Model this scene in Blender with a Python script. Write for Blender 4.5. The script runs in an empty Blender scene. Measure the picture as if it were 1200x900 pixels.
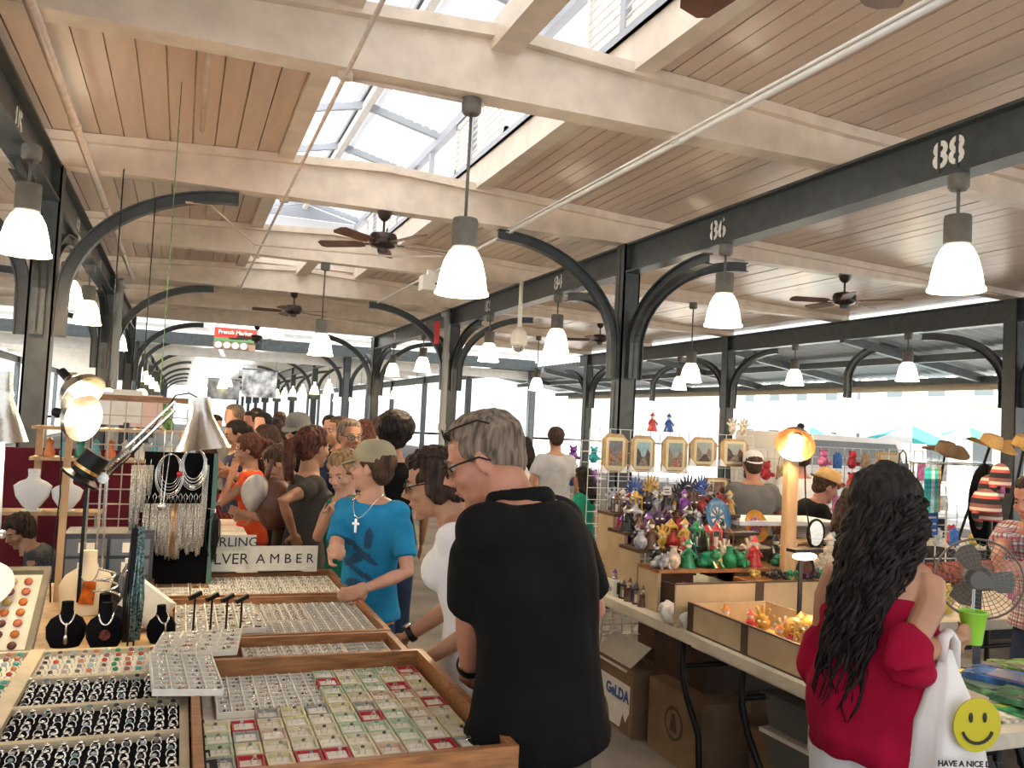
import bpy, bmesh, math, random
import numpy as np
from mathutils import Vector, Matrix, Euler, noise
PI = math.pi
C = bpy.context.scene.collection
R = random.Random(11)
# ---------------------------------------------------------------- camera
CZ, YAW, PIT, ROLL = 1.68, 0.368104, 0.0473216, 0.05
_f = Vector((math.sin(YAW)*math.cos(PIT), math.cos(YAW)*math.cos(PIT), math.sin(PIT)))
_r0 = Vector((math.cos(YAW), -math.sin(YAW), 0)); _u0 = _r0.cross(_f)
_r = math.cos(ROLL)*_r0 + math.sin(ROLL)*_u0; _u = -math.sin(ROLL)*_r0 + math.cos(ROLL)*_u0
cam = bpy.data.objects.new('camera', bpy.data.cameras.new('camera')); C.objects.link(cam)
cam.matrix_world = Matrix(((_r.x, _u.x, -_f.x, 0), (_r.y, _u.y, -_f.y, 0), (_r.z, _u.z, -_f.z, CZ), (0, 0, 0, 1)))
cam.data.sensor_width = 36; cam.data.lens = 30; cam.data.clip_start = 0.05; cam.data.clip_end = 500
bpy.context.scene.camera = cam
# ---------------------------------------------------------------- world, sun, exposure
sc = bpy.context.scene
sc.view_settings.view_transform = 'Standard'; sc.view_settings.look = 'None'
sc.view_settings.exposure = 0.42; sc.view_settings.gamma = 1; sc.view_settings.use_curve_mapping = False
W = bpy.data.worlds.new('sky'); sc.world = W; W.use_nodes = True
_bg = W.node_tree.nodes['Background']; _bg.inputs[0].default_value = (0.93, 0.97, 1.0, 1); _bg.inputs[1].default_value = 1.2
_s = bpy.data.lights.new('sun', 'SUN'); _s.energy = 20; _s.angle = 0.02; _s.color = (1, .96, .9)
_so = bpy.data.objects.new('sun', _s); C.objects.link(_so); _so.rotation_euler = (0.15, -0.5, 0)
# ---------------------------------------------------------------- unprojection of photo pixels onto planes of the place
def ray(x, y): return _f + _r*((x-600)/1000) - _u*((y-450)/1000)
def pZ(x, y, z): d = ray(x, y); return d*((z-CZ)/d.z) + Vector((0, 0, CZ))
def pY(x, y, Y): d = ray(x, y); return d*(Y/d.y) + Vector((0, 0, CZ))
def pX(x, y, X): d = ray(x, y); return d*(X/d.x) + Vector((0, 0, CZ))
def pD(x, y, t): return ray(x, y)*t + Vector((0, 0, CZ))
# ---------------------------------------------------------------- materials
MATS = {}
def mat(name, col, rough=.6, metal=0, noise_amt=0.0, scale=20, bump=0, emit=0, ecol=None, trans=0, alpha=1, stretch=None, col2=None, spec=.5, sheen=0, sub=0):
    if name in MATS: return MATS[name]
    m = bpy.data.materials.new(name); m.use_nodes = True; nt = m.node_tree; b = nt.nodes['Principled BSDF']
    b.inputs['Base Color'].default_value = (*col, 1); b.inputs['Roughness'].default_value = rough
    b.inputs['Metallic'].default_value = metal; b.inputs['Specular IOR Level'].default_value = spec
    if trans: b.inputs['Transmission Weight'].default_value = trans
    if alpha < 1: b.inputs['Alpha'].default_value = alpha
    if emit: b.inputs['Emission Color'].default_value = (*(ecol or col), 1); b.inputs['Emission Strength'].default_value = emit
    if sheen: b.inputs['Sheen Weight'].default_value = sheen
    if sub: b.inputs['Subsurface Weight'].default_value = sub; b.inputs['Subsurface Radius'].default_value = (.02, .008, .004)
    if noise_amt or bump or col2:
        tc = nt.nodes.new('ShaderNodeTexCoord'); n = nt.nodes.new('ShaderNodeTexNoise'); n.inputs['Scale'].default_value = scale; n.inputs['Detail'].default_value = 6
        src = tc.outputs['Object']
        if stretch:
            mp = nt.nodes.new('ShaderNodeMapping'); mp.inputs['Scale'].default_value = stretch; nt.links.new(src, mp.inputs[0]); src = mp.outputs[0]
        nt.links.new(src, n.inputs['Vector'])
        if noise_amt or col2:
            rp = nt.nodes.new('ShaderNodeValToRGB'); a = noise_amt
            c0 = tuple(max(0, v*(1-a)) for v in col); c1 = col2 if col2 else tuple(min(1, v*(1+a)) for v in col)
            rp.color_ramp.elements[0].position = .35; rp.color_ramp.elements[1].position = .68
            rp.color_ramp.elements[0].color = (*c0, 1); rp.color_ramp.elements[1].color = (*c1, 1)
            nt.links.new(n.outputs['Fac'], rp.inputs[0]); nt.links.new(rp.outputs[0], b.inputs['Base Color'])
        if bump:
            bp = nt.nodes.new('ShaderNodeBump'); bp.inputs['Strength'].default_value = bump; bp.inputs['Distance'].default_value = .01
            nt.links.new(n.outputs['Fac'], bp.inputs['Height']); nt.links.new(bp.outputs[0], b.inputs['Normal'])
    MATS[name] = m; return m
def rnd_mat(name, cols, rough=.5, metal=0):
    """one material, a colour per object picked by its random value"""
    if name in MATS: return MATS[name]
    m = bpy.data.materials.new(name); m.use_nodes = True; nt = m.node_tree; b = nt.nodes['Principled BSDF']
    oi = nt.nodes.new('ShaderNodeObjectInfo'); rp = nt.nodes.new('ShaderNodeValToRGB'); rp.color_ramp.interpolation = 'CONSTANT'
    el = rp.color_ramp.elements
    while len(el) < len(cols): el.new(.5)
    for i, c in enumerate(cols): el[i].position = i/len(cols)
    for i, c in enumerate(cols): el[i].color = (*c, 1)
    nt.links.new(oi.outputs['Random'], rp.inputs[0]); nt.links.new(rp.outputs[0], b.inputs['Base Color'])
    b.inputs['Roughness'].default_value = rough; b.inputs['Metallic'].default_value = metal
    MATS[name] = m; return m
def isl_mat(name, cols, rough=.5, metal=0):
    """one material, a colour per loose piece of the mesh"""
    if name in MATS: return MATS[name]
    m = rnd_mat(name, cols, rough, metal); nt = m.node_tree
    g = nt.nodes.new('ShaderNodeNewGeometry'); rp = [n for n in nt.nodes if n.type == 'VALTORGB'][0]
    nt.links.new(g.outputs['Random Per Island'], rp.inputs[0]); return m
# ---------------------------------------------------------------- mesh builder
class MB:
    def __init__(s): s.v = []; s.f = []; s.m = []; s.mi = 0
    def add(s, vs, fs):
        o = len(s.v); s.v += [tuple(p) for p in vs]; s.f += [tuple(i+o for i in f) for f in fs]; s.m += [s.mi]*len(fs); return s
    def box(s, c, d, M=None, tap=1):
        x, y, z = d[0]/2, d[1]/2, d[2]/2; t = tap
        vs = [(-x, -y, -z), (x, -y, -z), (x, y, -z), (-x, y, -z), (-x*t, -y*t, z), (x*t, -y*t, z), (x*t, y*t, z), (-x*t, y*t, z)]
        c = Vector(c); vs = [(M @ Vector(p) if M else Vector(p)) + c for p in vs]
        return s.add(vs, [(0, 3, 2, 1), (4, 5, 6, 7), (0, 1, 5, 4), (1, 2, 6, 5), (2, 3, 7, 6), (3, 0, 4, 7)])
    def bb(s, x0, x1, y0, y1, z0, z1): return s.box(((x0+x1)/2, (y0+y1)/2, (z0+z1)/2), (x1-x0, y1-y0, z1-z0))
    def bar(s, a, b, w, h=None, up=(0, 0, 1)):
        a = Vector(a); b = Vector(b); d = b-a; L = d.length
        if L < 1e-6: return s
        z = d/L; u = Vector(up)
        if abs(z.dot(u)) > .98: u = Vector((1, 0, 0))
        x = u.cross(z).normalized(); y = z.cross(x); M = Matrix((x, y, z)).transposed()
        return s.box((a+b)/2, (w, h or w, L), M)
    def rings(s, rs, cap=True, closed=False):
        n = len(rs[0]); vs = [p for r in rs for p in r]; fs = []
        k = len(rs) if closed else len(rs)-1
        for i in range(k):
            j = (i+1) % len(rs)
            for a in range(n):
                b = (a+1) % n; fs.append((i*n+a, i*n+b, j*n+b, j*n+a))
        if cap and not closed: fs.append(tuple(range(n-1, -1, -1))); fs.append(tuple((len(rs)-1)*n+a for a in range(n)))
        return s.add(vs, fs)
    def tube(s, pts, r, n=8, closed=False, sq=1.0, cap=True):
        pts = [Vector(p) for p in pts]; rr = r if isinstance(r, (list, tuple)) else [r]*len(pts); rs = []; N = len(pts); ux = None
        for i, p in enumerate(pts):
            if closed: t = pts[(i+1) % N]-pts[i-1]
            else: t = pts[min(i+1, N-1)]-pts[max(i-1, 0)]
            t = t.normalized() if t.length > 1e-9 else Vector((0, 0, 1))
            if ux is None: ux = Vector((1, 0, 0)) if abs(t.x) < .9 else Vector((0, 1, 0))
            ux = ux - t*ux.dot(t)
            ux = ux.normalized() if ux.length > 1e-4 else (Vector((0, 1, 0))-t*t.y).normalized()
            uy = t.cross(ux)
            rs.append([p+ux*(rr[i]*math.cos(2*PI*k/n))+uy*(rr[i]*sq*math.sin(2*PI*k/n)) for k in range(n)])
        return s.rings(rs, cap, closed)
    def lathe(s, prof, n=20, c=(0, 0, 0), M=None, cap=True):
        rs = []; c = Vector(c)
        for r, z in prof:
            ring = []
            for k in range(n):
                p = Vector((max(r, 1e-4)*math.cos(2*PI*k/n), max(r, 1e-4)*math.sin(2*PI*k/n), z))
                ring.append((M @ p if M else p)+c)
            rs.append(ring)
        return s.rings(rs, cap)
    def ell(s, c, r, n=10, m=7, M=None):
        if not isinstance(r, (list, tuple)): r = (r, r, r)
        c = Vector(c); rs = []
        for j in range(m+1):
            t = PI*j/m; st = max(math.sin(t), .02); rg = []
            for k in range(n):
                p = Vector((r[0]*st*math.cos(2*PI*k/n), r[1]*st*math.sin(2*PI*k/n), -r[2]*math.cos(t)))
                rg.append((M @ p if M else p)+c)
            rs.append(rg)
        return s.rings(rs)
    def poly(s, pts, t, axis='y', c=(0, 0, 0), M=None):
        """extruded outline: pts (a,b), thickness t along axis"""
        c = Vector(c); n = len(pts); out = []
        for q in (-t/2, t/2):
            for a, b in pts:
                p = Vector((a, q, b)) if axis == 'y' else (Vector((q, a, b)) if axis == 'x' else Vector((a, b, q)))
                out.append((M @ p if M else p)+c)
        fs = [tuple(range(n)), tuple(range(2*n-1, n-1, -1))]+[(i, i+n, (i+1) % n+n, (i+1) % n) for i in range(n)]
        return s.add(out, fs)
    def mesh(s, name, mats=None, smooth=False, fix=True):
        me = bpy.data.meshes.new(name); me.from_pydata(s.v, [], s.f)
        if not isinstance(mats, (list, tuple)): mats = [mats] if mats else []
        for m in mats: me.materials.append(m)
        if len(mats) > 1: me.polygons.foreach_set('material_index', s.m)
        if fix:
            b = bmesh.new(); b.from_mesh(me); bmesh.ops.recalc_face_normals(b, faces=b.faces); b.to_mesh(me); b.free()
        if smooth: me.polygons.foreach_set('use_smooth', [True]*len(me.polygons)); 
        if smooth == 'auto' :
            try: me.set_sharp_from_angle(angle=.7)
            except Exception: pass
        me.update(); return me
def mk(name, data, parent=None, loc=None, rot=None):
    o = bpy.data.objects.new(name, data); C.objects.link(o)
    if parent: o.parent = parent
    if loc is not None: o.location = loc
    if rot is not None: o.rotation_euler = rot if isinstance(rot, (tuple, list, Euler)) else (0, 0, rot)
    return o
def P(name, mb, m, parent, smooth=False, label=None, stuff=False, loc=None, rot=None):
    me = mb.mesh(name, m, smooth) if isinstance(mb, MB) else mb
    o = mk(name, me, parent, loc, rot)
    if label: o['label'] = label
    if stuff: o['kind'] = 'stuff'
    return o
def tag(o, label, cat, group=None):
    o['label'] = label; o['category'] = cat
    if group: o['group'] = group
    return o
def T(name, label, cat, loc=(0, 0, 0), rot=0, group=None): return tag(mk(name, None, None, loc, rot), label, cat, group)
def O(name, mb, m, label, cat, loc=(0, 0, 0), rot=0, group=None, smooth=False): return tag(P(name, mb, m, None, smooth, None, False, loc, rot), label, cat, group)
def S(name, mb, m, parent=None, smooth=False):
    o = P(name, mb, m, parent, smooth)
    if not parent: o['kind'] = 'structure'
    return o
def clone(o, parent=None, loc=None, rot=None, label=None, group=None):
    c = o.copy(); C.objects.link(c)
    if parent is not None: c.parent = parent
    if loc is not None: c.location = loc
    if rot is not None: c.rotation_euler = rot if isinstance(rot, (tuple, list)) else (0, 0, rot)
    if label: c['label'] = label
    if group: c['group'] = group
    for ch in list(o.children): clone(ch, c)
    return c
ORD = ['first', 'second', 'third', 'fourth', 'fifth', 'sixth', 'seventh', 'eighth', 'ninth', 'tenth', 'eleventh', 'twelfth', 'thirteenth', 'fourteenth', 'fifteenth', 'sixteenth', 'seventeenth', 'eighteenth', 'nineteenth', 'twentieth']
def text_mesh(txt, size, m, ext=.002, bold=0, align='CENTER'):
    cu = bpy.data.curves.new('lettering', 'FONT'); cu.body = txt; cu.size = size; cu.extrude = ext; cu.offset = bold; cu.align_x = align; cu.align_y = 'CENTER'; cu.resolution_u = 3
    o = bpy.data.objects.new('lettering', cu); C.objects.link(o); dg = bpy.context.evaluated_depsgraph_get()
    me = bpy.data.meshes.new_from_object(o.evaluated_get(dg)); bpy.data.objects.remove(o); me.name = 'lettering'
    me.materials.clear(); me.materials.append(m); return me
def remesh(mb, voxel, smooth_it=6, name='body', mats=None, disp=0, dscale=8, seed=0):
    me = mb.mesh(name, None); o = bpy.data.objects.new('tmp', me); C.objects.link(o)
    r = o.modifiers.new('r', 'REMESH'); r.mode = 'VOXEL'; r.voxel_size = voxel; r.use_smooth_shade = True
    if smooth_it:
        s = o.modifiers.new('s', 'SMOOTH'); s.iterations = smooth_it; s.factor = .5
    dg = bpy.context.evaluated_depsgraph_get(); out = bpy.data.meshes.new_from_object(o.evaluated_get(dg)); bpy.data.objects.remove(o)
    out.name = name; out.materials.clear()
    if mats: out.materials.append(mats)
    if disp:
        n = len(out.vertices); nor = np.zeros(n*3); out.vertices.foreach_get('normal', nor); co = np.zeros(n*3); out.vertices.foreach_get('co', co)
        co = co.reshape(-1, 3); nor = nor.reshape(-1, 3); off = Vector((seed*3.1, seed, 0))
        d = np.array([noise.noise(Vector((p[0]*dscale, p[1]*dscale, p[2]*dscale*.6))+off) for p in co])
        co += nor*(d*disp)[:, None]; out.vertices.foreach_set('co', co.ravel()); out.update()
    out.polygons.foreach_set('use_smooth', [True]*len(out.polygons))
    return out
# ---------------------------------------------------------------- shared materials
M_paint = mat('painted_cream_wood', (.74, .63, .52), .42, noise_amt=.1, scale=5, bump=.15)
M_plank = mat('painted_plank', (.66, .51, .40), .3, noise_amt=.06, scale=2.2, stretch=(5, .6, 1), bump=.12)
M_steel = mat('dark_painted_steel', (.040, .050, .054), .38, noise_amt=.25, scale=9, bump=.08, spec=.6)
M_steelgrey = mat('grey_painted_steel', (.085, .1, .105), .42, noise_amt=.2, scale=9)
M_white = mat('white_paint', (.82, .80, .76), .5, noise_amt=.06, scale=6)
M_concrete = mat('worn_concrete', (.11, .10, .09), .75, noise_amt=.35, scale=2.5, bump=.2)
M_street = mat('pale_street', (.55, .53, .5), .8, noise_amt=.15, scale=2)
M_num = mat('stencil_white', (.85, .83, .76), .5, noise_amt=.1, scale=40)
M_corr = mat('corrugated_sheet', (.80, .82, .84), .4)
M_greymetal = mat('grey_frame_metal', (.42, .45, .50), .5)
M_pipe = mat('painted_pipe', (.62, .50, .42), .35, noise_amt=.12, scale=12)
M_chrome = mat('brushed_aluminium', (.62, .60, .55), .24, 1, bump=.1, scale=60)
M_black = mat('black_plastic', (.006, .006, .007), .4, spec=.3)
M_blackvelvet = mat('black_velvet', (.004, .004, .005), .95, spec=.1)
M_wood = mat('orange_wood', (.34, .15, .055), .4, noise_amt=.35, scale=6, stretch=(2, 14, 14), bump=.1)
M_pine = mat('pale_pine', (.50, .32, .16), .55, noise_amt=.25, scale=6, stretch=(3, 3, .5), bump=.1)
M_card = mat('corrugated_card', (.20, .13, .075), .85, noise_amt=.12, scale=8)
M_silver = mat('silver', (.78, .76, .72), .18, 1)
M_gold = mat('gold', (.8, .55, .2), .25, 1)
M_whitecard = mat('cream_card', (.78, .74, .64), .7, noise_amt=.06, scale=30)
M_ink = mat('dark_ink', (.02, .02, .025), .6)
M_glass = mat('clear_plastic', (.9, .92, .92), .08, trans=.9)
# ================================================================ THE SHED
XL, XR, XO, XW = -1.3, 5.0, 11.6, -7.9
ZB, ZG = 3.94, 3.58
def czl(X):
    d = abs(X-1.925); return 4.43-.055*min(d, 3.15)-.036*max(0, d-3.15)
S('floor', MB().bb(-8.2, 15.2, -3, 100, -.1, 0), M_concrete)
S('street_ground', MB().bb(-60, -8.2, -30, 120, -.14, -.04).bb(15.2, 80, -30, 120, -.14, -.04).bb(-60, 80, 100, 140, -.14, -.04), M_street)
# cross beams with nailer ledge on their camera side
beamY = [2.0, 5.6, 9.2, 12.8, 16.4, 20.0, 23.6]
XS = [XW-.6, -5, XL, .4, 1.925, 3.45, XR, 8.3, XO]
for i, Y in enumerate(beamY):
    mb = MB(); zz = 0
    for w, b0, e in ((.2, ZB, 0), (.34, None, 1)):
        for a, b in zip(XS[:-1], XS[1:]):
            ta, tb = czl(a), czl(b); la = ZB if not e else ta-.09; lb = ZB if not e else tb-.09
            ta -= .004*e; tb -= .004*e
            vs = [(a, Y-w/2, la), (b, Y-w/2, lb), (b, Y+w/2, lb), (a, Y+w/2, la), (a, Y-w/2, ta), (b, Y-w/2, tb), (b, Y+w/2, tb), (a, Y+w/2, ta)]
            mb.add(vs, [(0, 3, 2, 1), (4, 5, 6, 7), (0, 1, 5, 4), (2, 3, 7, 6)]+([(3, 0, 4, 7)] if a == XS[0] else [])+([(1, 2, 6, 5)] if b == XS[-1] else []))
    S('cross_beam', mb, M_paint)
# ceiling: slab over the planks with the skylight opening left free
SX0, SX1, SYE = .93, 2.93, 16.4
cb = MB()
def slab(mb, x0, x1, y0, y1, t=.05, lift=.035):
    n = max(1, int((x1-x0)/1.6))
    for k in range(n):
        a = x0+(x1-x0)*k/n; b = x0+(x1-x0)*(k+1)/n; za, zb_ = czl(a)+lift, czl(b)+lift
        mb.add([(a, y0, za), (b, y0, zb_), (b, y1, zb_), (a, y1, za), (a, y0, za+t), (b, y0, zb_+t), (b, y1, zb_+t), (a, y1, za+t)],
               [(0, 3, 2, 1), (4, 5, 6, 7), (0, 1, 5, 4), (1, 2, 6, 5), (2, 3, 7, 6), (3, 0, 4, 7)])
slab(cb, XW-.8, SX0-.04, -2.5, 25); slab(cb, SX1+.04, XO, -2.5, 25); slab(cb, SX0, SX1, SYE, 25)
ceiling = S('ceiling', cb, M_paint)
def plank_mb(w, L):  # origin at middle of underside
    return MB().bb(-w/2, w/2, 0, L, 0, .03)
def planks(x0, x1, w0, y0, y1, single):
    n = round((x1-x0)/w0); w = (x1-x0)/n; sl = []
    if single: me = plank_mb(w-.012, y1-y0).mesh('plank', M_plank)
    acc = MB()
    for k in range(n):
        xc = x0+w*(k+.5); z = czl(xc)+R.uniform(-.004, .004); th = math.atan2(czl(xc+.05)-czl(xc-.05), .1)
        if single: mk('plank', me, ceiling, (xc, y0, z), (0, -th, 0))
        else:
            M = Matrix.Rotation(-th, 3, 'Y'); acc.box((xc, (y0+y1)/2, z+.015), (w-.012, y1-y0, .03), M)
    if not single: o = P('plank', acc, M_plank, ceiling, stuff=True)
for i in range(-1, 7):
    y0 = 2.0+3.6*i+.1; y1 = y0+3.4
    near = 0 <= i <= 2
    if i == 6: y1 = 25
    if i >= 4: planks(XL, XR, .2, y0, y1, False)
    else: planks(XL, SX0-.16, .2, y0, y1, near); planks(SX1+.16, XR, .15, y0, y1, near)
    planks(XR, XO, .2, y0, y1, i in (0, 1, 2)); planks(XW-.8, XL, .2, y0, y1, False)
# skylight: curb boards, walls of frames and louvres, rafters, corrugated sheets
cu = MB()
for x in (SX0-.08, SX1+.08): cu.bb(x-.08, x+.08, -2, SYE+.1, 4.31, 4.62)
cu.bb(SX0, SX1, SYE-.07, SYE+.13, 4.44, 4.6)
S('skylight_curb', cu, M_paint)
ZE, ZR, XC = 5.36, 5.62, 1.93
fr = MB()
for x in (SX0, SX1):
    fr.bb(x-.04, x+.06, -2, SYE, ZE-.09, ZE+.03)
    for k in range(11): y = -1.6+1.8*k; fr.bb(x-.03, x+.03, y-.04, y+.04, 4.6, ZE-.08)
    fr.bb(x-.035, x+.035, -2, SYE, 4.6, 4.66)
for x in (SX0-.08, SX1+.08): fr.bb(x-.12, x+.12, -2, SYE, 4.6, 4.635)
S('skylight_wall_frame', fr, M_greymetal)
for k in range(10):
    y = -.35+1.8*k+.2
    if y > SYE: break
    mb = MB()
    for a, b in ((SX0-.1, XC), (XC, SX1+.1)):
        za, zb_ = (ZE, ZR) if a < XC-.5 else (ZR, ZE)
        mb.bar((a, y, za-.0), (b, y, zb_-.0), .09, .07, up=(0, 1, 0))
    S('skylight_rafter', mb, M_greymetal)
S('skylight_ridge_purlin', MB().bb(XC-.04, XC+.04, -2, SYE, ZR-.1, ZR-.0), M_white)
nt_m = bpy.data.materials.new('translucent_sheet'); nt_m.use_nodes = True; _n = nt_m.node_tree; _n.nodes.clear()
_o = _n.nodes.new('ShaderNodeOutputMaterial'); _mx = _n.nodes.new('ShaderNodeMixShader'); _d = _n.nodes.new('ShaderNodeBsdfDiffuse'); _t = _n.nodes.new('ShaderNodeBsdfTranslucent')
_d.inputs[0].default_value = (.7, .72, .75, 1); _t.inputs[0].default_value = (.95, .97, 1, 1); _mx.inputs[0].default_value = .2
_n.links.new(_d.outputs[0], _mx.inputs[1]); _n.links.new(_t.outputs[0], _mx.inputs[2]); _n.links.new(_mx.outputs[0], _o.inputs[0])
nt_w = nt_m.copy(); nt_w.name = 'bright_translucent_sheet'; [n for n in nt_w.node_tree.nodes if n.type == 'MIX_SHADER'][0].inputs[0].default_value = .85  # copy that passes more light, to whiten the skylight walls
def corr(x0, x1, z0, z1, y0, y1, pitch=.11, amp=.042):
    n = int((x1-x0)/pitch*6); top = []; 
    for k in range(n+1):
        t = k/n; top.append((x0+(x1-x0)*t, z0+(z1-z0)*t+amp*math.sin(2*PI*(x1-x0)*t/pitch)))
    mb = MB(); vs = [(x, y0, z) for x, z in top]+[(x, y1, z) for x, z in top]; mb.add(vs, [(k, k+1, k+n+2, k+n+1) for k in range(n)]); return mb
for side in (0, 1):
    for k in range(6):
        y0 = -2+3.1*k; a = (SX0-.25, XC, ZE+.02, ZR+.08) if side == 0 else (XC, SX1+.25, ZR+.08, ZE+.02)
        S('corrugated_roof_sheet', corr(*a, y0, min(y0+3.12, SYE+.2)), nt_m, smooth=True)
gb = MB().poly([(SX0, ZE), (SX1, ZE), (XC, ZR)], .05, 'y', (0, SYE-.1, 0)); S('skylight_gable', gb, M_greymetal)
S('ridge_sun_block', MB().bb(XC-.12, XC+.12, -2, SYE+.2, ZR+.1, ZR+.12), M_greymetal)  # added strip that closes the ridge against leaking sun
for x in (SX0-.05, SX1+.07): S('added_skylight_panel', MB().bb(x-.004, x+.004, -2, SYE, 4.6, ZE), nt_w)  # added panels: hold back direct sun and turn the open walls white
S('skylight_gable_glazing', MB().bb(SX0, SX1, SYE-.02, SYE, 4.6, ZE), nt_m)
for x in (SX1, SX0):
    for y0 in (4.5, 8.1, 11.7, 13.5):
        if x == SX0 and y0 > 5: continue
        t = MB(); sg = 1 if x == SX1 else -1
        t.bb(x-.02, x+.02, y0, y0+.05, 4.68, ZE-.1).bb(x-.02, x+.02, y0+1.7, y0+1.75, 4.68, ZE-.1).bb(x-.02, x+.02, y0, y0+1.75, 4.68, 4.73).bb(x-.02, x+.02, y0, y0+1.75, ZE-.15, ZE-.1)
        fo = S('louvre_frame', t, M_white)
        for k in range(7): z = 4.78+.075*k; P('slat', MB().box((0, 0, 0), (.012, 1.64, .085), Matrix.Rotation(.6*sg, 3, 'Y')), M_white, fo, loc=(x, y0+.875, z))
# joists hanging across the opening
for y0, y1 in ((2.1, 5.5), (12.9, 16.3)): S('skylight_joist', MB().bb(1.84, 2.04, y0, y1, 4.26, 4.46), M_paint)
# ---------------------------------------------------------------- longitudinal girders (I section) with stencilled numbers
def girder(X, y0, y1, m=M_steel, zt=ZB, zb=ZG, name='girder'):
    mb = MB().bb(X-.02, X+.02, y0, y1, zb+.02, zt-.02).bb(X-.1, X+.1, y0, y1, zt-.025, zt-.002).bb(X-.1, X+.1, y0, y1, zb, zb+.025)
    return S(name, mb, m)
gR = girder(XR, -2, 24.2); gL = girder(XL, -2, 24.2); gO = girder(XO, -2, 24.2); gW = girder(XW, -2, 24.2)
S('girder_stiffener', MB().bb(XR-.09, XR-.02, 23.9, 24, ZG, ZB), M_steel)
def number(par, txt, X, y, z, h=.22, face=-1):
    o = MB()
    me = text_mesh(txt, h*1.38, M_num, .002, .006)
    rot = (PI/2, 0, -PI/2) if face < 0 else (PI/2, 0, PI/2)
    n = mk('stencilled_number', me, par, (X+face*.024, y, z), rot); n['label'] = 'white stencilled number '+txt
    wd = h*.77
    for k, ch in enumerate(txt):
        yy = y+(.5-k)*wd*(-1 if face > 0 else 1)
        if ch in '80624': P('stencil_bridge', MB().bb(-.002, .002, -.011, .011, -h*.62, h*.62), M_steel, par, loc=(X+face*.028, yy, z))
for t, y in (('88', 4.5), ('86', 7.3), ('84', 11.25), ('82', 14.3), ('80', 18.6), ('78', 21.4)): number(gR, t, XR, y, 3.76, .2)
for t, y in (('87', 4.6), ('85', 7.3), ('83', 11.3), ('81', 14.3)): number(gL, t, XL, y, 3.76, .2, 1)
# ---------------------------------------------------------------- posts with curved brackets
def arc_bracket(px, py, dx, dy, run=1.72, z0=2.3, z1=ZB, d=.12, w=.11):
    """curved flat steel from the post up to the beam; (dx,dy) is the direction it reaches"""
    n = 16; pts = []; zc = z0+.35
    for k in range(n+1):
        t = k/n
        if k == 0: pts.append((.16, z0)); continue
        a = (t)*PI/2; pts.append((.16+(run-.16)*(1-math.cos(a)), zc+(z1-.08-zc)*math.sin(a)))
    mb = MB()
    inner, outer = [], []
    for i, (s, z) in enumerate(pts):
        a0 = pts[max(i-1, 0)]; a1 = pts[min(i+1, n)]; tx, tz = a1[0]-a0[0], a1[1]-a0[1]; L = math.hypot(tx, tz); nx, nz = -tz/L, tx/L
        inner.append((s-nx*d/2, z-nz*d/2)); outer.append((s+nx*d/2, z+nz*d/2))
    q = (-dy, dx)
    def strip(w0, w1, A, B):
        rs = []
        for (a, za), (b, zb_) in zip(A, B):
            rs.append([(px+dx*a+q[0]*w0, py+dy*a+q[1]*w0, za), (px+dx*a+q[0]*w1, py+dy*a+q[1]*w1, za), (px+dx*b+q[0]*w1, py+dy*b+q[1]*w1, zb_), (px+dx*b+q[0]*w0, py+dy*b+q[1]*w0, zb_)])
        mb.rings(rs)
    mid = lambda A, B, t: [((a[0]*(1-t)+b[0]*t), (a[1]*(1-t)+b[1]*t)) for a, b in zip(A, B)]
    strip(-.012, .012, inner, outer); strip(-w/2, w/2, inner, mid(inner, outer, .12)); strip(-w/2, w/2, mid(inner, outer, .88), outer)
    return mb
def post(X, Y, dirs, m=M_steel, zt=ZB, zb=0, run=1.72, pipe=False, w=.22):
    mb = MB().bb(X-w/2, X+w/2, Y-.012, Y+.012, zb, zt).bb(X-w/2, X-w/2+.02, Y-w/2, Y+w/2, zb, zt).bb(X+w/2-.02, X+w/2, Y-w/2, Y+w/2, zb, zt)
    mb.bb(X-w/2, X+w/2, Y-w/2, Y-w/2+.02, zb, zt)
    if zb == 0: mb.bb(X-.17, X+.17, Y-.17, Y+.17, 0, .03)
    o = S('post', mb, m)
    for dx, dy in dirs:
        z1 = zt if dx else zt-.36
        P('curved_bracket', arc_bracket(X, Y, dx, dy, run, 2.3, z1), m, o)
    return o
A4 = ((1, 0), (-1, 0), (0, 1), (0, -1))
for Y in (2.0, 9.2, 16.4, 23.6):
    post(XR, Y, A4 if Y > 3 else ((0, 1), (1, 0)))
    if Y > 3: post(XL, Y, A4)
    post(XO, Y, ((0, 1), (0, -1), (1, 0)) if Y > 3 else ((0, 1),))
    if Y > 3: post(XW, Y, A4, M_steelgrey)
for X, Y in ((XR-.2, 16.15), (XL+.19, 16.1)):
    mb = MB().tube([(X, Y, .1), (X, Y, 3.55), (X, Y+.03, 3.7), (X+.05*(1 if X > 2 else -1), Y+.12, 3.8), (X, Y+.3, 3.83)], .065, 12)
    mb.tube([(X, Y, 2.9), (X, Y, 3.02)], .08, 12).tube([(X, Y, 1.5), (X, Y, 1.62)], .08, 12)
    S('downpipe', mb, mat('grey_downpipe', (.3, .31, .3), .5), smooth='auto')
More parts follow.
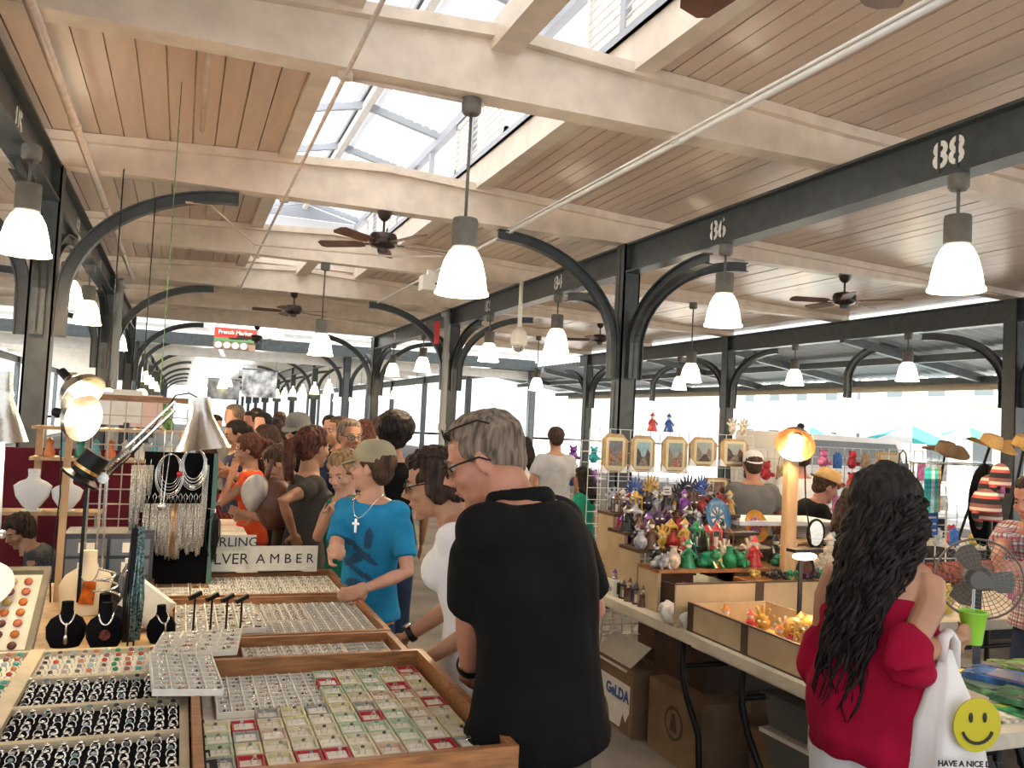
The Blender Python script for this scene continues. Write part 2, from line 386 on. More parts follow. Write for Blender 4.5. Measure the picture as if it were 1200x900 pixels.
# pipes and conduits under the beams
def clamp(mb, x, y, z): mb.tube([(x, y, z+.05), (x, y, z-.035)], .05, 10)
mb = MB().tube([(-.93, .5, 3.9), (-.93, 16.3, 3.9)], .036, 10)
for y in (4.5, 7.5, 10.5, 13.5): mb.tube([(-.93, y, 3.9), (-.93, y+.1, 3.9)], .045, 10)
tag(P('sprinkler_pipe', mb, M_pipe, None, True), 'thick painted pipe running along under the beams beside the left girder', 'pipe')
mb = MB().tube([(.87, .5, 3.915), (.87, 16.3, 3.915)], .016, 8)
for y in (5.6, 9.2, 12.8, 16.3): clamp(mb, .87, y-.02, 3.93)
tag(P('conduit', mb, M_pipe, None, True), 'thin conduit with round clamps at left edge of the skylight', 'conduit')
mb = MB().tube([(3.42, .5, 3.905), (3.42, 16.3, 3.905)], .02, 8).tube([(3.36, .5, 3.91), (3.36, 9, 3.91)], .012, 6)
for y in (5.6, 9.2, 12.8): clamp(mb, 3.42, y, 3.93)
tag(P('conduit', mb, M_white, None, True), 'white conduit running under the beams right of the hanging lamps', 'conduit')
mb = MB().tube([(.87, 5.62, 3.915), (1.85, 5.62, 3.915)], .016, 8)
tag(P('conduit', mb, M_pipe, None, True), 'short conduit under the beam feeding the nearest hanging lamp', 'conduit')
mb = MB().tube([pY(218, 237, 9.1), pY(246, 240, 9.3), pY(300, 276, 9.6)+Vector((0, 0, -.1)), pY(470, 296, 9.1)-Vector((0, 0, .05)), pY(520, 300, 9.1)], .012, 6)
for a, b in (((.9, 8.0), (-.2, 7.9)),): pass
tag(P('cable', mb, M_pipe, None, True), 'thin drooping cable under the third beam', 'cable')
x0 = -0.02
for yy, xx in ((7.3, .02), (14.3, .02), (10.9, .15)):
    tag(P('drain_pipe', MB().tube([(xx, yy-1.6, 4.31), (xx, yy+1.2, 4.30)], .022, 8), M_pipe, None, True), 'small pipe fixed to the planks left of the skylight, '+{7.3: 'nearest bay', 14.3: 'far bay', 10.9: 'middle bay'}[yy], 'pipe')
bx = T('junction_box', 'beige electrical box hung under the beam on the white conduit', 'electrical box', (3.42, 12.3, 3.72))
P('box_body', MB().box((0, 0, 0), (.42, .25, .22)), M_whitecard, bx); P('indicator', MB().bb(-.03, .03, -.135, -.12, -.02, 0), M_black, bx)
P('bracket_plate', MB().bb(-.12, .12, -.05, .05, .11, .2), M_white, bx)
# right canopy over the pavement
cs = MB()
for k in range(2): pass
mcan = mat('grey_canopy_sheet', (.22, .25, .28), .5)
def canopy(Xa, Xb, za, zb_, name):
    n = 160; y0, y1 = -2, 100; mb = MB(); vs = []
    nn = 260
    for j in range(nn+1):
        y = y0+(34-y0)*j/nn; dz = .015*(1 if j % 2 else -1); vs += [(Xa, y, za+dz), (Xb, y, zb_+dz)]
    mb.add(vs, [(2*j, 2*j+1, 2*j+3, 2*j+2) for j in range(nn)]); S(name, mb, mcan)
canopy(XO, 15.4, 3.75, 3.2, 'canopy_roof_sheet'); canopy(XW-.3, -11.5, 3.75, 3.1, 'canopy_roof_sheet')
for Y in [2.0+3.6*k for k in range(9)]:
    S('canopy_beam', MB().bar((XO, Y, 3.62), (15.3, Y, 3.08), .12, .16), M_steelgrey)
for X, z in ((13.4, 3.36), (15.2, 3.08)): S('canopy_purlin', MB().bb(X-.05, X+.05, -2, 34, z-.08, z+.06), M_steelgrey)
mb = MB().tube([(15.3, -2+1.2*k, 2.95) for k in range(30)], .09, 10); S('rolled_awning', mb, mat('tan_canvas', (.5, .42, .3), .8, noise_amt=.1), smooth=True)
for Y in (5.6, 12.8, 20.0): S('canopy_arch', arc_bracket(XO, Y, 1, 0, 1.6, 2.5, 3.7), M_steelgrey)
# ---------------------------------------------------------------- second shed beyond the gap
Y2 = 28.0
for X in (XL-.1, XR, XO, XW):
    girder(X, Y2, 92, M_steel, 3.9, 3.55)
    for k in range(9):
        Y = Y2+.1+7.2*k
        post(X, Y, ((1, 0), (-1, 0)) if X in (XL-.1, XR) and k < 7 else (), M_steelgrey if X in (XO, XW) else M_steel, 3.9)
eg = MB().bb(XW, XO, Y2-.1, Y2+.06, 3.62, 3.98); S('end_girder', eg, M_steel)
S('end_fascia', MB().bb(XW, XO, Y2+.02, Y2+.14, 3.98, 4.3), M_white); S('end_beam', MB().bb(XW, XO, Y2+.3, Y2+.5, 3.3, 3.6), M_white)
for k in range(1, 18): S('cross_beam', MB().bb(XW, XO, Y2+3.6*k-.1, Y2+3.6*k+.1, 3.9, 4.12), M_white)
S('far_ceiling', MB().bb(XW, .6, Y2, 92, 4.2, 4.25).bb(2.9, XO, Y2, 92, 4.2, 4.25), M_white)
S('far_skylight_sheet', MB().bb(.6, 2.9, Y2, 92, 4.5, 4.52), nt_w)
# ---------------------------------------------------------------- lamps
M_shade = mat('glowing_acrylic_shade', (.95, .9, .78), .3, emit=5.5, ecol=(1, .87, .62))
M_shade_far = mat('glowing_far_shade', (.95, .9, .7), .3, emit=5, ecol=(1, .86, .45))
M_lampcap = mat('grey_lamp_housing', (.13, .12, .10), .5, noise_amt=.1)
def make_lamp(drop):
    t = T('pendant_lamp', 'x', 'lamp')
    P('canopy_cap', MB().lathe([(.0, 0), (.07, 0), (.07, -.09), (.055, -.11), (0, -.11)], 14), M_lampcap, t, 'auto')
    P('stem', MB().tube([(0, 0, -.1), (0, 0, -drop)], .012, 8), M_lampcap, t, True)
    P('housing', MB().lathe([(0, -drop+.01), (.085, -drop+.01), (.09, -drop-.01), (.09, -drop-.19), (.075, -drop-.2), (0, -drop-.2)], 20), M_lampcap, t, 'auto')
    z = -drop-.19
    pr = [(.07, z), (.10, z-.03), (.135, z-.1), (.16, z-.2), (.175, z-.3), (.188, z-.315), (.188, z-.33), (.17, z-.32), (.15, z-.2), (.09, z-.05), (.05, z-.03)]
    P('shade', MB().lathe(pr, 24, cap=False), M_shade, t, 'auto')
    P('bulb', MB().ell((0, 0, z-.13), (.06, .06, .08)), M_shade, t, True)
    l = bpy.data.lights.new('bulb_light', 'POINT'); l.energy = 72; l.color = (1, .74, .45); l.shadow_soft_size = .1
    lo = mk('bulb_light', l, t, (0, 0, z-.30)); return t
lampA = make_lamp(1.06-.2); lampB = make_lamp(.3)
used = {'A': 0, 'B': 0}
def lamp(kind, x, y, z, label):
    src = lampA if kind == 'A' else lampB
    if not used[kind]: used[kind] = 1; src.location = (x, y, z); src['label'] = label; src['group'] = 'glowing pendant lamps'; return src
    return clone(src, None, (x, y, z), None, label, 'glowing pendant lamps')
lamp('A', 1.76, 5.62, ZB, 'nearest hanging lamp with long stem in the middle of the aisle')
lamp('A', 1.87, 12.8, ZB, 'second long-stemmed lamp in the middle of the aisle')
for n, y in enumerate((4.4, 7.14, 11.2, 14.1, 18.5, 21.4)): lamp('B', XR-.03, y, ZG, 'short glowing lamp under the numbered right girder, '+ORD[n]+' from the camera')
for n, (x, y) in enumerate(((-1.16, 7.2), (-1.3, 11.0), (-1.28, 13.0), (-1.25, 18.6))): lamp('B', x, y, ZG, 'glowing lamp under the left girder, '+ORD[n]+' from the camera')
lamp('A', 8.15, 12.6, ZB, 'lamp hanging over the right aisle beyond the post'); lamp('A', 8.3, 19.8, ZB, 'farther lamp hanging over the right aisle')
for n, (x, y) in enumerate(((XO-.02, 11.2), (XO-.02, 14.1), (XO-.02, 18.4), (XO-.02, 21.4))): lamp('B', x, y, ZG, 'glowing lamp under the outer right girder, '+ORD[n]+' from the camera')
# far lamps: one mesh each
fs_ = lambda z: MB().tube([(0, 0, 0), (0, 0, z)], .01, 5).mesh('far_stem', M_steel)
fsA, fsB = fs_(.9), fs_(.55)
fm = MB().lathe([(.05, 0), (.05, -.15), (.1, -.15), (.2, -.5), (.17, -.5), (.05, -.2)], 12).mesh('far_lamp', M_shade_far, True)
n = 0
for k in range(12):
    o = mk('far_lamp', fm, None, (1.45, Y2+3.6+3.6*k, 3.02)); mk('lamp_stem', fsA, o); tag(o, 'small glowing lamp in the centre row of the far hall, '+ORD[k]+' one in', 'lamp', 'far hall lamps')
for X, nm in ((XR, 'right'), (8.3, 'outer right'), (XL, 'left')):
    for k in range(6):
        o = mk('far_lamp', fm, None, (X, Y2+3.6+3.6*k, 3.0)); mk('lamp_stem', fsA if X == 8.3 else fsB, o); tag(o, 'small far lamp of the '+nm+' row beyond the gap, '+ORD[k]+' one in', 'lamp', 'far hall lamps')
# fans
M_fan = mat('dark_fan_metal', (.05, .035, .03), .35, .5); M_blade = mat('brown_fan_blade', (.16, .075, .05), .45, noise_amt=.2, scale=8)
def make_fan():
    t = T('ceiling_fan', 'x', 'fan')
    P('canopy_cap', MB().lathe([(0, 0), (.085, 0), (.07, -.06), (.03, -.1), (0, -.1)], 16), M_fan, t, 'auto')
    P('downrod', MB().tube([(0, 0, -.08), (0, 0, -.24)], .014, 8), M_fan, t, True)
    P('motor', MB().lathe([(0, -.22), (.06, -.23), (.14, -.25), (.155, -.29), (.155, -.36), (.13, -.39), (.06, -.41), (.055, -.45), (0, -.46)], 22), M_fan, t, 'auto')
    for k in range(5):
        a = 2*PI*k/5
        P('blade_arm', MB().bar((.12, 0, -.36), (.24, 0, -.355), .05, .012), M_fan, t, rot=(0, 0, a))
        P('blade', MB().poly([(.22, -.055), (.3, -.075), (.7, -.085), (.745, -.05), (.745, .05), (.7, .085), (.3, .075), (.22, .055)], .01, 'z', (0, 0, -.355), Matrix.Rotation(.22, 3, 'X')), M_blade, t, rot=(0, 0, a))
    return t
fan0 = make_fan()
for n, (x, y, a, lb) in enumerate(((1.95, 9.2, .05, 'brown five-bladed ceiling fan nearest the camera on the third beam'), (1.85, 16.35, .5, 'ceiling fan beyond the second hanging lamp'), (1.75, 23.5, .2, 'small far ceiling fan in front of the red sign'), (8.35, 9.2, .3, 'dark ceiling fan over the right aisle'), (8.3, 16.4, .1, 'far ceiling fan over the right aisle'), (2.15, 2.6, .42, 'ceiling fan just over the top edge of the view'))):
    if n == 0: fan0.location = (x, y, ZB); fan0.rotation_euler = (0, 0, a); fan0['label'] = lb; fan0['group'] = 'ceiling fans'
    else: clone(fan0, None, (x, y, ZB if n < 5 else 3.98), a, lb, 'ceiling fans')
# dome camera on its pole
t = T('dome_camera', 'white security dome camera on a pole beside number 84', 'security camera', (4.86, 12.4, ZB))
P('pole', MB().tube([(0, 0, 0), (0, 0, -.78)], .035, 12), M_whitecard, t, True)
P('camera_body', MB().lathe([(0, -.72), (.05, -.74), (.12, -.82), (.135, -.95), (.125, -1.02), (0, -1.02)], 20), M_whitecard, t, 'auto')
P('dome', MB().ell((0, 0, -1.03), (.1, .1, .1), 16, 10), M_glass, t, True)
# sign and banners at the end of the first shed
p = pY(276, 397, 27.6)
t = T('hanging_sign', 'red and brown market sign with pictogram discs on the far cross girder', 'sign', (p.x, 27.84, p.z))
P('red_panel', MB().bb(-.62, .62, 0, .04, .0, .34), mat('sign_red', (.6, .05, .03), .5), t); P('brown_panel', MB().bb(-.62, .62, 0, .04, -.34, 0), mat('sign_brown', (.3, .2, .13), .5), t)
mk('lettering', text_mesh('French Market', .17, M_num, .002, .003), t, (0, -.01, .2), (PI/2, 0, 0))
for k in range(4): P('pictogram_disc', MB().tube([(0, 0, 0), (0, -.02, 0)], .1, 14), M_num, t, loc=(-.48+.25*k, 0, -.2))
P('green_band', MB().bb(-.62, .62, -.01, .0, -.08, .02), mat('sign_green', (.1, .25, .1), .5), t)
M_mural = mat('grey_mural', (.5, .5, .5), .7, noise_amt=.8, scale=3.2)
p = pY(304, 450, 31.6); t = T('hanging_banner', 'black and white picture banner hung in the far hall', 'banner', (p.x, 31.6, p.z))
P('banner_cord', MB().bar((-.55, 0, .5), (-.55, 0, 3.9-p.z), .01).bar((.55, 0, .5), (.55, 0, 3.9-p.z), .01), M_steel, t)
P('banner_cloth', MB().bb(-.6, .6, -.01, .01, -.48, .5), M_mural, t); P('banner_rail', MB().tube([(-.62, 0, .5), (.62, 0, .5)], .02, 6), M_steel, t)
p = pY(262, 456, 35.2); t = T('hanging_banner', 'dark picture banner behind the black and white one', 'banner', (p.x, 35.2, p.z))
P('banner_cord', MB().bar((-.55, 0, .4), (-.55, 0, 3.9-p.z), .01).bar((.55, 0, .4), (.55, 0, 3.9-p.z), .01), M_steel, t)
P('banner_cloth', MB().bb(-.6, .6, -.01, .01, -.4, .4), mat('dark_mural', (.22, .22, .22), .7, noise_amt=.7, scale=3), t); P('banner_rail', MB().tube([(-.62, 0, .4), (.62, 0, .4)], .02, 6), M_steel, t)
M_red = mat('red_plastic', (.6, .03, .03), .4)
for x, y, Y in ((512, 390, 16.0), ):
    p = pY(x, y, Y); O('red_sign', MB().bb(-.05, .05, -.01, .01, -.22, .22), M_red, 'narrow red sign strip hung ' + ('on the post by the downpipe' if Y < 20 else 'on the post in the far hall'), 'sign', p)
# ================================================================ PEOPLE
def skin(n, c): return mat('skin_'+n, c, .5, noise_amt=.09, scale=14, bump=.05, sub=.06)
SK = {'pale': skin('pale', (.56, .30, .20)), 'ruddy': skin('ruddy', (.46, .205, .13)), 'tan': skin('tan', (.42, .21, .12)), 'olive': skin('olive', (.40, .215, .13))}
def hairm(n, c, c2): return mat('hair_'+n, c, .62, noise_amt=.3, scale=26, stretch=(3, 3, .35), bump=.35, col2=c2, spec=.2)
HR = {'black': hairm('black', (.006, .005, .005), (.028, .02, .017)), 'brown': hairm('brown', (.035, .02, .012), (.11, .06, .035)), 'grey': hairm('grey', (.10, .075, .055), (.26, .2, .15)),
      'dark': hairm('dark', (.018, .011, .009), (.07, .038, .026)), 'auburn': hairm('auburn', (.05, .018, .012), (.14, .05, .03)), 'blond': hairm('blond', (.2, .11, .05), (.42, .26, .13))}
def cloth(n, c, a=.14, b=.35): return mat('cloth_'+n, c, .9, noise_amt=a, scale=9, bump=b, spec=.15)
M_eye = mat('eye_white', (.42, .37, .34), .35); M_iris = mat('eye_iris', (.03, .02, .015), .15); M_lip = mat('lips', (.40, .15, .12), .5)
M_lens = mat('spectacle_lens', (.8, .85, .85), .05, trans=.9); M_dklens = mat('dark_lens', (.012, .01, .01), .08)
def ik(s, w, l1, l2, hint):
    d = w-s; L = min(d.length, (l1+l2)*.995); dn = d.normalized(); w = s+dn*L
    a = (l1*l1-l2*l2+L*L)/(2*L); h = math.sqrt(max(l1*l1-a*a, 0)); hp = hint-dn*hint.dot(dn)
    return s+dn*a+hp.normalized()*h, w
def hand(mb, w, d, pn, side, s, curl=.5, lod=1):
    """palm, four unequal bent fingers and a thumb; w wrist, d direction, pn palm normal"""
    d = d.normalized(); pn = (pn-d*pn.dot(d)).normalized(); ax = d.cross(pn)*side; M = Matrix((ax, d, pn)).transposed()
    mb.ell(w+d*.05*s, (.040*s, .052*s, .016*s), 12, 8, M)
    if lod > 1: mb.ell(w+d*.11*s+pn*.01*s, (.033*s, .045*s, .018*s), 8, 6, M); return
    mb.tube([w-d*.03*s, w+d*.03*s], [.027*s, .032*s], 8, sq=.7)
    for k, (L, o) in enumerate(((.068, -.029), (.078, -.01), (.073, .010), (.058, .029))):
        p = w+d*.088*s+ax*o*s; a = 0; pts = [w+d*.05*s+ax*o*.8*s, p]
        for q, sl in enumerate((.45, .32, .23)):
            a += curl*(.75, 1.0, .7)[q]; p = p+(d*math.cos(a)+pn*math.sin(a))*L*sl*s*1.15; pts.append(p)
        mb.tube(pts, [.0095*s, .0095*s, .009*s, .0085*s, .007*s], 7)
    p0 = w+d*.02*s-ax*.03*s; p1 = p0+(d*.6-ax*.7+pn*.3).normalized()*.04*s; p2 = p1+(d*.9-ax*.1+pn*.5).normalized()*.034*s; p3 = p2+(d*.8+ax*.2+pn*.6).normalized()*.026*s
    mb.tube([p0, p1, p2, p3], [.014*s, .012*s, .010*s, .008*s], 7)
def person(label, px, depth, face, hface=None, pitch=.1, lean=.06, skn='pale', fat=1.0, sex='m', hair=('short', 'brown'), top=None, bottom=None, armL=None, armR=None,
           sleeve=.6, lod=1, curl=(.5, .5), extras=(), roll=0, hipz=None, neckcut=True, hand_n=None, topkind='tee', hint=None, height=None, group=None, feet=True, crane=.12):
    f = Vector((face[0], face[1], 0)).normalized(); ang = math.atan2(-f.x, f.y)
    s = 1.0; hz = 0
    # spine
    def spine(t):  # t 0..1 pelvis to neck base
        a = lean*t*1.2; return Vector((0, math.sin(a)*.54*t, .94+math.cos(a)*.54*t))
    nb = spine(1); la = lean*1.35
    hc = nb+Vector((0, math.sin(la+crane), math.cos(la+crane)))*.152
    target = pD(px[0], px[1], depth)
    s = target.z/hc.z if height is None else height/1.76
    root = Vector((target.x, target.y, 0))-Matrix.Rotation(ang, 3, 'Z') @ Vector((hc.x, hc.y, 0))*s
    t = T('person', label, 'person', root, ang, group)
    B = MB(); hc = hc*s; sp = lambda u: spine(u)*s; nbp = nb*s
    def torso(mb, infl, u0=0., u1=1., w=1.0, hem=False):
        rs = []; prof = [(-.12, .10, .085), (-.06, .155, .11), (.0, .168, .115), (.2, .148, .102), (.36, .142, .1), (.6, .160, .112), (.78, .172, .112), (.88, .165, .098), (.95, .115, .08), (1.0, .07, .065)]
        if sex == 'f': prof = [(-.12, .10, .085), (-.06, .158, .115), (.0, .168, .12), (.2, .145, .1), (.36, .125, .09), (.6, .142, .1), (.78, .15, .1), (.88, .142, .088), (.95, .1, .07), (1.0, .055, .055)]
        for u, a, b in prof:
            if u < u0-1e-6 or u > u1+1e-6: continue
            if hem and u < 0: a, b = (.178, .128) if sex == 'm' else (.176, .13)
            c = sp(max(u, 0)) if u >= 0 else sp(0)+Vector((0, 0, u*.54*s))
            tt = (spine(min(u+.05, 1.05))-spine(max(u-.05, 0))).normalized() if u > 0 else Vector((0, 0, 1))
            y = Vector((1, 0, 0)).cross(tt)*-1; fa = fat if u < .8 else (1+(fat-1)*.5); fb = fat**1.5 if u < .7 else fa
            a = (a*fa+infl)*s*w; b = (b*fb+infl)*s
            rs.append([c+Vector((1, 0, 0))*(a*math.copysign(abs(math.cos(2*PI*k/20))**.85, math.cos(2*PI*k/20)))+y*(b*math.sin(2*PI*k/20)) for k in range(20)])
        mb.rings(rs)
        if sex == 'f':
            c = sp(.66)
            for sg in (-1, 1): mb.ell(c+Vector((sg*.07*s*fat, .085*s*fat, 0)), ((.062+infl)*s, (.06+infl)*s, (.065+infl)*s), 12, 8)
    torso(B, 0)
    B.ell(sp(.9)+Vector((0, 0, 0)), (.15*s, .075*s, .07*s), 14, 8)
    # head frame
    hf = Vector((hface[0], hface[1], 0)).normalized() if hface else f
    ha = math.atan2(-hf.x, hf.y)-ang
    HM = Matrix.Rotation(ha, 3, 'Z') @ Matrix.Rotation(-pitch, 3, 'X') @ Matrix.Rotation(roll, 3, 'Y')
    hp = lambda x, y, z: hc+HM @ Vector((x, y, z))*s*1.06
    def he(mb, c, r, n=16, m=10, rot=None): mb.ell(hp(*c), tuple(v*s*1.06 for v in r), n, m, HM @ rot if rot else HM)
    B.tube([nbp-Vector((0, 0, .05*s)), nbp*.5+hc*.5-Vector((0, .01*s, .0)), hp(0, -.02, -.03)], [.07*s, .054*s*fat**.5, .055*s], 14)
    he(B, (0, -.015, .03), (.074, .095, .085)); he(B, (0, .018, -.02), (.062, .07, .09)); he(B, (0, .028, -.068), (.05, .054, .045)); he(B, (0, .068, -.098), (.021, .018, .018))
    if lod < 3:
        he(B, (0, .074, .024), (.046, .014, .010)); B.tube([hp(0, .078, .018), hp(0, .098, -.01), hp(0, .108, -.03)], [.008*s, .011*s, .0145*s], 8); he(B, (-.012, .094, -.032), (.01, .01, .008), 8, 6); he(B, (.012, .094, -.032), (.01, .01, .008), 8, 6)
        for sg in (-1, 1):
            he(B, (sg*.037, .058, -.028), (.023, .022, .022)); he(B, (sg*.074, -.008, -.008), (.009, .02, .032), 10, 8, Matrix.Rotation(-.35*sg, 3, 'Z'))
        he(B, (0, .082, -.058), (.024, .011, .014))
    # arms
    sh = {}
    for side, arm in ((-1, armL), (1, armR)):
        shw = (.175 if sex == 'm' else .152)*(1+(fat-1)*.6)
        S0 = sp(.86)+Vector((side*shw*s, 0, 0)); g = (fat if sex == 'm' else fat)**.7*(1 if sex == 'm' else .86)
        if arm is None: W0 = S0+Vector((side*.09, .08, -.5))*s
        elif len(arm) == 2: # world pixel+depth given
            W0 = Matrix.Rotation(-ang, 3, 'Z') @ (pD(*arm[0], arm[1])-root)
        else: W0 = S0+Vector(arm)*s
        hv = Vector((side*.5, -.8, -.5)) if not hint or hint.get(side) is None else Vector(hint[side])
        E, W1 = ik(S0, W0, .285*s, .25*s, hv); sh[side] = (S0, E, W1, g)
        B.tube([S0-Vector((side*.03*s, 0, -.01*s)), S0*.7+E*.3, S0*.35+E*.65, E, E*.65+W1*.35, W1], [.056*s*g, .05*s*g, .043*s*g, .038*s*g, .037*s*g, .025*s*g], 12)
        d = (W1-E).normalized(); inward = Vector((-side, .2, -.1)) if hand_n is None or hand_n.get(side) is None else Vector(hand_n[side])
        hand(B, W1, d, inward, side, s*(1 if sex == 'm' else .9), curl[0 if side < 0 else 1], lod)
    # legs
    for side in (-1, 1):
        hx = side*.085*s*fat; K = Vector((hx*1.1, .02*s, .49*s)); A_ = Vector((hx*1.1, -.03*s, .09*s)); H_ = Vector((hx, 0, .9*s))
        B.tube([H_, H_*.5+K*.5, K, K*.6+A_*.4, A_], [.085*s*fat, .07*s*fat, .052*s*fat, .052*s*fat, .034*s], 12)
        B.tube([A_+Vector((0, -.03*s, -.03*s)), A_+Vector((0, .05*s, -.045*s)), A_+Vector((0, .15*s, -.06*s))], [.035*s, .036*s, .026*s], 10, sq=.8)
    vx = {0: .0052, 1: .0075, 2: .011, 3: .015}[lod]
    P('body', remesh(B, vx*s, 5 if lod < 2 else 3, 'body', SK[skn]), None, t)
    # eyes, lips
    if lod < 3:
        for sg in (-1, 1):
            P('eye', MB().ell((0, 0, 0), .0115*s, 10, 8), M_eye, t, True, loc=hp(sg*.030, .0705, .006))
            P('iris', MB().ell((0, 0, 0), .0076*s, 8, 6), M_iris, t, True, loc=hp(sg*.030, .0765, .003))
            P('eyebrow', MB().tube([hp(sg*.014, .088, .024), hp(sg*.03, .087, .029), hp(sg*.045, .077, .024)], .0032*s, 6), HR[hair[1]], t, True)
        P('lips', MB().tube([hp(-.022, .084, -.058), hp(-.008, .0925, -.056), hp(.008, .0925, -.056), hp(.022, .084, -.058)], .0042*s, 8), M_lip, t, True)
    # hair
    st, hcx = hair; Hm = HR[hcx]
    if st:
        Hb = MB(); e = .006 if st in ('short', 'cap') else .012
        he(Hb, (0, -.03, .035), (.078+e, .087+e, .078+e), 20, 14); he(Hb, (0, -.008, .077), (.064+e, .066+e, .04+e), 18, 10)
        he(Hb, (0, -.055, -.01), (.066+e, .05+e, .065+e))
        for sg in (-1, 1): he(Hb, (sg*.066, .004, .035), (.012+e*.6, .036, .035))
        if st == 'bob':
            for sg in (-1, 1): he(Hb, (sg*.07, -.022, -.01), (.024, .05, .062)); 
            he(Hb, (0, -.06, -.045), (.078, .052, .055)); he(Hb, (0, .04, .082), (.055, .04, .03))
        if st in ('pony', 'bun'):
            he(Hb, (0, -.115, .03), (.033, .035, .035))
            if st == 'pony': Hb.tube([hp(0, -.12, .04), hp(0, -.17, .0), hp(0, -.175, -.08), hp(.01, -.15, -.17), hp(.01, -.12, -.23)], [.024*s, .036*s, .036*s, .026*s, .008*s], 10)
        if st == 'long':
            for sg in (-1, 1): Hb.tube([hp(sg*.055, -.01, .05), hp(sg*.08, -.02, -.03), hp(sg*.085, -.035, -.13), hp(sg*.075, -.05, -.24)], [.03*s, .038*s, .04*s, .02*s], 10)
            Hb.tube([hp(0, -.07, .03), hp(0, -.1, -.08), hp(0, -.11, -.2), hp(0, -.1, -.29)], [.06*s, .075*s, .07*s, .03*s], 12)
        if st == 'afro': he(Hb, (0, -.03, .06), (.13, .125, .12))
        if st == 'tousled':
            for k in range(26):
                a = R.uniform(0, 2*PI); r = R.uniform(.3, 1)
                he(Hb, (.07*r*math.cos(a), -.015+.08*r*math.sin(a), .10-.045*r*r), (.02, .02, .02), 7, 5)
        dd = {'short': .004, 'cap': .003}.get(st, .009)
        P('hair', remesh(Hb, (.005, .0065, .011, .014)[lod]*s, 2, 'hair', Hm, dd, 55, 3), None, t)
    # clothes
    vc = (.009, .011, .016, .02)[lod]*s
    if top is not None:
        Sb = MB(); inf = .014 if topkind != 'tank' else .008
        torso(Sb, inf, -.12 if topkind != 'off' else -.12, .95 if topkind in ('tee', 'polo') else .80, 1.0, True)
        if topkind in ('tee', 'polo'):
            nn = .93; Sb.ell(sp(.9), ((.158 if sex == 'm' else .135)*s, .082*s, .062*s), 16, 8)
        if topkind == 'tank':
            for sg in (-1, 1): Sb.tube([sp(.74)+Vector((sg*.085*s, .10*s, 0)), sp(.92)+Vector((sg*.08*s, .055*s, .0)), sp(.97)+Vector((sg*.078*s, 0, .018*s)), sp(.9)+Vector((sg*.08*s, -.075*s, 0)), sp(.72)+Vector((sg*.08*s, -.09*s, 0))], .024*s, 8)
        if topkind in ('tee', 'polo'):
            for side, (S0, E, W1, g) in sh.items():
                Sb.ell(S0-Vector((side*.015*s, 0, .0)), (.066*s*g,.067*s*g,.066*s*g), 14, 10); Sb.ell(S0*.8+sp(.93)*.2+Vector((0,0,.004*s)), (.09*s*g,.072*s*g,.06*s*g), 14, 10)
                if sleeve <= 1: pts = [S0-Vector((side*.05*s, 0, -.005*s)), S0*.75+E*.25, S0*(1-sleeve)+E*sleeve]; rr = [.062*s*g, .065*s*g, .066*s*g]
                else: pts = [S0-Vector((side*.05*s, 0, -.005*s)), S0*.6+E*.4, E, E*.1+W1*.9]; rr = [.062*s*g, .062*s*g, .056*s*g, .042*s*g]
                Sb.tube(pts, rr, 14)
        so = P('shirt', remesh(Sb, vc, 12 if lod == 0 else 5, 'shirt', top, .007 if lod < 2 else .005, 9, int(px[0])), None, t)
        if topkind == 'polo':
            cb_ = MB(); c = nbp-Vector((0, .005*s, .012*s))
            cb_.tube([c+Matrix.Rotation(la, 3, 'X').inverted() @ Vector((.078*s*math.cos(a), .074*s*math.sin(a), 0.012*s)) for a in [2*PI*k/16+PI/2+.2 for k in range(16)]], .017*s, 8, closed=False, sq=1.6)
            P('collar', remesh(cb_, .006, 3, 'collar', top), None, t)
    if bottom is not None:
        Pb = MB(); torso(Pb, .004, -.12, .0); Pb.ell(Vector((0, 0, .87*s)), (.15*s*fat, .10*s*fat, .09*s), 14, 8)
        for side in (-1, 1):
            hx = side*.088*s*fat; K = Vector((hx*1.1, .02*s, .49*s)); A_ = Vector((hx*1.1, -.03*s, .09*s)); H_ = Vector((hx, 0, .9*s))
            if bottom[1] == 'shorts': Pb.tube([H_, H_*.45+K*.55], [.102*s*fat, .095*s*fat], 14)
            else: Pb.tube([H_, H_*.5+K*.5, K, K*.5+A_*.5, A_], [.08*s*fat, .088*s*fat, .075*s*fat, .068*s*fat, .062*s], 14)
        P('trousers' if bottom[1] != 'shorts' else 'shorts', remesh(Pb, vc*1.2, 4, 'trousers', bottom[0], .005, 8, 5), None, t)
    if lod < 3 and feet:
        for side in (-1, 1):
            hx = side*.0935*s*fat; P('shoe', MB().lathe([(.0, 0), (.052, .0), (.054, .03), (.045, .065), (.03, .09), (0, .095)], 14, M=Matrix.Diagonal((.9*s, 2.3*s, 1*s))), M_black, t, True, loc=(hx, .045*s, 0))
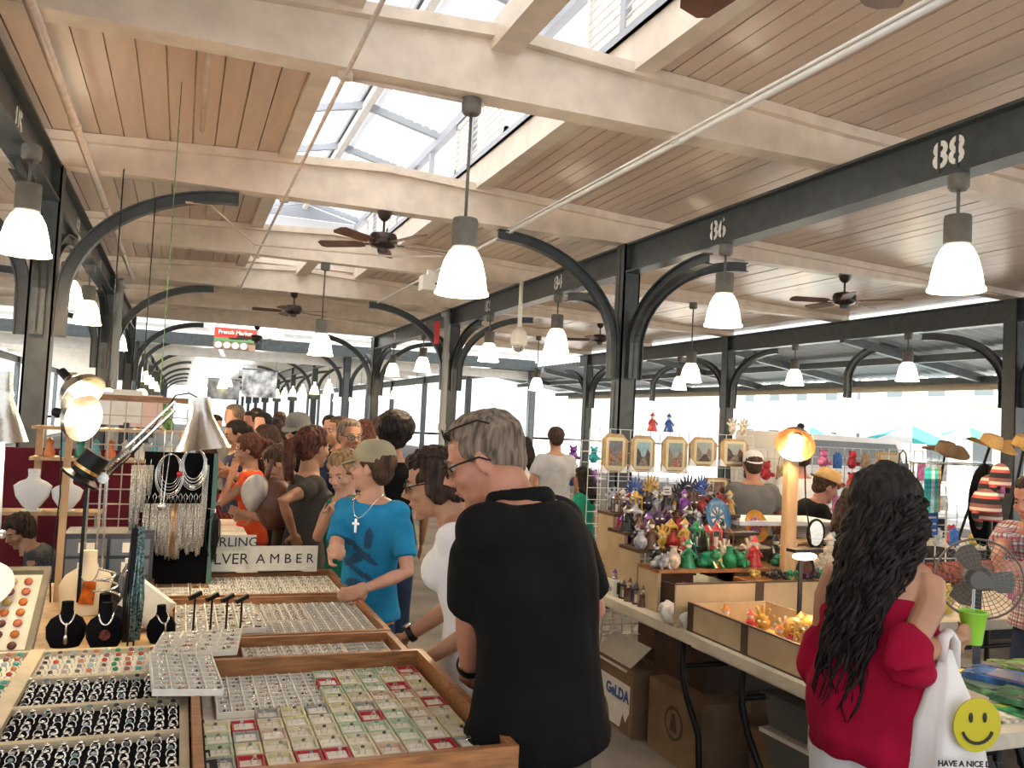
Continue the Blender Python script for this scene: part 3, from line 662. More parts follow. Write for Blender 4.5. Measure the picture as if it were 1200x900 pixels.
    for ex in extras:
        if ex[0] in ('glasses', 'shades'):
            up = ex[1] if len(ex) > 1 else 0
            off = Vector((0, -.028, .085)) if up else Vector((0, 0, 0)); G = MB(); L = MB()
            q = lambda x, y, z: hp(x+off.x, y+off.y, z+off.z)
            for sg in (-1, 1):
                c = Vector((sg*.034, .098, .002)); r = (.026, .017)
                G.tube([q(c.x+r[0]*math.cos(a), c.y-abs(c.x+r[0]*math.cos(a))*.12, c.z+r[1]*math.sin(a)) for a in [2*PI*k/14 for k in range(14)]], .0022*s, 6, closed=True)
                L.rings([[q(c.x+r[0]*math.cos(2*PI*k/14), c.y-abs(c.x+r[0]*math.cos(2*PI*k/14))*.12+dy, c.z+r[1]*math.sin(2*PI*k/14)) for k in range(14)] for dy in (0, .0015)])
                G.tube([q(sg*.06, .09, .006), q(sg*.079, .05, .008), q(sg*.084, -.005, .006), q(sg*.082, -.03, -.012)], .0028*s, 6)
            G.tube([q(-.01, .1, .006), q(0, .102, .009), q(.01, .1, .006)], .002*s, 6)
            o = P('spectacles' if ex[0] == 'glasses' else 'sunglasses', G, M_black, t, True); P('lens', L, M_lens if ex[0] == 'glasses' else M_dklens, o)
        if ex[0] == 'cap':
            K = MB(); K.rings([[hp((.086)*math.cos(2*PI*k/24)*q, -.012+.102*math.sin(2*PI*k/24)*q, z) for k in range(24)] for q, z in ((1.0, .03), (1.02, .05), (.98, .08), (.86, .108), (.6, .128), (.3, .136), (.02, .138))])
            o = P('cap', K, ex[1], t, 'auto'); V = MB()
            yd = -1 if len(ex) > 2 else 1
            V.rings([[hp(.072*math.cos(a), yd*(.055+.10*math.sin(a)), .034+dz-.034*math.sin(a)) for a in [PI*k/14 for k in range(15)]] for dz in (0, .008)])
            P('cap_brim', V, ex[1], o, False); P('cap_button', MB().ell(hp(0, -.012, .138), .007*s, 8, 6), ex[1], o)
        if ex[0] == 'fedora':
            K = MB().rings([[hp(a_*math.cos(2*PI*k/24), -.01+b_*math.sin(2*PI*k/24), z) for k in range(24)] for a_, b_, z in ((.125, .145, .052), (.126, .146, .057), (.088, .105, .06), (.085, .102, .09), (.078, .092, .135), (.06, .075, .15), (.03, .05, .14), (.01, .02, .135))])
            o = P('straw_hat', K, ex[1], t, 'auto'); P('hat_band', MB().rings([[hp(.0885*math.cos(2*PI*k/24), -.01+.1055*math.sin(2*PI*k/24), z) for k in range(24)] for z in (.062, .085)], cap=False), ex[1], o)
        if ex[0] == 'earring': P('earring', MB().ell(hp(-.082, -.012, -.048), .006*s, 8, 6), M_silver, t, True); P('earring', MB().ell(hp(.082, -.012, -.048), .006*s, 8, 6), M_silver, t, True)
        if ex[0] == 'necklace':
            P('necklace', MB().tube([nbp+Vector((.07*s*math.cos(a), .03*s+.085*s*max(0, math.sin(a))*1.15+(-.04*s if math.sin(a) < 0 else 0), .015*s-.11*s*max(0, math.sin(a))**2)) for a in [2*PI*k/20 for k in range(20)]], .0022, 5, closed=True), ex[1], t, True)
            if len(ex) > 2:
                p = nbp+Vector((0, .145*s, -.13*s)); P('pendant_cross', MB().bb(-.006, .006, -.003, .003, -.03, .03).bb(-.018, .018, -.003, .003, .004, .014), M_silver, t, loc=p)
        if ex[0] == 'watch':
            S0, E, W1, g = sh[ex[1]]; d = (W1-E).normalized(); c = W1-d*.02
            M = d.to_track_quat('Z', 'Y').to_matrix(); o = P('wristwatch', MB().lathe([(.034*s*g, -.011), (.036*s*g, 0), (.034*s*g, .011), (.031*s*g, .011), (.031*s*g, -.011)], 18, cap=False), M_black, t, 'auto', loc=c, rot=M.to_euler())
            P('watch_face', MB().tube([(0, .034*s*g, 0), (0, .043*s*g, 0)], .018, 14), M_silver, o, loc=(0, 0, 0))
    return t, sh, s, ang, root, hp
NAVY = cloth('navy', (.02, .03, .07)); WHT = cloth('white', (.78, .76, .75), .05, .3); BLK = cloth('black', (.0055, .0055, .006), .3); KHK = cloth('khaki', (.10, .095, .065)); BLUE = cloth('blue', (.02, .22, .42))
GRN = cloth('green', (.015, .22, .14)); DGR = cloth('charcoal', (.055, .05, .045)); ORG = cloth('orange', (.75, .09, .03)); RED = cloth('crimson', (.31, .004, .03)); GRY = cloth('grey', (.14, .14, .14)); DEN = cloth('denim', (.03, .045, .09)); BRN = cloth('brown', (.06, .03, .025)); PNK = cloth('pink', (.6, .2, .4)); LGR = cloth('pale_grey', (.4, .42, .45))
TANC = cloth('cap_tan', (.34, .30, .20)); STRAW = mat('straw', (.55, .34, .12), .7, noise_amt=.15, scale=90, bump=.4)
# shared directions: L = picture left, A = away from camera
Lf = Vector((-.93, .36)); Aw = Vector((.36, .93))
def D2(a, l): v = Aw*a+Lf*l; return (v.x, v.y)
person('grey-haired man in black polo shirt looking down at the ring boxes', (566, 538), 2.3, D2(.62, .95), D2(.12, 1), .42, .14, 'ruddy', 1.14, 'm', ('short', 'grey'), BLK, (KHK, 'long'), crane=.72,
       armL=((548, 815), 2.45), armR=(.12, .10, -.46), sleeve=.85, lod=0, topkind='polo', hint={-1: (-1, -.3, 0), 1: (.6, -.8, 0)}, extras=(('glasses',), ('shades', 1), ('watch', -1)))
person('older woman in white t-shirt and glasses beside the man in black', (508, 566), 2.88, D2(.18, 1), D2(-.02, 1), .25, .16, 'tan', 1.12, 'f', ('bob', 'dark'), WHT, (BLK, 'long'), crane=.5,
       armL=((505, 770), 2.68), armR=(.02, .25, -.42), sleeve=.62, lod=0, hint={-1: (0, -1, 0)}, extras=(('glasses',), ('shades', 1), ('earring',), ('watch', 1)))
BOY = person('boy in tan cap and blue graphic t-shirt looking over his shoulder', (436, 548), 3.85, D2(-.9, .35), D2(.25, 1), -.02, .02, 'pale', .92, 'm', ('cap', 'brown'), BLUE, (DEN, 'long'),
       armR=((390, 645), 3.5), armL=((432, 688), 3.55), sleeve=.75, lod=1, curl=(.5, 1.1), extras=(('cap', TANC), ('necklace', M_silver, 1)))
def shirt_print(res, shapes, m, x0=-.13, x1=.13, z0=1.0, z1=1.36, n=44):
    """flat print laid on the front of the shirt: grid cells inside the shapes, cast onto the cloth"""
    from mathutils.bvhtree import BVHTree
    t, s = res[0], res[2]; sh_ = [c for c in t.children if c.name.startswith('shirt')][0]; me = sh_.data
    bv = BVHTree.FromPolygons([v.co[:] for v in me.vertices], [p.vertices[:] for p in me.polygons]); g = {}; mb = MB()
    def pt(i, j):
        if (i, j) not in g:
            o = Vector((x0+(x1-x0)*i/n, .6, z0+(z1-z0)*j/n))*s; h = bv.ray_cast(o, Vector((0, -1, 0)))[0]; g[i, j] = None if h is None else h+Vector((0, .0025, 0))
        return g[i, j]
    for i in range(n):
        for j in range(n):
            u, v = (i+.5)/n*2-1, (j+.5)/n*2-1
            if any(((u-a)*math.cos(r)+(v-b)*math.sin(r))**2/(p*p)+(-(u-a)*math.sin(r)+(v-b)*math.cos(r))**2/(q*q) < 1+.5*noise.noise(Vector((u*9, v*9, 3))) for a, b, p, q, r in shapes):
                q4 = [pt(i, j), pt(i+1, j), pt(i+1, j+1), pt(i, j+1)]
                if all(q4): mb.add(q4, [(0, 1, 2, 3)])
    P('shirt_print', mb, m, t)
shirt_print(BOY, [(-.1, .2, .75, .10, .5), (.2, .0, .6, .13, -.3), (.0, -.35, .8, .08, .35), (-.4, .6, .16, .3, .2), (.45, .5, .3, .1, .3), (.1, -.7, .5, .14, .1)], mat('navy_print', (.015, .07, .14), .85))
person('girl in green tank top looking down beside the boy in blue', (402, 553), 4.35, D2(-.75, .6), D2(-.8, .35), .4, .06, 'pale', .98, 'f', ('pony', 'blond'), GRN, (DEN, 'long'),
       armR=((386, 600), 4.1), topkind='tank', lod=1, curl=(.5, 1.2), extras=(('necklace', M_black),), hint={1: (.8, -.3, -.8)})
person('woman with long ponytail in charcoal t-shirt seen from the side', (368, 524), 4.85, D2(.45, -.8), D2(.75, -.6), .1, .02, 'tan', 1.02, 'f', ('pony', 'auburn'), DGR, (BRN, 'long'),
       armL=(-.06, .03, -.52), armR=((344, 625), 4.6), sleeve=.5, lod=1)
person('brown-haired woman bending over the far display table', (326, 543), 5.5, D2(.1, 1), D2(-.2, 1), .6, .5, 'tan', .95, 'f', ('bun', 'brown'), BRN, (DEN, 'long'),
       armL=(.05, .4, -.2), armR=(.0, .4, -.25), sleeve=.6, lod=1)
person('woman in bright orange top handling goods at the table', (291, 527), 6.0, D2(-.25, 1), D2(-.1, 1), .3, .05, 'tan', 1.0, 'f', ('pony', 'auburn'), ORG, (DEN, 'long'),
       armL=((272, 555), 5.9), armR=((268, 560), 6.1), sleeve=.3, lod=1)
person('young man in dark printed shirt facing the table in the crowd', (276, 509), 6.9, D2(-.5, 1), D2(-.6, .8), .3, .04, 'olive', 1.05, 'm', ('short', 'black'), NAVY, (DEN, 'long'), armL=((262, 548), 6.6), armR=((258, 552), 6.8), lod=2)
bgp = [((273, 488), 8.7, 'm', 'grey', GRY, 'grey-haired tall man at the left of the crowd', D2(-.7, .6), ()), ((292, 494), 9.8, 'm', 'dark', NAVY, 'dark-haired man half hidden between two taller heads', D2(-1, .2), ()),
 ((307, 497), 8.5, 'm', 'black', WHT, 'black-haired man in white shirt in the crowd', D2(-1, .3), ()), ((322, 502), 9.1, 'm', 'black', WHT, 'man in white shirt with his back turned in the crowd', D2(1, -.2), ()),
 ((283, 512), 7.6, 'f', 'black', BLK, 'dark-haired woman behind the orange top', D2(.4, 1), ()), ((310, 514), 7.0, 'f', 'dark', BRN, 'woman with dark long hair behind the bending woman', D2(-.3, .9), ()),
 ((333, 512), 7.45, 'f', 'dark', GRY, 'dark-haired woman between crowd and ponytail woman', D2(.6, -.3), ()), ((348, 505), 6.3, 'm', 'brown', BLK, 'man in grey flat cap and sunglasses in the crowd', D2(-1, .3), (('cap', GRY), ('shades',))),
 ((396, 505), 7.0, 'm', 'brown', BLK, 'brown-haired man behind the girl in green', D2(-.6, .9), ()), ((410, 511), 5.9, 'm', 'grey', NAVY, 'grey-haired man with glasses behind the girl in green', D2(-.8, -.6), (('glasses',),)),
 ((426, 508), 7.4, 'f', 'auburn', PNK, 'person in pink top behind the boy in the tan cap', D2(1, .2), ()), ((462, 512), 5.6, 'f', 'black', BLK, 'person with bushy black hair behind the boy in blue', D2(1, .3), ()), ((445, 502), 8.5, 'm', 'auburn', RED, 'person in red far behind the boy in the tan cap', D2(1, 0), ()),
 ((651, 514), 8.6, 'm', 'dark', LGR, 'man in pale grey t-shirt walking away in the next aisle', D2(.9, .2), ()), ((613, 524), 9.4, 'f', 'black', WHT, 'distant person in white top beside the man in black', D2(.5, .5), ()),
 ((682, 560), 7.6, 'f', 'black', GRN, 'short dark-haired person by the colourful far stall', D2(.3, .5), ()),
 ((300, 489), 11, 'm', 'brown', GRY, 'distant man at the back of the crowd', D2(-1, .1), ()), ((328, 493), 12, 'f', 'brown', RED, 'distant person in red at the back of the crowd', D2(1, .1), ()), ((252, 499), 9.5, 'f', 'dark', BRN, 'person at the far left end of the crowd', D2(-.4, -1), ()),
 ((345, 494), 14, 'm', 'black', BLK, 'distant dark figure at the back of the hall', D2(1, 0), ()), ((386, 499), 9.5, 'm', 'black', DGR, 'dark-haired man far behind the girl in green', D2(-1, -.2), ()),]
for (px, dp, sx, hr, tp, lb, fc, ex) in bgp:
    st = 'afro' if 'bushy' in lb else ('long' if sx == 'f' else 'short')
    person(lb, px, dp, fc, None, .1, .03, R.choice(['tan', 'pale', 'olive', 'ruddy']), 1.0, sx, (st, hr), tp, (R.choice([DEN, KHK, BLK]), 'long'), lod=2 if dp < 7.5 else 3, extras=ex)
person('man in charcoal t-shirt and white cap with his back turned', (882, 546), 7.0, D2(1, -.05), None, .15, .05, 'ruddy', 1.12, 'm', ('cap', 'brown'), GRY, (BLK, 'long'), armR=(.1, .2, -.45), lod=2, extras=(('cap', WHT, 1),))
person('man in white t-shirt behind the wooden lamp post', (936, 538), 7.2, D2(1, .3), None, .3, .05, 'ruddy', 1.05, 'm', ('short', 'dark'), WHT, (BLK, 'long'), lod=2, armR=(.08, .1, -.48))
person('man in straw fedora and black t-shirt bending over goods', (968, 571), 6.2, D2(.15, -1), D2(.1, -1), .35, .3, 'ruddy', 1.0, 'm', ('short', 'brown'), BLK, (KHK, 'long'), lod=1, armL=(-.05, .38, -.3), armR=(.02, .38, -.3), extras=(('fedora', STRAW),))
person('girl with long brown hair beside the man in the fedora', (1004, 588), 5.5, D2(.3, -1), None, .2, .1, 'pale', .95, 'f', ('long', 'brown'), BRN, (DEN, 'long'), lod=1)
PLD = bpy.data.materials.new('plaid_cotton'); PLD.use_nodes = True; _n = PLD.node_tree; _b = _n.nodes['Principled BSDF']; _b.inputs['Roughness'].default_value = .85
_tc = _n.nodes.new('ShaderNodeTexCoord'); _prev = None
for ax, sc_, col in (('Z', 9, (.5, .05, .06, 1)), ('Z', 17, (.03, .03, .06, 1)), ('X', 9, (.5, .05, .06, 1)), ('X', 17, (.03, .03, .06, 1))):
    w = _n.nodes.new('ShaderNodeTexWave'); w.bands_direction = ax; w.inputs['Scale'].default_value = sc_; _n.links.new(_tc.outputs['Object'], w.inputs['Vector'])
    r_ = _n.nodes.new('ShaderNodeMath'); r_.operation = 'GREATER_THAN'; r_.inputs[1].default_value = .78; _n.links.new(w.outputs['Fac'], r_.inputs[0])
    h_ = _n.nodes.new('ShaderNodeMath'); h_.operation = 'MULTIPLY'; h_.inputs[1].default_value = .65; _n.links.new(r_.outputs[0], h_.inputs[0])
    mx = _n.nodes.new('ShaderNodeMix'); mx.data_type = 'RGBA'; _n.links.new(h_.outputs[0], mx.inputs['Factor']); mx.inputs['B'].default_value = col
    if _prev: _n.links.new(_prev, mx.inputs['A'])
    else: mx.inputs['A'].default_value = (.62, .60, .58, 1)
    _prev = mx.outputs['Result']
_n.links.new(_prev, _b.inputs['Base Color'])
person('man in plaid shirt leaning in at the edge of the view', (1208, 585), 4.2, D2(-.5, .9), None, .3, .22, 'ruddy', 1.1, 'm', ('short', 'dark'), PLD, (DEN, 'long'), armR=((1165, 660), 3.9), armL=((1190, 668), 3.8), sleeve=.75, lod=1)
# seated seller at the lower left, dark hair, behind the trays
person('dark-haired seller sitting low behind the trays in a dotted dark top', (22, 622), 4.3, D2(-.3, .8), D2(-.9, .5), .5, .35, 'tan', 1.0, 'f', ('bob', 'dark'), mat('dotted_dark_cloth', (.01, .012, .016), .8, noise_amt=.2, scale=160, col2=(.08, .09, .1)), (BLK, 'long'), armL=(-.1, .3, -.3), armR=(.1, .3, -.35), sleeve=1.5, lod=1)
# the woman in red with off-shoulder top and long curly hair
t, sh, s_, an, rt, hp = person('woman with long black curly hair in off-shoulder crimson top', (1040, 594), 2.5, D2(.84, -.62), D2(.8, -.9), .1, .04, 'tan', 1.08, 'f', ('bob', 'black'), RED, (WHT, 'shorts'),
       armR=((1120, 748), 2.36), armL=(-.02, .25, -.33), sleeve=.5, lod=0, topkind='off', curl=(.4, .75), hint={1: (.05, -.5, -1), -1: (-.1, -.4, -1)}, hand_n={1: (-.6, .3, 0)})
inv = Matrix.Rotation(-an, 3, 'Z')
Sb = MB()   # loose blouse below the bare shoulders
rs = []
for z, a, b, dy in ((.87, .165, .145, -.02), (.885, .19, .168, -.022), (.94, .203, .174, -.025), (1.0, .20, .165, -.02), (1.12, .185, .145, -.005), (1.22, .172, .13, .01), (1.27, .168, .122, .01), (1.295, .162, .112, .01), (1.30, .15, .1, .01)):
    rs.append([Vector((a*math.cos(q)*1.04, dy+b*math.sin(q)*1.04, z))*s_ for q in [2*PI*k/28 for k in range(28)]])
Sb.rings(rs)
for sd in (-1, 1):
    S0, E, W1, g = sh[sd]
    Sb.tube([S0*.36+E*.64+Vector((-sd*.03, 0, 0)), S0*.2+E*.8, E+Vector((0, 0, -.02)), E*.8+W1*.2], [.05, .058, .064, .054], 14)
    Sb.tube([S0*.2+E*.8, E+Vector((0, 0, -.05)), E*.6+W1*.4+Vector((0, 0, -.05))], [.045, .05, .03], 12)
P('blouse', remesh(Sb, .010, 4, 'blouse', RED, .034, 9, 4), None, t)
inv = Matrix.Rotation(-an, 3, 'Z'); drift = inv @ Vector((-.93, .36, 0)); back = inv @ Vector((-.30, -.8, 0))
cr = MB()   # curls falling over her back and left shoulder
for k in range(460):
    a = R.uniform(0, 2*PI); r0 = R.uniform(.35, 1)**.5; sx = math.cos(a)*r0; sy = math.sin(a)*r0
    top = hp(0, -.02, 0)+drift*(sx*.072)+back*(sy*.08)*1.0+Vector((0, 0, .118-.085*r0*r0))
    if (inv @ Vector((0, 0, 0))).length == 0 and sy < -.55: continue
    Ln = R.uniform(.25, .62) if sx > -.1 else R.uniform(.12, .30)
    ph = R.uniform(0, 6); am = R.uniform(.006, .02); fq = R.uniform(3, 7); pts = []; th = math.atan2(sy, sx)
    for q in range(16):
        u = q/15; bulge = math.sin(min(u*2.6, 1)*PI/2)
        p = top+drift*(sx*.036*bulge+.11*u**1.3*(Ln/.5))+back*((sy*.035+.03)*bulge+.03*u)-Vector((0, 0, Ln*u))
        p = p-drift*(sx*.06*max(0, u-.5))
        p += Vector((am*math.sin(ph+fq*u*4), am*math.cos(ph+fq*u*4), 0))*min(1, u*3); pts.append(p)
    cr.tube(pts, [.008]*9+[.0075, .007, .0065, .006, .0045, .003, .0015], 4)
core = MB(); c0 = hp(0, -.02, .0)
core.ell(c0+Vector((0, 0, .03)), (.098, .1, .1), 16, 12); core.tube([c0+Vector((0, 0, .02)), c0+drift*.01+back*.035-Vector((0, 0, .1)), c0+drift*.06+back*.06-Vector((0, 0, .24)), c0+drift*.10+back*.06-Vector((0, 0, .38)), c0+drift*.12+back*.05-Vector((0, 0, .46))], [.09, .10, .088, .055, .02], 14)
P('hair_mass', remesh(core, .008, 2, 'hair_mass', HR['black'], .014, 40, 2), None, t)
P('hair_curls', cr, HR['black'], t, True, stuff=True)
LADY = (t, sh, s_, an, rt)
# ================================================================ LEFT JEWELLERY STALL
M_frame = mat('cream_tray_wood', (.58, .48, .32), .5, noise_amt=.1, scale=12); M_foamw = mat('cream_foam', (.76, .70, .58), .9, noise_amt=.05, scale=60); M_foamg = mat('grey_foam', (.42, .42, .44), .9)
M_stone = rnd_mat('ring_stones', [(.12, .10, .09), (.5, .48, .44), (.05, .05, .05), (.3, .25, .2), (.2, .28, .3)], .2, .3)
M_stonec = rnd_mat('coloured_stones', [(.55, .06, .04), (.1, .45, .4), (.02, .25, .12), (.35, .5, .55), (.6, .2, .1), (.3, .12, .1)], .15)
M_jewel = isl_mat('mixed_jewels', [(.75, .74, .7), (.35, .33, .3), (.8, .78, .74), (.55, .3, .25), (.12, .11, .1), (.6, .62, .66)], .2, .7)
M_cloth_m = mat('burgundy_cloth', (.16, .008, .02), .9, noise_amt=.2, scale=7, bump=.4); M_skirt = mat('dark_table_cloth', (.02, .02, .022), .95)
t = T('display_table', 'long cloth-covered table carrying the near jewellery trays', 'table', (0, 0, 0))
P('tabletop', MB().bb(-2.1, .72, 1.0, 4.3, .84, .875), M_pine, t); P('table_cloth', MB().bb(.68, .70, 1.0, 4.3, .03, .84).bb(-2.1, .70, 4.26, 4.28, .03, .84), M_skirt, t)
for x in (-1.9, .6):
    for y in (1.2, 4.1): P('leg', MB().bb(x-.025, x+.025, y-.025, y+.025, 0, .84), M_steel, t)
t = T('display_table', 'long table carrying the farther display cases along the aisle', 'table', (0, 0, 0))
P('tabletop', MB().bb(-.25, .44, 4.45, 8.9, .80, .835), M_pine, t); P('table_cloth', MB().bb(.39, .41, 4.5, 8.9, .03, .80).bb(-.24, .39, 4.5, 4.52, .03, .8), M_skirt, t)
for x in (-.2, .35):
    for y in (4.6, 8.7): P('leg', MB().bb(x-.025, x+.025, y-.025, y+.025, 0, .80), M_steel, t)
def wtray(label, x0, x1, y0, y1, z0, h, m=M_wood, th=.02, skip=''):
    t = T('wooden_tray', label, 'tray', ((x0+x1)/2, (y0+y1)/2, z0)); a, b = (x1-x0)/2, (y1-y0)/2
    P('tray_base', MB().bb(-a, a, -b, b, 0, .01), m, t)
    for n, c in (('f', (-a, a, -b, -b+th)), ('b', (-a, a, b-th, b)), ('l', (-a, -a+th, -b+th, b-th)), ('r', (a-th, a, -b+th, b-th))):
        P('rail', MB().bb(*c, 0, h), m, t)
    return t
# --- tray one: little ring boxes
tr = wtray('large orange-brown wooden tray full of small ring boxes', .07, .755, 1.80, 2.63, .877, .085)
P('tray_lining', MB().bb(-.31, .31, -.38, .38, .01, .02), M_foamw, tr)
cols = {'red': (.42, .015, .03), 'pale green': (.42, .5, .33), 'cream': (.62, .55, .38), 'pinkish tan': (.56, .38, .27), 'grey': (.30, .29, .26), 'black': (.03, .03, .035), 'yellowish': (.62, .56, .3)}
bxm = {}
w, d, h = .058, .068, .03
for n, c in cols.items():
    m = mat('ring_box_'+n.replace(' ', '_'), c, .6, noise_amt=.08, scale=30)
    mb = MB(); a, b, q = w/2, d/2, .005
    mb.bb(-a, a, -b, b, 0, .006).bb(-a, a, -b, -b+q, .006, h).bb(-a, a, b-q, b, .006, h).bb(-a, -a+q, -b+q, b-q, .006, h).bb(a-q, a, -b+q, b-q, .006, h)
    bxm[n] = mb.mesh('ring_box', m)
padm = {0: MB().bb(-.0235, .0235, -.0285, .004, .006, .024).bb(-.0235, .0235, .007, .0285, .006, .024).mesh('pad', M_whitecard), 1: MB().bb(-.0235, .0235, -.0285, .0285, .006, .021).mesh('pad', M_foamw)}
def ring_mb(r=.009, st=.004):
    mb = MB(); mb.tube([(r*math.cos(a), 0, r*math.sin(a)) for a in [2*PI*k/10 for k in range(10)]], .0016, 4, closed=True); mb.mi = 1
    mb.ell((0, 0, r+st*.6), (st*1.1, st*.9, st*.8), 7, 5); return mb
ringm = ring_mb(.011, .006).mesh('ring', [M_silver, M_stone], True)
RR = random.Random(5)
for r in range(10):
    for c in range(10):
        if r >= 6 and c < 5: continue
        if r >= 5 and c < 2: continue
        n = RR.choices(list(cols), [2.6, 4, 7, 3, 2, .4, 5])[0]
        x = .128+.0617*c; y = 1.865+.0745*r
        o = T('ring_box', '%s ring box in the large tray, %s row, %s from left' % (n, ORD[r], ORD[c]), 'box', (x, y, .898), RR.uniform(-.03, .03), 'ring boxes in the large tray')
        mk('box_shell', bxm[n], o); mk('pad', padm[RR.random() < .4], o); mk('ring', ringm, o, (RR.uniform(-.008, .008), .0055, .026), (RR.uniform(-.3, .3), 0, RR.uniform(-.5, .5))).scale = (.75, .75, .75)
def foam(label, x0, x1, y0, y1, z, nx, ny, base, item, tilt=(0, 0, 0), wall=M_whitecard, kind='ring', h=.02):
    """compartmented tray: cell walls geometry + one small silver piece per cell, joined (a few pixels each)"""
    t = T('jewellery_tray', label, 'tray', ((x0+x1)/2, (y0+y1)/2, z)); t.rotation_euler = tilt; a, b = (x1-x0)/2, (y1-y0)/2
    P('tray_base', MB().bb(-a, a, -b, b, 0, h*.4), base, t); wl = MB()
    for k in range(nx+1): x = -a+2*a*k/nx; wl.bb(x-.0018, x+.0018, -b, b, 0, h)
    for k in range(ny+1): y = -b+2*b*k/ny; wl.bb(-a, a, y-.0015, y+.0015, 0, h*.85)
    P('cell_walls', wl, wall, t, stuff=True); it = MB()
    for i in range(nx):
        for j in range(ny):
            c = Vector((-a+2*a*(i+.5)/nx+RR.uniform(-.003, .003), -b+2*b*(j+.5)/ny, h*.5+.004))
            if kind == 'ring': it.tube([c+Vector((.007*math.cos(q), 0, .007*math.sin(q))) for q in [2*PI*k/7 for k in range(7)]], .0016, 4, closed=True)
            elif kind == 'drop': it.ell(c, (.004, .011, .004), 6, 4); it.ell(c+Vector((.011, 0, 0)), (.004, .011, .004), 6, 4)
            else:
                for q in range(3): it.ell(c+Vector((RR.uniform(-.01, .01), RR.uniform(-.008, .008), .003)), (RR.uniform(.003, .008), RR.uniform(.003, .007), .004), 6, 4)
    P('earrings' if kind != 'ring' else 'rings', it, item, t, True, stuff=True); return t
foam('grey foam tray of silver earrings inside the back left of the large tray', .135, .415, 2.305, 2.60, .898, 8, 9, M_foamg, M_jewel, kind='drop')
foam('tilted white-edged earring tray overlapping the left end of the large tray', -.03, .135, 2.30, 2.64, .963, 4, 9, M_foamg, M_jewel, (.0, .08, .06), kind='drop')
# --- tray two
tr = wtray('narrow wooden tray of pale earring cards behind the ring boxes', .03, .735, 2.66, 2.965, .877, .06)
foam('left pale earring tray resting askew on the narrow tray', -.02, .215, 2.68, 2.93, .955, 4, 5, M_foamw, M_jewel, (0, -.04, -.12), kind='mix')
foam('middle pale earring tray in the narrow wooden tray', .235, .40, 2.69, 2.94, .89, 4, 6, M_foamw, M_jewel, kind='ring')
foam('right pale earring tray in the narrow wooden tray', .405, .555, 2.69, 2.94, .89, 4, 6, M_foamw, M_jewel, kind='ring')
foam('black slotted ring tray at the right end of the narrow wooden tray', .56, .70, 2.69, 2.94, .89, 2, 6, M_blackvelvet, M_silver, kind='ring')
# --- tray three
tr = wtray('middle wooden tray with earring cards and black ring rows', .0, .745, 3.0, 3.62, .877, .055)
foam('pile of large silver earrings on cards at the left of the middle tray', .03, .31, 3.04, 3.58, .89, 8, 10, M_foamw, M_jewel, kind='mix', h=.03)
foam('small cream ring tray at the back of the middle wooden tray', .32, .50, 3.30, 3.59, .89, 6, 9, M_foamw, M_jewel)
foam('black ring tray at the front middle of the middle wooden tray', .32, .50, 3.04, 3.27, .89, 5, 7, M_blackvelvet, M_silver)
foam('long black ring tray at the right of the middle wooden tray', .51, .715, 3.04, 3.59, .89, 5, 14, M_blackvelvet, M_silver)
foam('cream earring cards left over the black trays in the middle tray', .24, .318, 3.04, 3.25, .93, 2, 5, M_foamw, M_jewel, kind='mix')
# --- tray four
tr = wtray('back wooden tray of cream pendant cards below the lettered signs', -.08, .735, 3.66, 4.23, .877, .055)
foam('grey bar pendant tray at the left end of the back tray', -.05, .08, 3.70, 4.18, .89, 2, 7, M_foamg, M_whitecard, kind='drop')
for k in range(4): foam('cream pendant tray in the back wooden tray, %s from its left' % ORD[k+1 if k < 0 else k], .09+.155*k, .24+.155*k, 3.70, 4.18, .89, 4, 6, M_foamw, M_jewel, kind='ring')
# --- T bars
t_ = MB().bar((0, 0, 0), (0, 0, .13), .005).bar((-.022, 0, .13), (.022, 0, .145), .012, .014)
tb = t_.mesh('t_stand', M_black)
for k, (x, y) in enumerate(((226, 741), (246, 743), (264, 744), (281, 745))):
    p = pZ(x, y, .93); tag(mk('earring_stand', tb, None, (p.x, p.y, .915), .5), 'small black t-shaped earring stand, %s from the left of four' % ORD[k], 'stand', 'black earring stands')
# --- ring tray at the near left with four compartments
def comp_tray(label, x0, x1, ys, z=.877):
    t = T('ring_tray', label, 'tray', (0, 0, 0)); zt = z+.055
    for x in (x0, x1): P('rail', MB().bb(x-.010, x+.010, ys[0]-.02, ys[-1]+.02, z, zt), M_frame, t)
    for y in ys: P('rail' if y in (ys[0], ys[-1]) else 'divider', MB().bb(x0+.010, x1-.010, y-.011, y+.011, z, zt-.001), M_frame, t)
    P('tray_base', MB().bb(x0, x1, ys[0], ys[-1], z, z+.006), M_wood, t); return t
yd = [pZ(130, yy, .93).y for yy in (888, 853, 822, 793, 758)]
yd = [1.93, 2.155, 2.395, 2.64, 2.92]
rt_ = comp_tray('cream-framed ring tray with four compartments at the lower left', -.345, .055, yd)
lt_ = comp_tray('cream-framed ring tray cut by the left edge of the view', -.77, -.365, yd)
rc = ring_mb(.010, .0075).mesh('ring', [M_silver, M_stonec], True); rs_ = ring_mb(.0105, .006).mesh('ring', [M_silver, M_stone], True)
rb = MB().tube([(.0095*math.cos(a), 0, .0095*math.sin(a)) for a in [2*PI*k/10 for k in range(10)]], [.0028]*10, 5, closed=True, sq=1.3).ell((0, 0, .011), (.0085, .007, .005), 7, 5).mesh('ring', M_silver, True)
cn = ['front black', 'second black', 'third black', 'back cream']
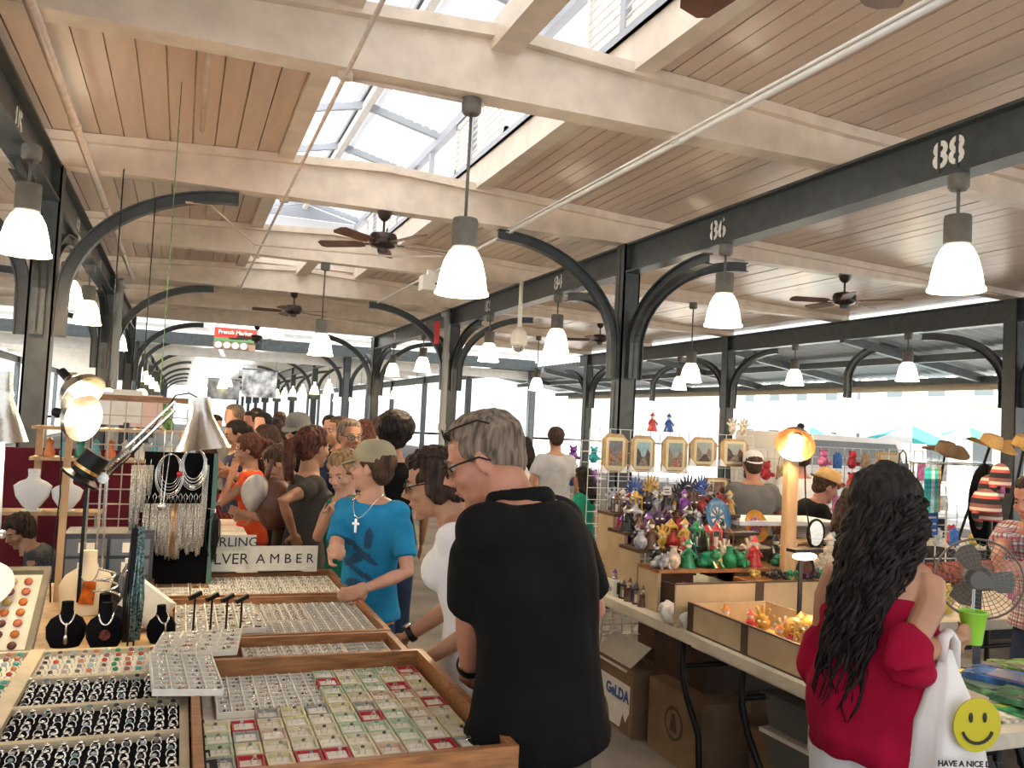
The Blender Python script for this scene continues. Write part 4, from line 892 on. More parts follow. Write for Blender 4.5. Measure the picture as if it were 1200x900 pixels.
for tx, (x0, x1, nc, c0) in (('lower left', (-.335, .045, 12, 0)), ('far left', (-.76, -.375, 12, 8))):
    par = rt_ if tx == 'lower left' else lt_
    for q in range(4):
        y0, y1 = yd[q]+.012, yd[q+1]-.012; white = q == 3 or (tx == 'far left' and q == 2); nr = 5
        P('foam_pad', MB().bb(x0, x1, y0, y1, .88, .915), M_foamw if white else M_blackvelvet, par)
        for c in range(c0, nc):
            x = x0+(x1-x0)*(c+.5)/nc
            for r in range(nr):
                y = y0+(y1-y0)*(r+.5)/nr
                me = (rc if c > 5 or RR.random() < .3 else rs_) if white else (rs_ if RR.random() < .35 else rb)
                o = mk('ring', me, None, (x+RR.uniform(-.003, .003), y, .919), (RR.uniform(-.6, -.3), RR.uniform(-.12, .12), RR.uniform(-.25, .25)))
                tag(o, '%s ring, %s compartment of %s tray, %s column, %s from front' % ('stone-set' if me in (rc, rs_) else 'silver', cn[q], tx, ORD[c-c0], ORD[r]), 'ring', 'rings in the compartment trays')
# small black price boxes between the trays
for k, (x, y) in enumerate(((232, 838), (234, 856), (238, 873), (246, 884))):
    p = pZ(x, y, .95); O('price_tag_block', MB().box((0, 0, .012), (.035, .05, .024), Matrix.Rotation(.3, 3, 'X')), M_black, 'small black display block by the ring boxes, %s from the back' % ORD[k], 'display block', (p.x+.0, p.y, .90), .1, 'black display blocks')
# lettered signs
def sign(label, txts, c0, c1, Y, bot, top, m=M_whitecard, rz=0):
    a = pY(c0, bot, Y); b = pY(c1, bot, Y); tz = pY(c0, top, Y).z; w = b.x-a.x; h = tz-a.z
    t = T('lettered_sign', label, 'sign', ((a.x+b.x)/2, Y, a.z), rz); P('card', MB().bb(-w/2, w/2, 0, .006, 0, h), m, t)
    for tx, sz, fx, fz in txts: mk('lettering', text_mesh(tx, sz, M_ink, .001, 0), t, (w*fx, -.0015, h*fz), (PI/2, 0, 0))
    P('card_foot', MB().bb(-w*.3, w*.3, 0, .05, 0, .006), m, t); return t
sign('long white card sign lettered AMBER', [('A M B E R', .063, .06, .5)], 284, 371, 4.16, 671, 640)
sign('white card sign lettered SILVER', [('SILVER', .07, .02, .62)], 237, 287, 4.13, 672, 646)
sign('upper white card sign lettered STERLING partly hidden by black beads', [('STERLING', .062, .0, .66)], 232, 299, 4.19, 653, 627)
# --- busts
def bust(label, px, py, z, h, m, pend=None, rz=0, vee=False):
    p = pZ(px, py, z); t = T('necklace_bust', label, 'bust', (p.x, p.y, z), rz, None)
    pr = ((0, .30, .20), (.2, .40, .2), (.45, .42, .17), (.62, .33, .14), (.72, .17, .12), (.8, .13, .11), (1, .125, .1)) if not vee else ((0, .05, .04), (.12, .2, .1), (.35, .36, .14), (.6, .42, .15), (.7, .3, .13), (.76, .16, .11), (.82, .12, .1), (1, .14, .12))
    rs = [[Vector((a*h*math.cos(2*PI*k/22), (b*h)*math.sin(2*PI*k/22)+.10*h*(zz-.3), zz*h)) for k in range(22)] for zz, a, b in pr]
    P('bust_form', MB().rings(rs), m, t, 'auto')
    if vee: P('stand', MB().bb(-.1*h, .1*h, .1*h, .2*h, 0, .5*h).bb(-.2*h, .2*h, -.1*h, .25*h, -.0, .03*h), m, t)
    if pend:
        n = MB().tube([Vector((.15*h*math.cos(a), -.02*h-.14*h*max(0, -math.sin(a))+.13*h*max(0, math.sin(a)), (.74 if math.sin(a) > -.2 else .72+.25*(math.sin(a)+.2))*h)) for a in [2*PI*k/22 for k in range(22)]], .0035 if pend[0] != 'amber' else .0025, 5, closed=True)
        P('chain', n, M_silver, t, True)
        if pend[0] == 'amber': P('pendant', MB().box((0, -.19*h, .36*h), (.23*h, .02, .36*h), Matrix.Rotation(.12, 3, 'Y'), tap=.8), mat('amber', (.42, .10, .015), .12, noise_amt=.5, scale=25), t)
        elif pend[0] == 'round': P('pendant', MB().tube([(0, -.22*h, .32*h), (0, -.30*h, .32*h)], .12*h, 16), mat('garnet', (.12, .03, .02), .2, noise_amt=.5, scale=80), t)
        else: P('pendant', MB().ell((0, -.22*h, .42*h), (.03*h, .03*h, .16*h)).ell((0, -.24*h, .2*h), (.05*h, .03*h, .12*h)), M_silver, t, True)
    return t
M_bustc = mat('cream_leatherette', (.72, .60, .42), .45)
bust('cream bust wearing a big orange amber pendant', 100, 718, .878, .235, M_bustc, ('amber',), .15)
bust('small black velvet bust with a long silver pendant', 76, 757, .90, .14, M_blackvelvet, ('drop',), .1)
bust('small black velvet bust with a round dark red pendant', 122, 757, .90, .138, M_blackvelvet, ('round',), .05)
bust('tiny black bust leaning beside the earring pile', 188, 752, .90, .12, M_blackvelvet, ('drop',), .5)
# flower-like silver bowl, pink bracelets and books behind busts
p = pZ(122, 722, .93); o = T('silver_bangle_pile', 'coiled silver bangles behind the round-pendant bust', 'bangles', (p.x, p.y, .88))
P('bangle', MB().tube([Vector((.045*math.cos(a)*(1-.03*a), .045*math.sin(a)*(1-.03*a), .12+.006*a)) for a in [k*.4 for k in range(42)]], .004, 6), M_silver, o, True); P('bangle_holder', MB().tube([(0, 0, 0), (0, 0, .13)], .02, 10), M_blackvelvet, o)
for k in range(4):
    p = pZ(96+14*k, 735-3*k, .9)
p = pZ(150, 748, .9); O('bead_bracelet', MB().tube([(0, 0, .02), (.01, 0, .06), (.0, .01, .10), (.012, 0, .14)], [.012, .016, .013, .015], 8), mat('pink_beads', (.5, .05, .09), .3, noise_amt=.5, scale=60), 'string of pinkish red beads hanging beside the bust', 'beads', p, smooth=True)
# drawers, bottle, dark boxes behind
p = pY(124, 690, 3.9); t = T('drawer_unit', 'grey plastic drawer unit behind the cream bust', 'drawers', (p.x+.0, 4.0, .877))
P('unit_body', MB().bb(-.17, .17, -.1, .12, 0, .27), mat('dark_plastic', (.05, .055, .07), .5), t)
for k in range(3):
    for j in (-1, 1):
        d_ = P('drawer', MB().bb(-.075, .075, -.012, .0, -.033, .033), mat('grey_plastic', (.13, .15, .18), .4), t, loc=(.082*j, -.1, .055+.08*k)); P('drawer_label', MB().bb(-.03, .03, -.015, -.012, -.02, .02), M_whitecard, d_)
p = pZ(152, 690, .93); t = T('water_bottle', 'clear plastic water bottle with white cap', 'bottle', (p.x, p.y-.25, .877))
P('bottle_body', MB().lathe([(0, 0), (.03, 0), (.032, .02), (.032, .14), (.02, .175), (.012, .19), (.012, .2), (0, .2)], 16), M_glass, t, 'auto'); P('bottle_cap', MB().lathe([(0, .2), (.014, .2), (.014, .218), (0, .218)], 12), M_whitecard, t)
for k, (x, y, w_, h_, rz, lb) in enumerate(((150, 700, .13, .10, .5, 'black case leaning beside the bottle'), (146, 722, .10, .06, .35, 'dark glazed case lying behind the busts'), (172, 715, .16, .12, -.6, 'slanted white box beside the earring pile'))):
    p = pZ(x, y, .93); O('leaning_case', MB().box((0, 0, h_/2), (w_, .05, h_), Matrix.Rotation(.5, 3, 'Y') @ Matrix.Rotation(-.3, 3, 'X')), (M_black, M_black, M_whitecard)[k], lb, 'case', (p.x, p.y-.05, .90), rz)
# stones tray tilted at far left, white dish added as its bright light oval
t = T('stone_tray', 'tilted grey-framed tray of round amber and brown stones', 'tray', (-.60, 3.02, .89)); t.rotation_euler = (.55, 0, .0)
P('tray_base', MB().bb(-.32, .2, 0, .36, 0, .01), M_foamw, t)
for c in ((-.34, .22, -.02, 0), (-.34, .22, .36, .38), (.2, .22, 0, .36), (-.34, -.32, 0, .36)): P('rail', MB().bb(*c, 0, .03), mat('grey_wood', (.2, .17, .12), .6, noise_amt=.1), t)
sm = MB().ell((0, 0, 0), (.014, .016, .009), 9, 6).mesh('stone', rnd_mat('amber_stones', [(.5, .14, .02), (.12, .04, .03), (.55, .38, .1), (.45, .12, .06), (.3, .07, .03)], .15), True)
for i in range(6):
    for j in range(7):
        v = Matrix.Rotation(.55, 3, 'X') @ Vector((.16-.046*i, .03+.048*j, .018))
        tag(mk('gemstone', sm, None, v+Vector((-.60, 3.02, .89)), (.55, 0, 0)), 'round polished gemstone in the tilted tray, %s column from its right, %s from the bottom' % (ORD[i], ORD[j]), 'gemstone', 'stones in the tilted tray')
v = Matrix.Rotation(.55, 3, 'X') @ Vector((.02, .26, .045))
dsh = O('light_oval_dish', MB().lathe([(0, 0), (.10, .0), (.13, .02), (.125, .022), (.1, .006), (0, .006)], 24), M_white, 'white dish added as the bright oval of light on the tilted stone tray', 'dish', v+Vector((-.62, 3.02, .885)), 0, smooth='auto'); dsh.rotation_euler = (.55, 0, 0)
# --- chain rack
YR = 4.05
a = pY(160, 668, YR); b = pY(245, 668, YR); zt = pY(200, 530, YR).z
t = T('chain_rack', 'black velvet rack panel hung with silver chains', 'rack', ((a.x+b.x)/2, YR, .877)); hw = (b.x-a.x)/2
P('panel', MB().bb(-hw, hw, 0, .02, .03, zt-.877), M_blackvelvet, t); P('rack_base', MB().bb(-hw+.08, hw, -.06, .08, 0, .03), M_wood, t); P('rack_post', MB().bb(hw-.01, hw+.01, -.01, .01, 0, zt-.877), mat('green_edge', (.1, .2, .16), .4), t)
M_chain = mat('silver_chain', (.62, .60, .55), .3, .85, noise_amt=.5, scale=160, bump=.8); M_cop = mat('copper_chain', (.5, .33, .22), .3, .85, noise_amt=.4, scale=160)
xs = [172, 181, 188, 194, 200, 205, 211, 217, 223, 229, 235]
for k, x in enumerate(xs):
    p0 = pY(x, 590, YR-.03); z1 = pY(x, 655-R.uniform(0, 12), YR-.03).z; mb = MB()
    for q in range(5): dx = (q-2)*.0052; mb.tube([(dx, R.uniform(-.004, .004), 0), (dx+R.uniform(-.002, .002), R.uniform(-.004, .004), (z1-p0.z)*.6), (dx*.7, 0, z1-p0.z+R.uniform(-.01, .01))], .0032, 5)
    o = T('chain_bundle', '%s bundle hanging on the black rack, %s from the left' % ('copper chain' if k == 5 else 'silver chain', ORD[k]), 'necklace chains', (p0.x, YR-.035, p0.z), 0, 'chain bundles on the rack'); P('chain_strands', mb, M_cop if k == 5 else M_chain, o, True, stuff=True)
    P('hook', MB().tube([(0, .03, .035), (0, .0, .045), (-.008, 0, .03), (0, 0, .0), (.008, 0, .03), (0, .0, .045)], .0018, 5), M_silver, o, True)
for k, (x, y0, y1) in enumerate(((158, 545, 625), (164, 545, 628), (170, 545, 600), (177, 545, 580), (242, 545, 640))):
    p0 = pY(x, y0, YR-.03); z1 = pY(x, y1, YR-.03).z; mb = MB()
    for q in range(4): dx = (q-1.5)*.006; mb.tube([(dx, 0, 0), (dx, R.uniform(-.005, .005), (z1-p0.z)*.5), (dx*.5, 0, z1-p0.z)], .0033, 5)
    o = T('chain_bundle', 'long silver chain bundle on the upper rack, %s from the left' % ORD[k], 'necklace chains', (p0.x, YR-.035, p0.z), 0, 'chain bundles on the rack'); P('chain_strands', mb, M_chain, o, True, stuff=True); P('hook', MB().tube([(0, .03, .02), (0, 0, .025), (0, 0, 0)], .002, 5), M_silver, o, True)
for k, (x, y, rx, rz_) in enumerate(((199, 555, .052, .085), (227, 548, .052, .085))):
    p0 = pY(x, y, YR-.04); mb = MB()
    for q in range(9):
        f_ = .78+.04*q+R.uniform(-.03, .03); mb.tube([(rx*f_*math.cos(a)+R.uniform(-.001, .001), -.004*q*.4, rz_*f_*math.sin(a)-rz_*(f_-1)*.9) for a in [2*PI*j/26 for j in range(26)]], .0016, 4, closed=True)
    o = T('wire_choker_hank', 'hank of looped silver wire chokers on the rack, %s' % ('left one with a red bead' if k == 0 else 'right one'), 'chokers', p0, 0); P('choker_wires', mb, M_silver, o, True, stuff=True); P('hanging_peg', MB().tube([(0, .04, rz_), (0, -.02, rz_)], .004, 6), M_silver, o)
    if k == 0: P('red_bead', MB().ell((.04, -.015, -.0), .013), mat('red_bead', (.5, .02, .02), .2), o, True)
    else: P('wire_clasp', MB().ell((0, -.01, -rz_), (.016, .008, .01)), M_silver, o, True)
p0 = pY(196, 505, YR-.09); z1 = pY(196, 590, YR-.09).z
o = T('pendant_necklace', 'two long thin chains with silver pendants hanging below the chrome lamp', 'necklace', p0); P('chain', MB().tube([(-.008, 0, 0), (-.006, 0, z1-p0.z)], .0018, 5).tube([(.022, 0, 0), (.004, 0, z1-p0.z)], .0018, 5), M_silver, o); P('pendant', MB().ell((0, 0, z1-p0.z-.012), (.02, .01, .018)), M_silver, o, True)
p0 = pY(252, 606, 3.95); mb = MB()
for q in range(26):
    a = R.uniform(0, 6.28); r = R.uniform(.0, .034); L = R.uniform(.12, .20); mb.tube([(0, 0, .02), (r*math.cos(a), r*.5*math.sin(a), -.02), (r*1.1*math.cos(a), r*.5*math.sin(a), -L*.6), (r*.5*math.cos(a), 0, -L)], .0026, 4)
o = T('cord_bundle', 'bundle of black cords hanging in front of the STERLING sign', 'cords', p0); P('cord_strands', mb, M_black, o, True, stuff=True); P('hook', MB().tube([(0, .02, .03), (0, 0, .035), (0, 0, .0)], .003, 5).bar((0, .02, .03), (-.06, .12, .03), .004), M_silver, o)
for k, (x, y0, y1, c) in enumerate(((158, 630, 752, 'black'), (165, 628, 750, 'teal and silver'))):
    p0 = pY(x, y0, 3.05); z1 = pY(x, y1, 3.05).z; mb = MB()
    for q in range(7): dx = (q-3)*.005; mb.tube([(dx*.5, 0, .03), (dx+R.uniform(-.003, .003), R.uniform(-.01, .01), -.1), (dx*1.4, R.uniform(-.01, .01), (z1-p0.z)*.6), (dx, 0, z1-p0.z)], .0035, 5)
    o = T('bead_strands', c+' bead strands hanging in the gap between bust and earrings', 'beads', p0, 0); P('bead_strand', mb, M_black if k == 0 else mat('teal_beads', (.12, .2, .2), .25, .3, noise_amt=.9, scale=120), o, True, stuff=True); P('strand_stand', MB().bar((0, .02, .04), (0, .02, z1-p0.z-.06), .006).bb(-.03, .03, 0, .04, z1-p0.z-.065, z1-p0.z-.055).bar((0, .02, .035), (0, 0, .035), .006), M_black, o)
# --- lamps on the stall
M_bulb = mat('hot_bulb', (1, .9, .7), .3, emit=9, ecol=(1, .80, .5))
def cone_shade(mb, top, dirv, r0, r1, L, neck=.035, nl=.06):
    dirv = Vector(dirv).normalized(); M = dirv.to_track_quat('Z', 'Y').to_matrix()
    pr = [(0, -nl), (neck, -nl), (neck*1.05, -nl*.2), (neck*1.2, 0), (r0, .01), (r1*.75, L*.6), (r1, L), (r1*1.02, L+.004), (r1*.97, L), (r1*.7, L*.58), (r0*.8, .02), (0, .015)]
    mb.lathe(pr, 28, top, M, cap=False); return M
# chrome architect lamp
c = pD(236, 487, 3.35); t = T('desk_lamp', 'chrome cone-shaded spring-arm lamp reaching over the chain rack', 'lamp', (0, 0, 0))
mb = MB(); M = cone_shade(mb, c, (.12, -.05, -1), .048, .105, .13, .038, .07); P('lamp_shade', mb, M_chrome, t, 'auto')
P('bulb', MB().ell(c+Vector((.01, 0, -.07)), (.03, .03, .035)), M_bulb, t, True)
l = bpy.data.lights.new('lamp_light', 'SPOT'); l.energy = 9; l.color = (1, .78, .5); l.spot_size = 2.0; l.spot_blend = .5; l.shadow_soft_size = .05; lo = mk('lamp_light', l, t, c+Vector((.01, 0, -.09)), (0, 0, 0))
e0 = pD(205, 478, 3.37); e1 = pD(110, 572, 3.37); e1b = pD(121, 560, 3.37)
for dz in (0, .035): P('arm_bar', MB().bar(e0+Vector((0, 0, dz-.01)), e1b+Vector((0, 0, dz)), .012, .008), M_chrome, t)
for f0, f1 in ((.05, .35), (.55, .95)):
    a_ = e0*(1-f0)+e1b*f0; b_ = e0*(1-f1)+e1b*f1; P('spring', MB().tube([a_.lerp(b_, k/60)+Vector((.004*math.cos(k*1.6), .008*math.sin(k*1.6), .018+.004*math.sin(k*1.6))) for k in range(61)], .0015, 4), M_chrome, t, True)
P('arm_link', MB().bar(e0+Vector((0, 0, .01)), c+Vector((0, 0, .03)), .012, .02), M_chrome, t); P('arm_joint', MB().tube([e1b+Vector((0, -.02, .0)), e1b+Vector((0, .02, .0))], .022, 10), M_chrome, t); b0 = pD(105, 668, 3.37); b0.z = max(b0.z, .95)
for dx in (-.02, .022, .045): P('upright_bar', MB().bar(e1b+Vector((dx-.03, 0, 0)), Vector((b0.x+dx, b0.y, .94)), .011, .008), M_chrome, t)
P('lamp_base', MB().tube([(b0.x, b0.y, .877), (b0.x, b0.y, .94)], .03, 14).tube([(b0.x, b0.y, .877), (b0.x, b0.y, .89)], .07, 18), M_chrome, t)
P('lamp_cable', MB().tube([c+Vector((0, 0, .06)), c+Vector((-.05, 0, .085)), e0+Vector((0, 0, .05)), e0.lerp(e1b, .5)+Vector((0, 0, -.02)), e1b-Vector((0, 0, .02))], .003, 5), M_black, t, True)
# left chrome lamp
c = pD(2, 462, 2.6); t = T('desk_lamp', 'chrome cone-shaded lamp on a pole at the left edge', 'lamp', (0, 0, 0)); mb = MB(); cone_shade(mb, c, (.03, 0, -1), .03, .075, .14, .028, .07); P('lamp_shade', mb, M_chrome, t, 'auto')
P('bulb', MB().ell(c+Vector((0, 0, -.1)), .03), M_bulb, t, True); P('pole', MB().tube([c+Vector((.0, .02, .03)), Vector((c.x+.01, c.y+.03, 1.3)), Vector((c.x, c.y+.03, .89))], .011, 8), M_greymetal, t, True); P('lamp_base', MB().tube([(c.x, c.y+.03, .877), (c.x, c.y+.03, .9)], .06, 16), M_greymetal, t); P('clamp_knob', MB().ell(Vector((c.x+.03, c.y+.0, 1.27)), .014), M_silver, t)
l = bpy.data.lights.new('lamp_light', 'SPOT'); l.energy = 14; l.color = (1, .8, .5); l.spot_size = 1.9; l.spot_blend = .5; l.shadow_soft_size = .04; mk('lamp_light', l, t, c+Vector((0, 0, -.14)), (.35, 0, 0))
# wooden post with clip reflector lamps
p = pD(67, 700, 3.45); zt = pD(66, 435, 3.45).z; t = T('lamp_post', 'thin wooden post carrying two clip-on reflector lamps', 'post', (p.x, p.y, 0)); P('timber', MB().bb(-.013, .013, -.013, .013, 0, zt), M_pine, t); P('post_foot', MB().bb(-.1, .1, -.1, .1, 0, .03), M_pine, t); P('cord', MB().tube([(.02, -.02, zt-.02), (-.03, -.02, zt-.15), (-.015, -.02, zt-.5), (-.03, -.02, zt-.8), (-.015, -.02, zt-1.0)], .003, 5), M_black, t, True)
for k, (x, y, dv) in enumerate(((84, 448, (.55, -.45, -.55)), (80, 486, (.6, -.5, -.1)))):
    c = pD(x, y, 3.4); t = T('clip_lamp', 'glowing chrome reflector clip lamp on the wooden post, %s one' % ('upper' if k == 0 else 'lower'), 'lamp', (0, 0, 0)); dv = Vector(dv).normalized(); M = dv.to_track_quat('Z', 'Y').to_matrix()
    P('reflector', MB().lathe([(.02, -.02), (.03, 0), (.06, .02), (.085, .05), (.095, .08), (.093, .08), (.08, .05), (.055, .025), (.02, .01)], 24, c, M, cap=False), M_chrome, t, 'auto'); P('bulb', MB().ell(c+dv*.04, .032), M_bulb, t, True)
    P('lamp_socket', MB().tube([c-dv*.01, c-dv*.07], .018, 10), M_black, t); P('clip', MB().bar(c-dv*.06, Vector((p.x, p.y, c.z-.02)), .012), M_black, t)
    l = bpy.data.lights.new('lamp_light', 'POINT'); l.energy = 2.5; l.color = (1, .75, .45); l.shadow_soft_size = .04; mk('lamp_light', l, t, c+dv*.10)
# --- shelf with white busts, burgundy backdrop, wire grid stall behind
a = pY(30, 600, 5.55); b = pY(92, 600, 5.55); t = T('shelf', 'pale wooden shelf holding two white busts in front of burgundy cloth', 'shelf', ((a.x+b.x)/2, 5.65, a.z)); P('shelf_board', MB().bb(-.35, .25, -.1, .1, -.02, 0), M_pine, t)
for x in (-.33, .23): P('shelf_leg', MB().bb(x-.015, x+.015, -.02, .02, -a.z, -.02), M_pine, t)
def bust2(label, px, w_):
    p = pY(px, 600, 5.57); t = bust(label, 0, 0, 1.0, .24*w_, M_white, None, 0, True); t.location = (p.x, 5.61, a.z); return t
bust2('white faceted neck bust on the shelf', 35, 1); bust2('white oval neck bust on the shelf beside the wooden post', 76, .85)
a = pY(45, 525, 6.6); b = pY(205, 525, 6.6); O('burgundy_drape', MB().bb(a.x-1.0, b.x+.05, 6.6, 6.63, .0, a.z), M_cloth_m, 'burgundy cloth drape hung behind the wooden post', 'drape')
def wiregrid(label, x0, x1, Y, z0, z1, step, m, r=.003, group=None, rot=0):
    t = T('wire_grid', label, 'grid panel', ((x0+x1)/2, Y, z0), rot, group); w_ = x1-x0; h_ = z1-z0; mb = MB()
    nx = max(1, round(w_/step)); nz = max(1, round(h_/step))
    for k in range(nx+1): x = -w_/2+w_*k/nx; mb.bar((x, 0, 0), (x, 0, h_), r*2)
    g_ = MB()
    for k in range(nz+1): z = h_*k/nz; g_.bar((-w_/2, 0, z), (w_/2, 0, z), r*2, up=(0, 1, 0))
    P('vertical_wires', mb, m, t, stuff=True); P('cross_wires', g_, m, t, stuff=True)
    if z0 > .05: 
        for sx in (-1, 1): P('panel_leg', MB().bar((sx*w_/2, 0, -z0), (sx*w_/2, 0, 0), .02), m, t)
    return t
M_wire = mat('coated_wire', (.5, .42, .32), .4, .3); M_wirew = mat('white_wire', (.62, .62, .62), .4)
a = pY(102, 600, 5.0); b = pY(212, 600, 5.0); wiregrid('brown wire grid panel behind the chrome lamp arm', a.x, b.x, 5.0, .84, pY(150, 470, 5.0).z, .075, M_wire)
P_ = pY(150, 470, 5.0); O('grid_top_rail', MB().bb(a.x, b.x, 4.99, 5.02, P_.z, P_.z+.03), M_wood, 'orange-brown top rail over the wire grid panel', 'rail')
mk_ = [(120, 480, 'white'), (140, 485, 'pale'), (160, 482, 'pale'), (178, 488, 'pale')]
for k, (x, y, n) in enumerate(((125, 478, 'white'), (148, 476, 'cream'), (172, 482, 'pale pink'))):
    p = pY(x, y, 6.2); O('display_carton', MB().box((0, 0, 0), (.2, .1, .22), tap=.9), [M_white, M_whitecard, mat('pale_pink', (.75, .5, .42), .6)][k], n+' box on the back shelf of the far left stall', 'box', (p.x, 6.3, p.z))
a = pY(100, 500, 6.3); b = pY(200, 500, 6.3); t = T('shelf', 'back shelf of the far left stall carrying pale boxes', 'shelf', (0, 6.35, 0)); P('shelf_board', MB().bb(a.x-.3, b.x+.1, -.15, .12, 1.50, 1.52).bb(a.x-.3, b.x+.1, -.15, .12, 1.30, 1.32), M_pine, t); [P('shelf_post', MB().bb(q_, q_+.04, .08, .12, 0, 1.5), M_pine, t) for q_ in (a.x-.3, b.x+.06)]
for k in range(9):
    x = a.x-.2+(b.x-a.x+.2)*k/8; O('small_figurine', MB().lathe([(0, 0), (.03, 0), (.035, .03), (.02, .07), (.025, .1), (.0, .13)], 10), R.choice([M_stonec, mat('orange_glaze', (.7, .2, .05), .4), M_whitecard, mat('turquoise_glaze', (.1, .4, .45), .4)]), 'little figurine on the lower back shelf, %s from the left' % ORD[k], 'figurine', (x, 6.3, 1.32), 0, 'figurines on the back shelf', 'auto')
for k, (x, y, Y) in enumerate(((126, 463, 7.5), (166, 463, 8.5))):
    p = pY(x, y, Y); t = T('bare_bulb_lamp', 'bare warm glowing bulb hung over the far left stalls, %s one' % ('left' if k == 0 else 'right'), 'lamp', p); P('bulb', MB().ell((0, 0, 0), (.05, .05, .06)), mat('warm_bulb', (1, .8, .5), .3, emit=14, ecol=(1, .62, .25)), t, True); P('socket', MB().tube([(0, 0, .05), (0, 0, .12)], .02, 8), M_black, t); P('hanging_cord', MB().tube([(0, 0, .12), (0, 0, 3.58-p.z)], .006, 5), M_black, t)
    l = bpy.data.lights.new('lamp_light', 'POINT'); l.energy = 30; l.color = (1, .65, .35); l.shadow_soft_size = .05; mk('lamp_light', l, t, (0, -.1, -.08))
O('red_garland', MB().tube([(pY(150+4*k, 470+R.uniform(-3, 5), 7.4)) for k in range(14)], [R.uniform(.02, .05) for k in range(14)], 7), mat('red_flowers', (.6, .06, .06), .7, noise_amt=.5, scale=30), 'red and pink garland over the far left stall', 'garland', smooth=True)
O('green_garland', MB().tube([(pY(187+2*k, 470+6*k, 7.3)) for k in range(7)], [.05, .07, .06, .07, .05, .05, .03], 7).tube([pY(187, 470, 7.3), Vector((pY(187, 470, 7.3).x, 7.3, 4.3))], .004, 5), mat('green_leaves', (.12, .3, .1), .7, noise_amt=.6, scale=30), 'green leafy hanging at the right of the red garland', 'garland', smooth=True)
# small black hat-like displays by the lamp arm
p = pZ(100, 566, 1.25); t = T('watch_stand', 'tilted black cylinder stand with gold bands beside the lamp arm', 'stand', pD(103, 548, 3.25)); M_ = Vector((-.5, 0, -.8)).to_track_quat('Z', 'Y').to_matrix()
P('cylinder', MB().lathe([(0, -.06), (.05, -.06), (.05, .03), (.075, .045), (.075, .055), (0, .055)], 18, (0, 0, 0), M_), M_black, t, 'auto'); P('gold_band', MB().lathe([(.052, -.0), (.052, .012)], 18, (0, 0, 0), M_, cap=False), M_gold, t); P('stand_rod', MB().bar((0, 0, 0), (0, 0, .877-t.location.z), .012), M_black, t)
# --- farther table: maroon trays, cream boxes, dark glazed case
foam('maroon-edged tray of cream labels on the farther table', .06, .48, 6.75, 7.6, .84, 6, 7, M_foamw, M_jewel, wall=M_cloth_m, kind='mix', h=.04)
foam('second maroon tray of jewellery farther down the table', .04, .46, 7.7, 8.6, .84, 6, 6, M_foamw, M_jewel, wall=M_cloth_m, kind='mix', h=.05)
for k in range(6):
    O('cream_carton', MB().bb(-.13, .13, -.16, .16, 0, .05), M_whitecard, 'flat cream carton on the farther table, %s row, %s' % (ORD[k//2], 'left' if k % 2 == 0 else 'right'), 'box', (.04+.28*(k % 2), 5.75+.34*(k//2), .836), 0, 'flat cream cartons')
t = T('glazed_case', 'black-edged glazed jewellery case behind the AMBER sign', 'case', (.12, 5.2, .836)); P('case_frame', MB().bb(-.3, .33, -.3, -.27, 0, .07).bb(-.3, .33, .27, .3, 0, .07).bb(-.3, -.27, -.27, .27, 0, .07).bb(.3, .33, -.27, .27, 0, .07), M_black, t); P('case_bed', MB().bb(-.27, .3, -.27, .27, 0, .02), M_foamw, t); it = MB()
for k in range(140): it.ell((RR.uniform(-.25, .28), RR.uniform(-.25, .25), .026), (.01, .008, .006), 6, 4)
P('rings', it, M_jewel, t, True, stuff=True)
t = T('pen', 'grey pen lying across the maroon tray', 'pen', pZ(258, 590, .93)); P('pen_body', MB().bar((-.1, -.1, 0), (.12, .05, .01), .025), M_greymetal, t); P('pen_cap', MB().bar((.12, .05, .01), (.17, .085, .012), .028), M_black, t)
t = T('shoulder_bag', 'tan leather bag with plastic bags held by the ponytail woman', 'bag', pD(322, 590, 5.0)); P('bag_body', remesh(MB().ell((0, 0, 0), (.12, .08, .16), 16, 12), .015, 2, 'bag_body', mat('tan_leather', (.15, .055, .03), .4, noise_amt=.2), .02, 8), None, t); P('plastic_bag', remesh(MB().ell((-.12, -.02, .06), (.08, .06, .11), 14, 10), .015, 1, 'plastic_bag', mat('cloudy_plastic', (.55, .5, .45), .3), .03, 12), None, t); P('strap', MB().tube([(-.06, 0, .12), (-.03, 0, .25), (.03, 0, .28), (.06, 0, .13)], .014, 6), mat('tan_leather', (.24, .09, .045)), t, True)
# ================================================================ RIGHT SOUVENIR STALL
M_tabw = mat('worn_white_tabletop', (.62, .56, .44), .5, noise_amt=.12, scale=10); M_tan = mat('pale_crate_ply', (.46, .35, .21), .55, noise_amt=.12, scale=6); M_tape = mat('dark_strap', (.06, .035, .02), .6)
M_dkbox = mat('dark_brown_wood', (.06, .03, .018), .5, noise_amt=.3, scale=9)
def ftable(label, x0, x1, y0, y1, z, legs):
    t = T('folding_table', label, 'table', ((x0+x1)/2, (y0+y1)/2, 0)); a, b = (x1-x0)/2, (y1-y0)/2
    P('tabletop', MB().bb(-a, a, -b, b, z-.045, z).bb(-a+.02, a-.02, -b+.02, b-.02, z-.06, z-.045), M_tabw, t)
    for ly in legs:
        for lx in (-a+.12, a-.12):
            P('leg', MB().tube([(lx, ly, z-.05), (lx, ly, z-.25), (lx, ly-.05, z-.36), (lx, ly-.16, z-.5), (lx, ly-.18, .03), (lx, ly-.18, 0)], .016, 10), M_black, t, True)
        P('leg_brace', MB().tube([(-a+.12, ly, z-.22), (a-.12, ly, z-.22)], .012, 8), M_black, t, True)
    return t
ftable('white folding table under the figurine tiers beyond the bent leg', 2.28, 3.35, 3.46, 5.3, .745, (-.7, .62))
ftable('white folding table under the strapped wooden crate', 2.26, 3.1, 2.05, 3.45, .75, (.42, -.35))
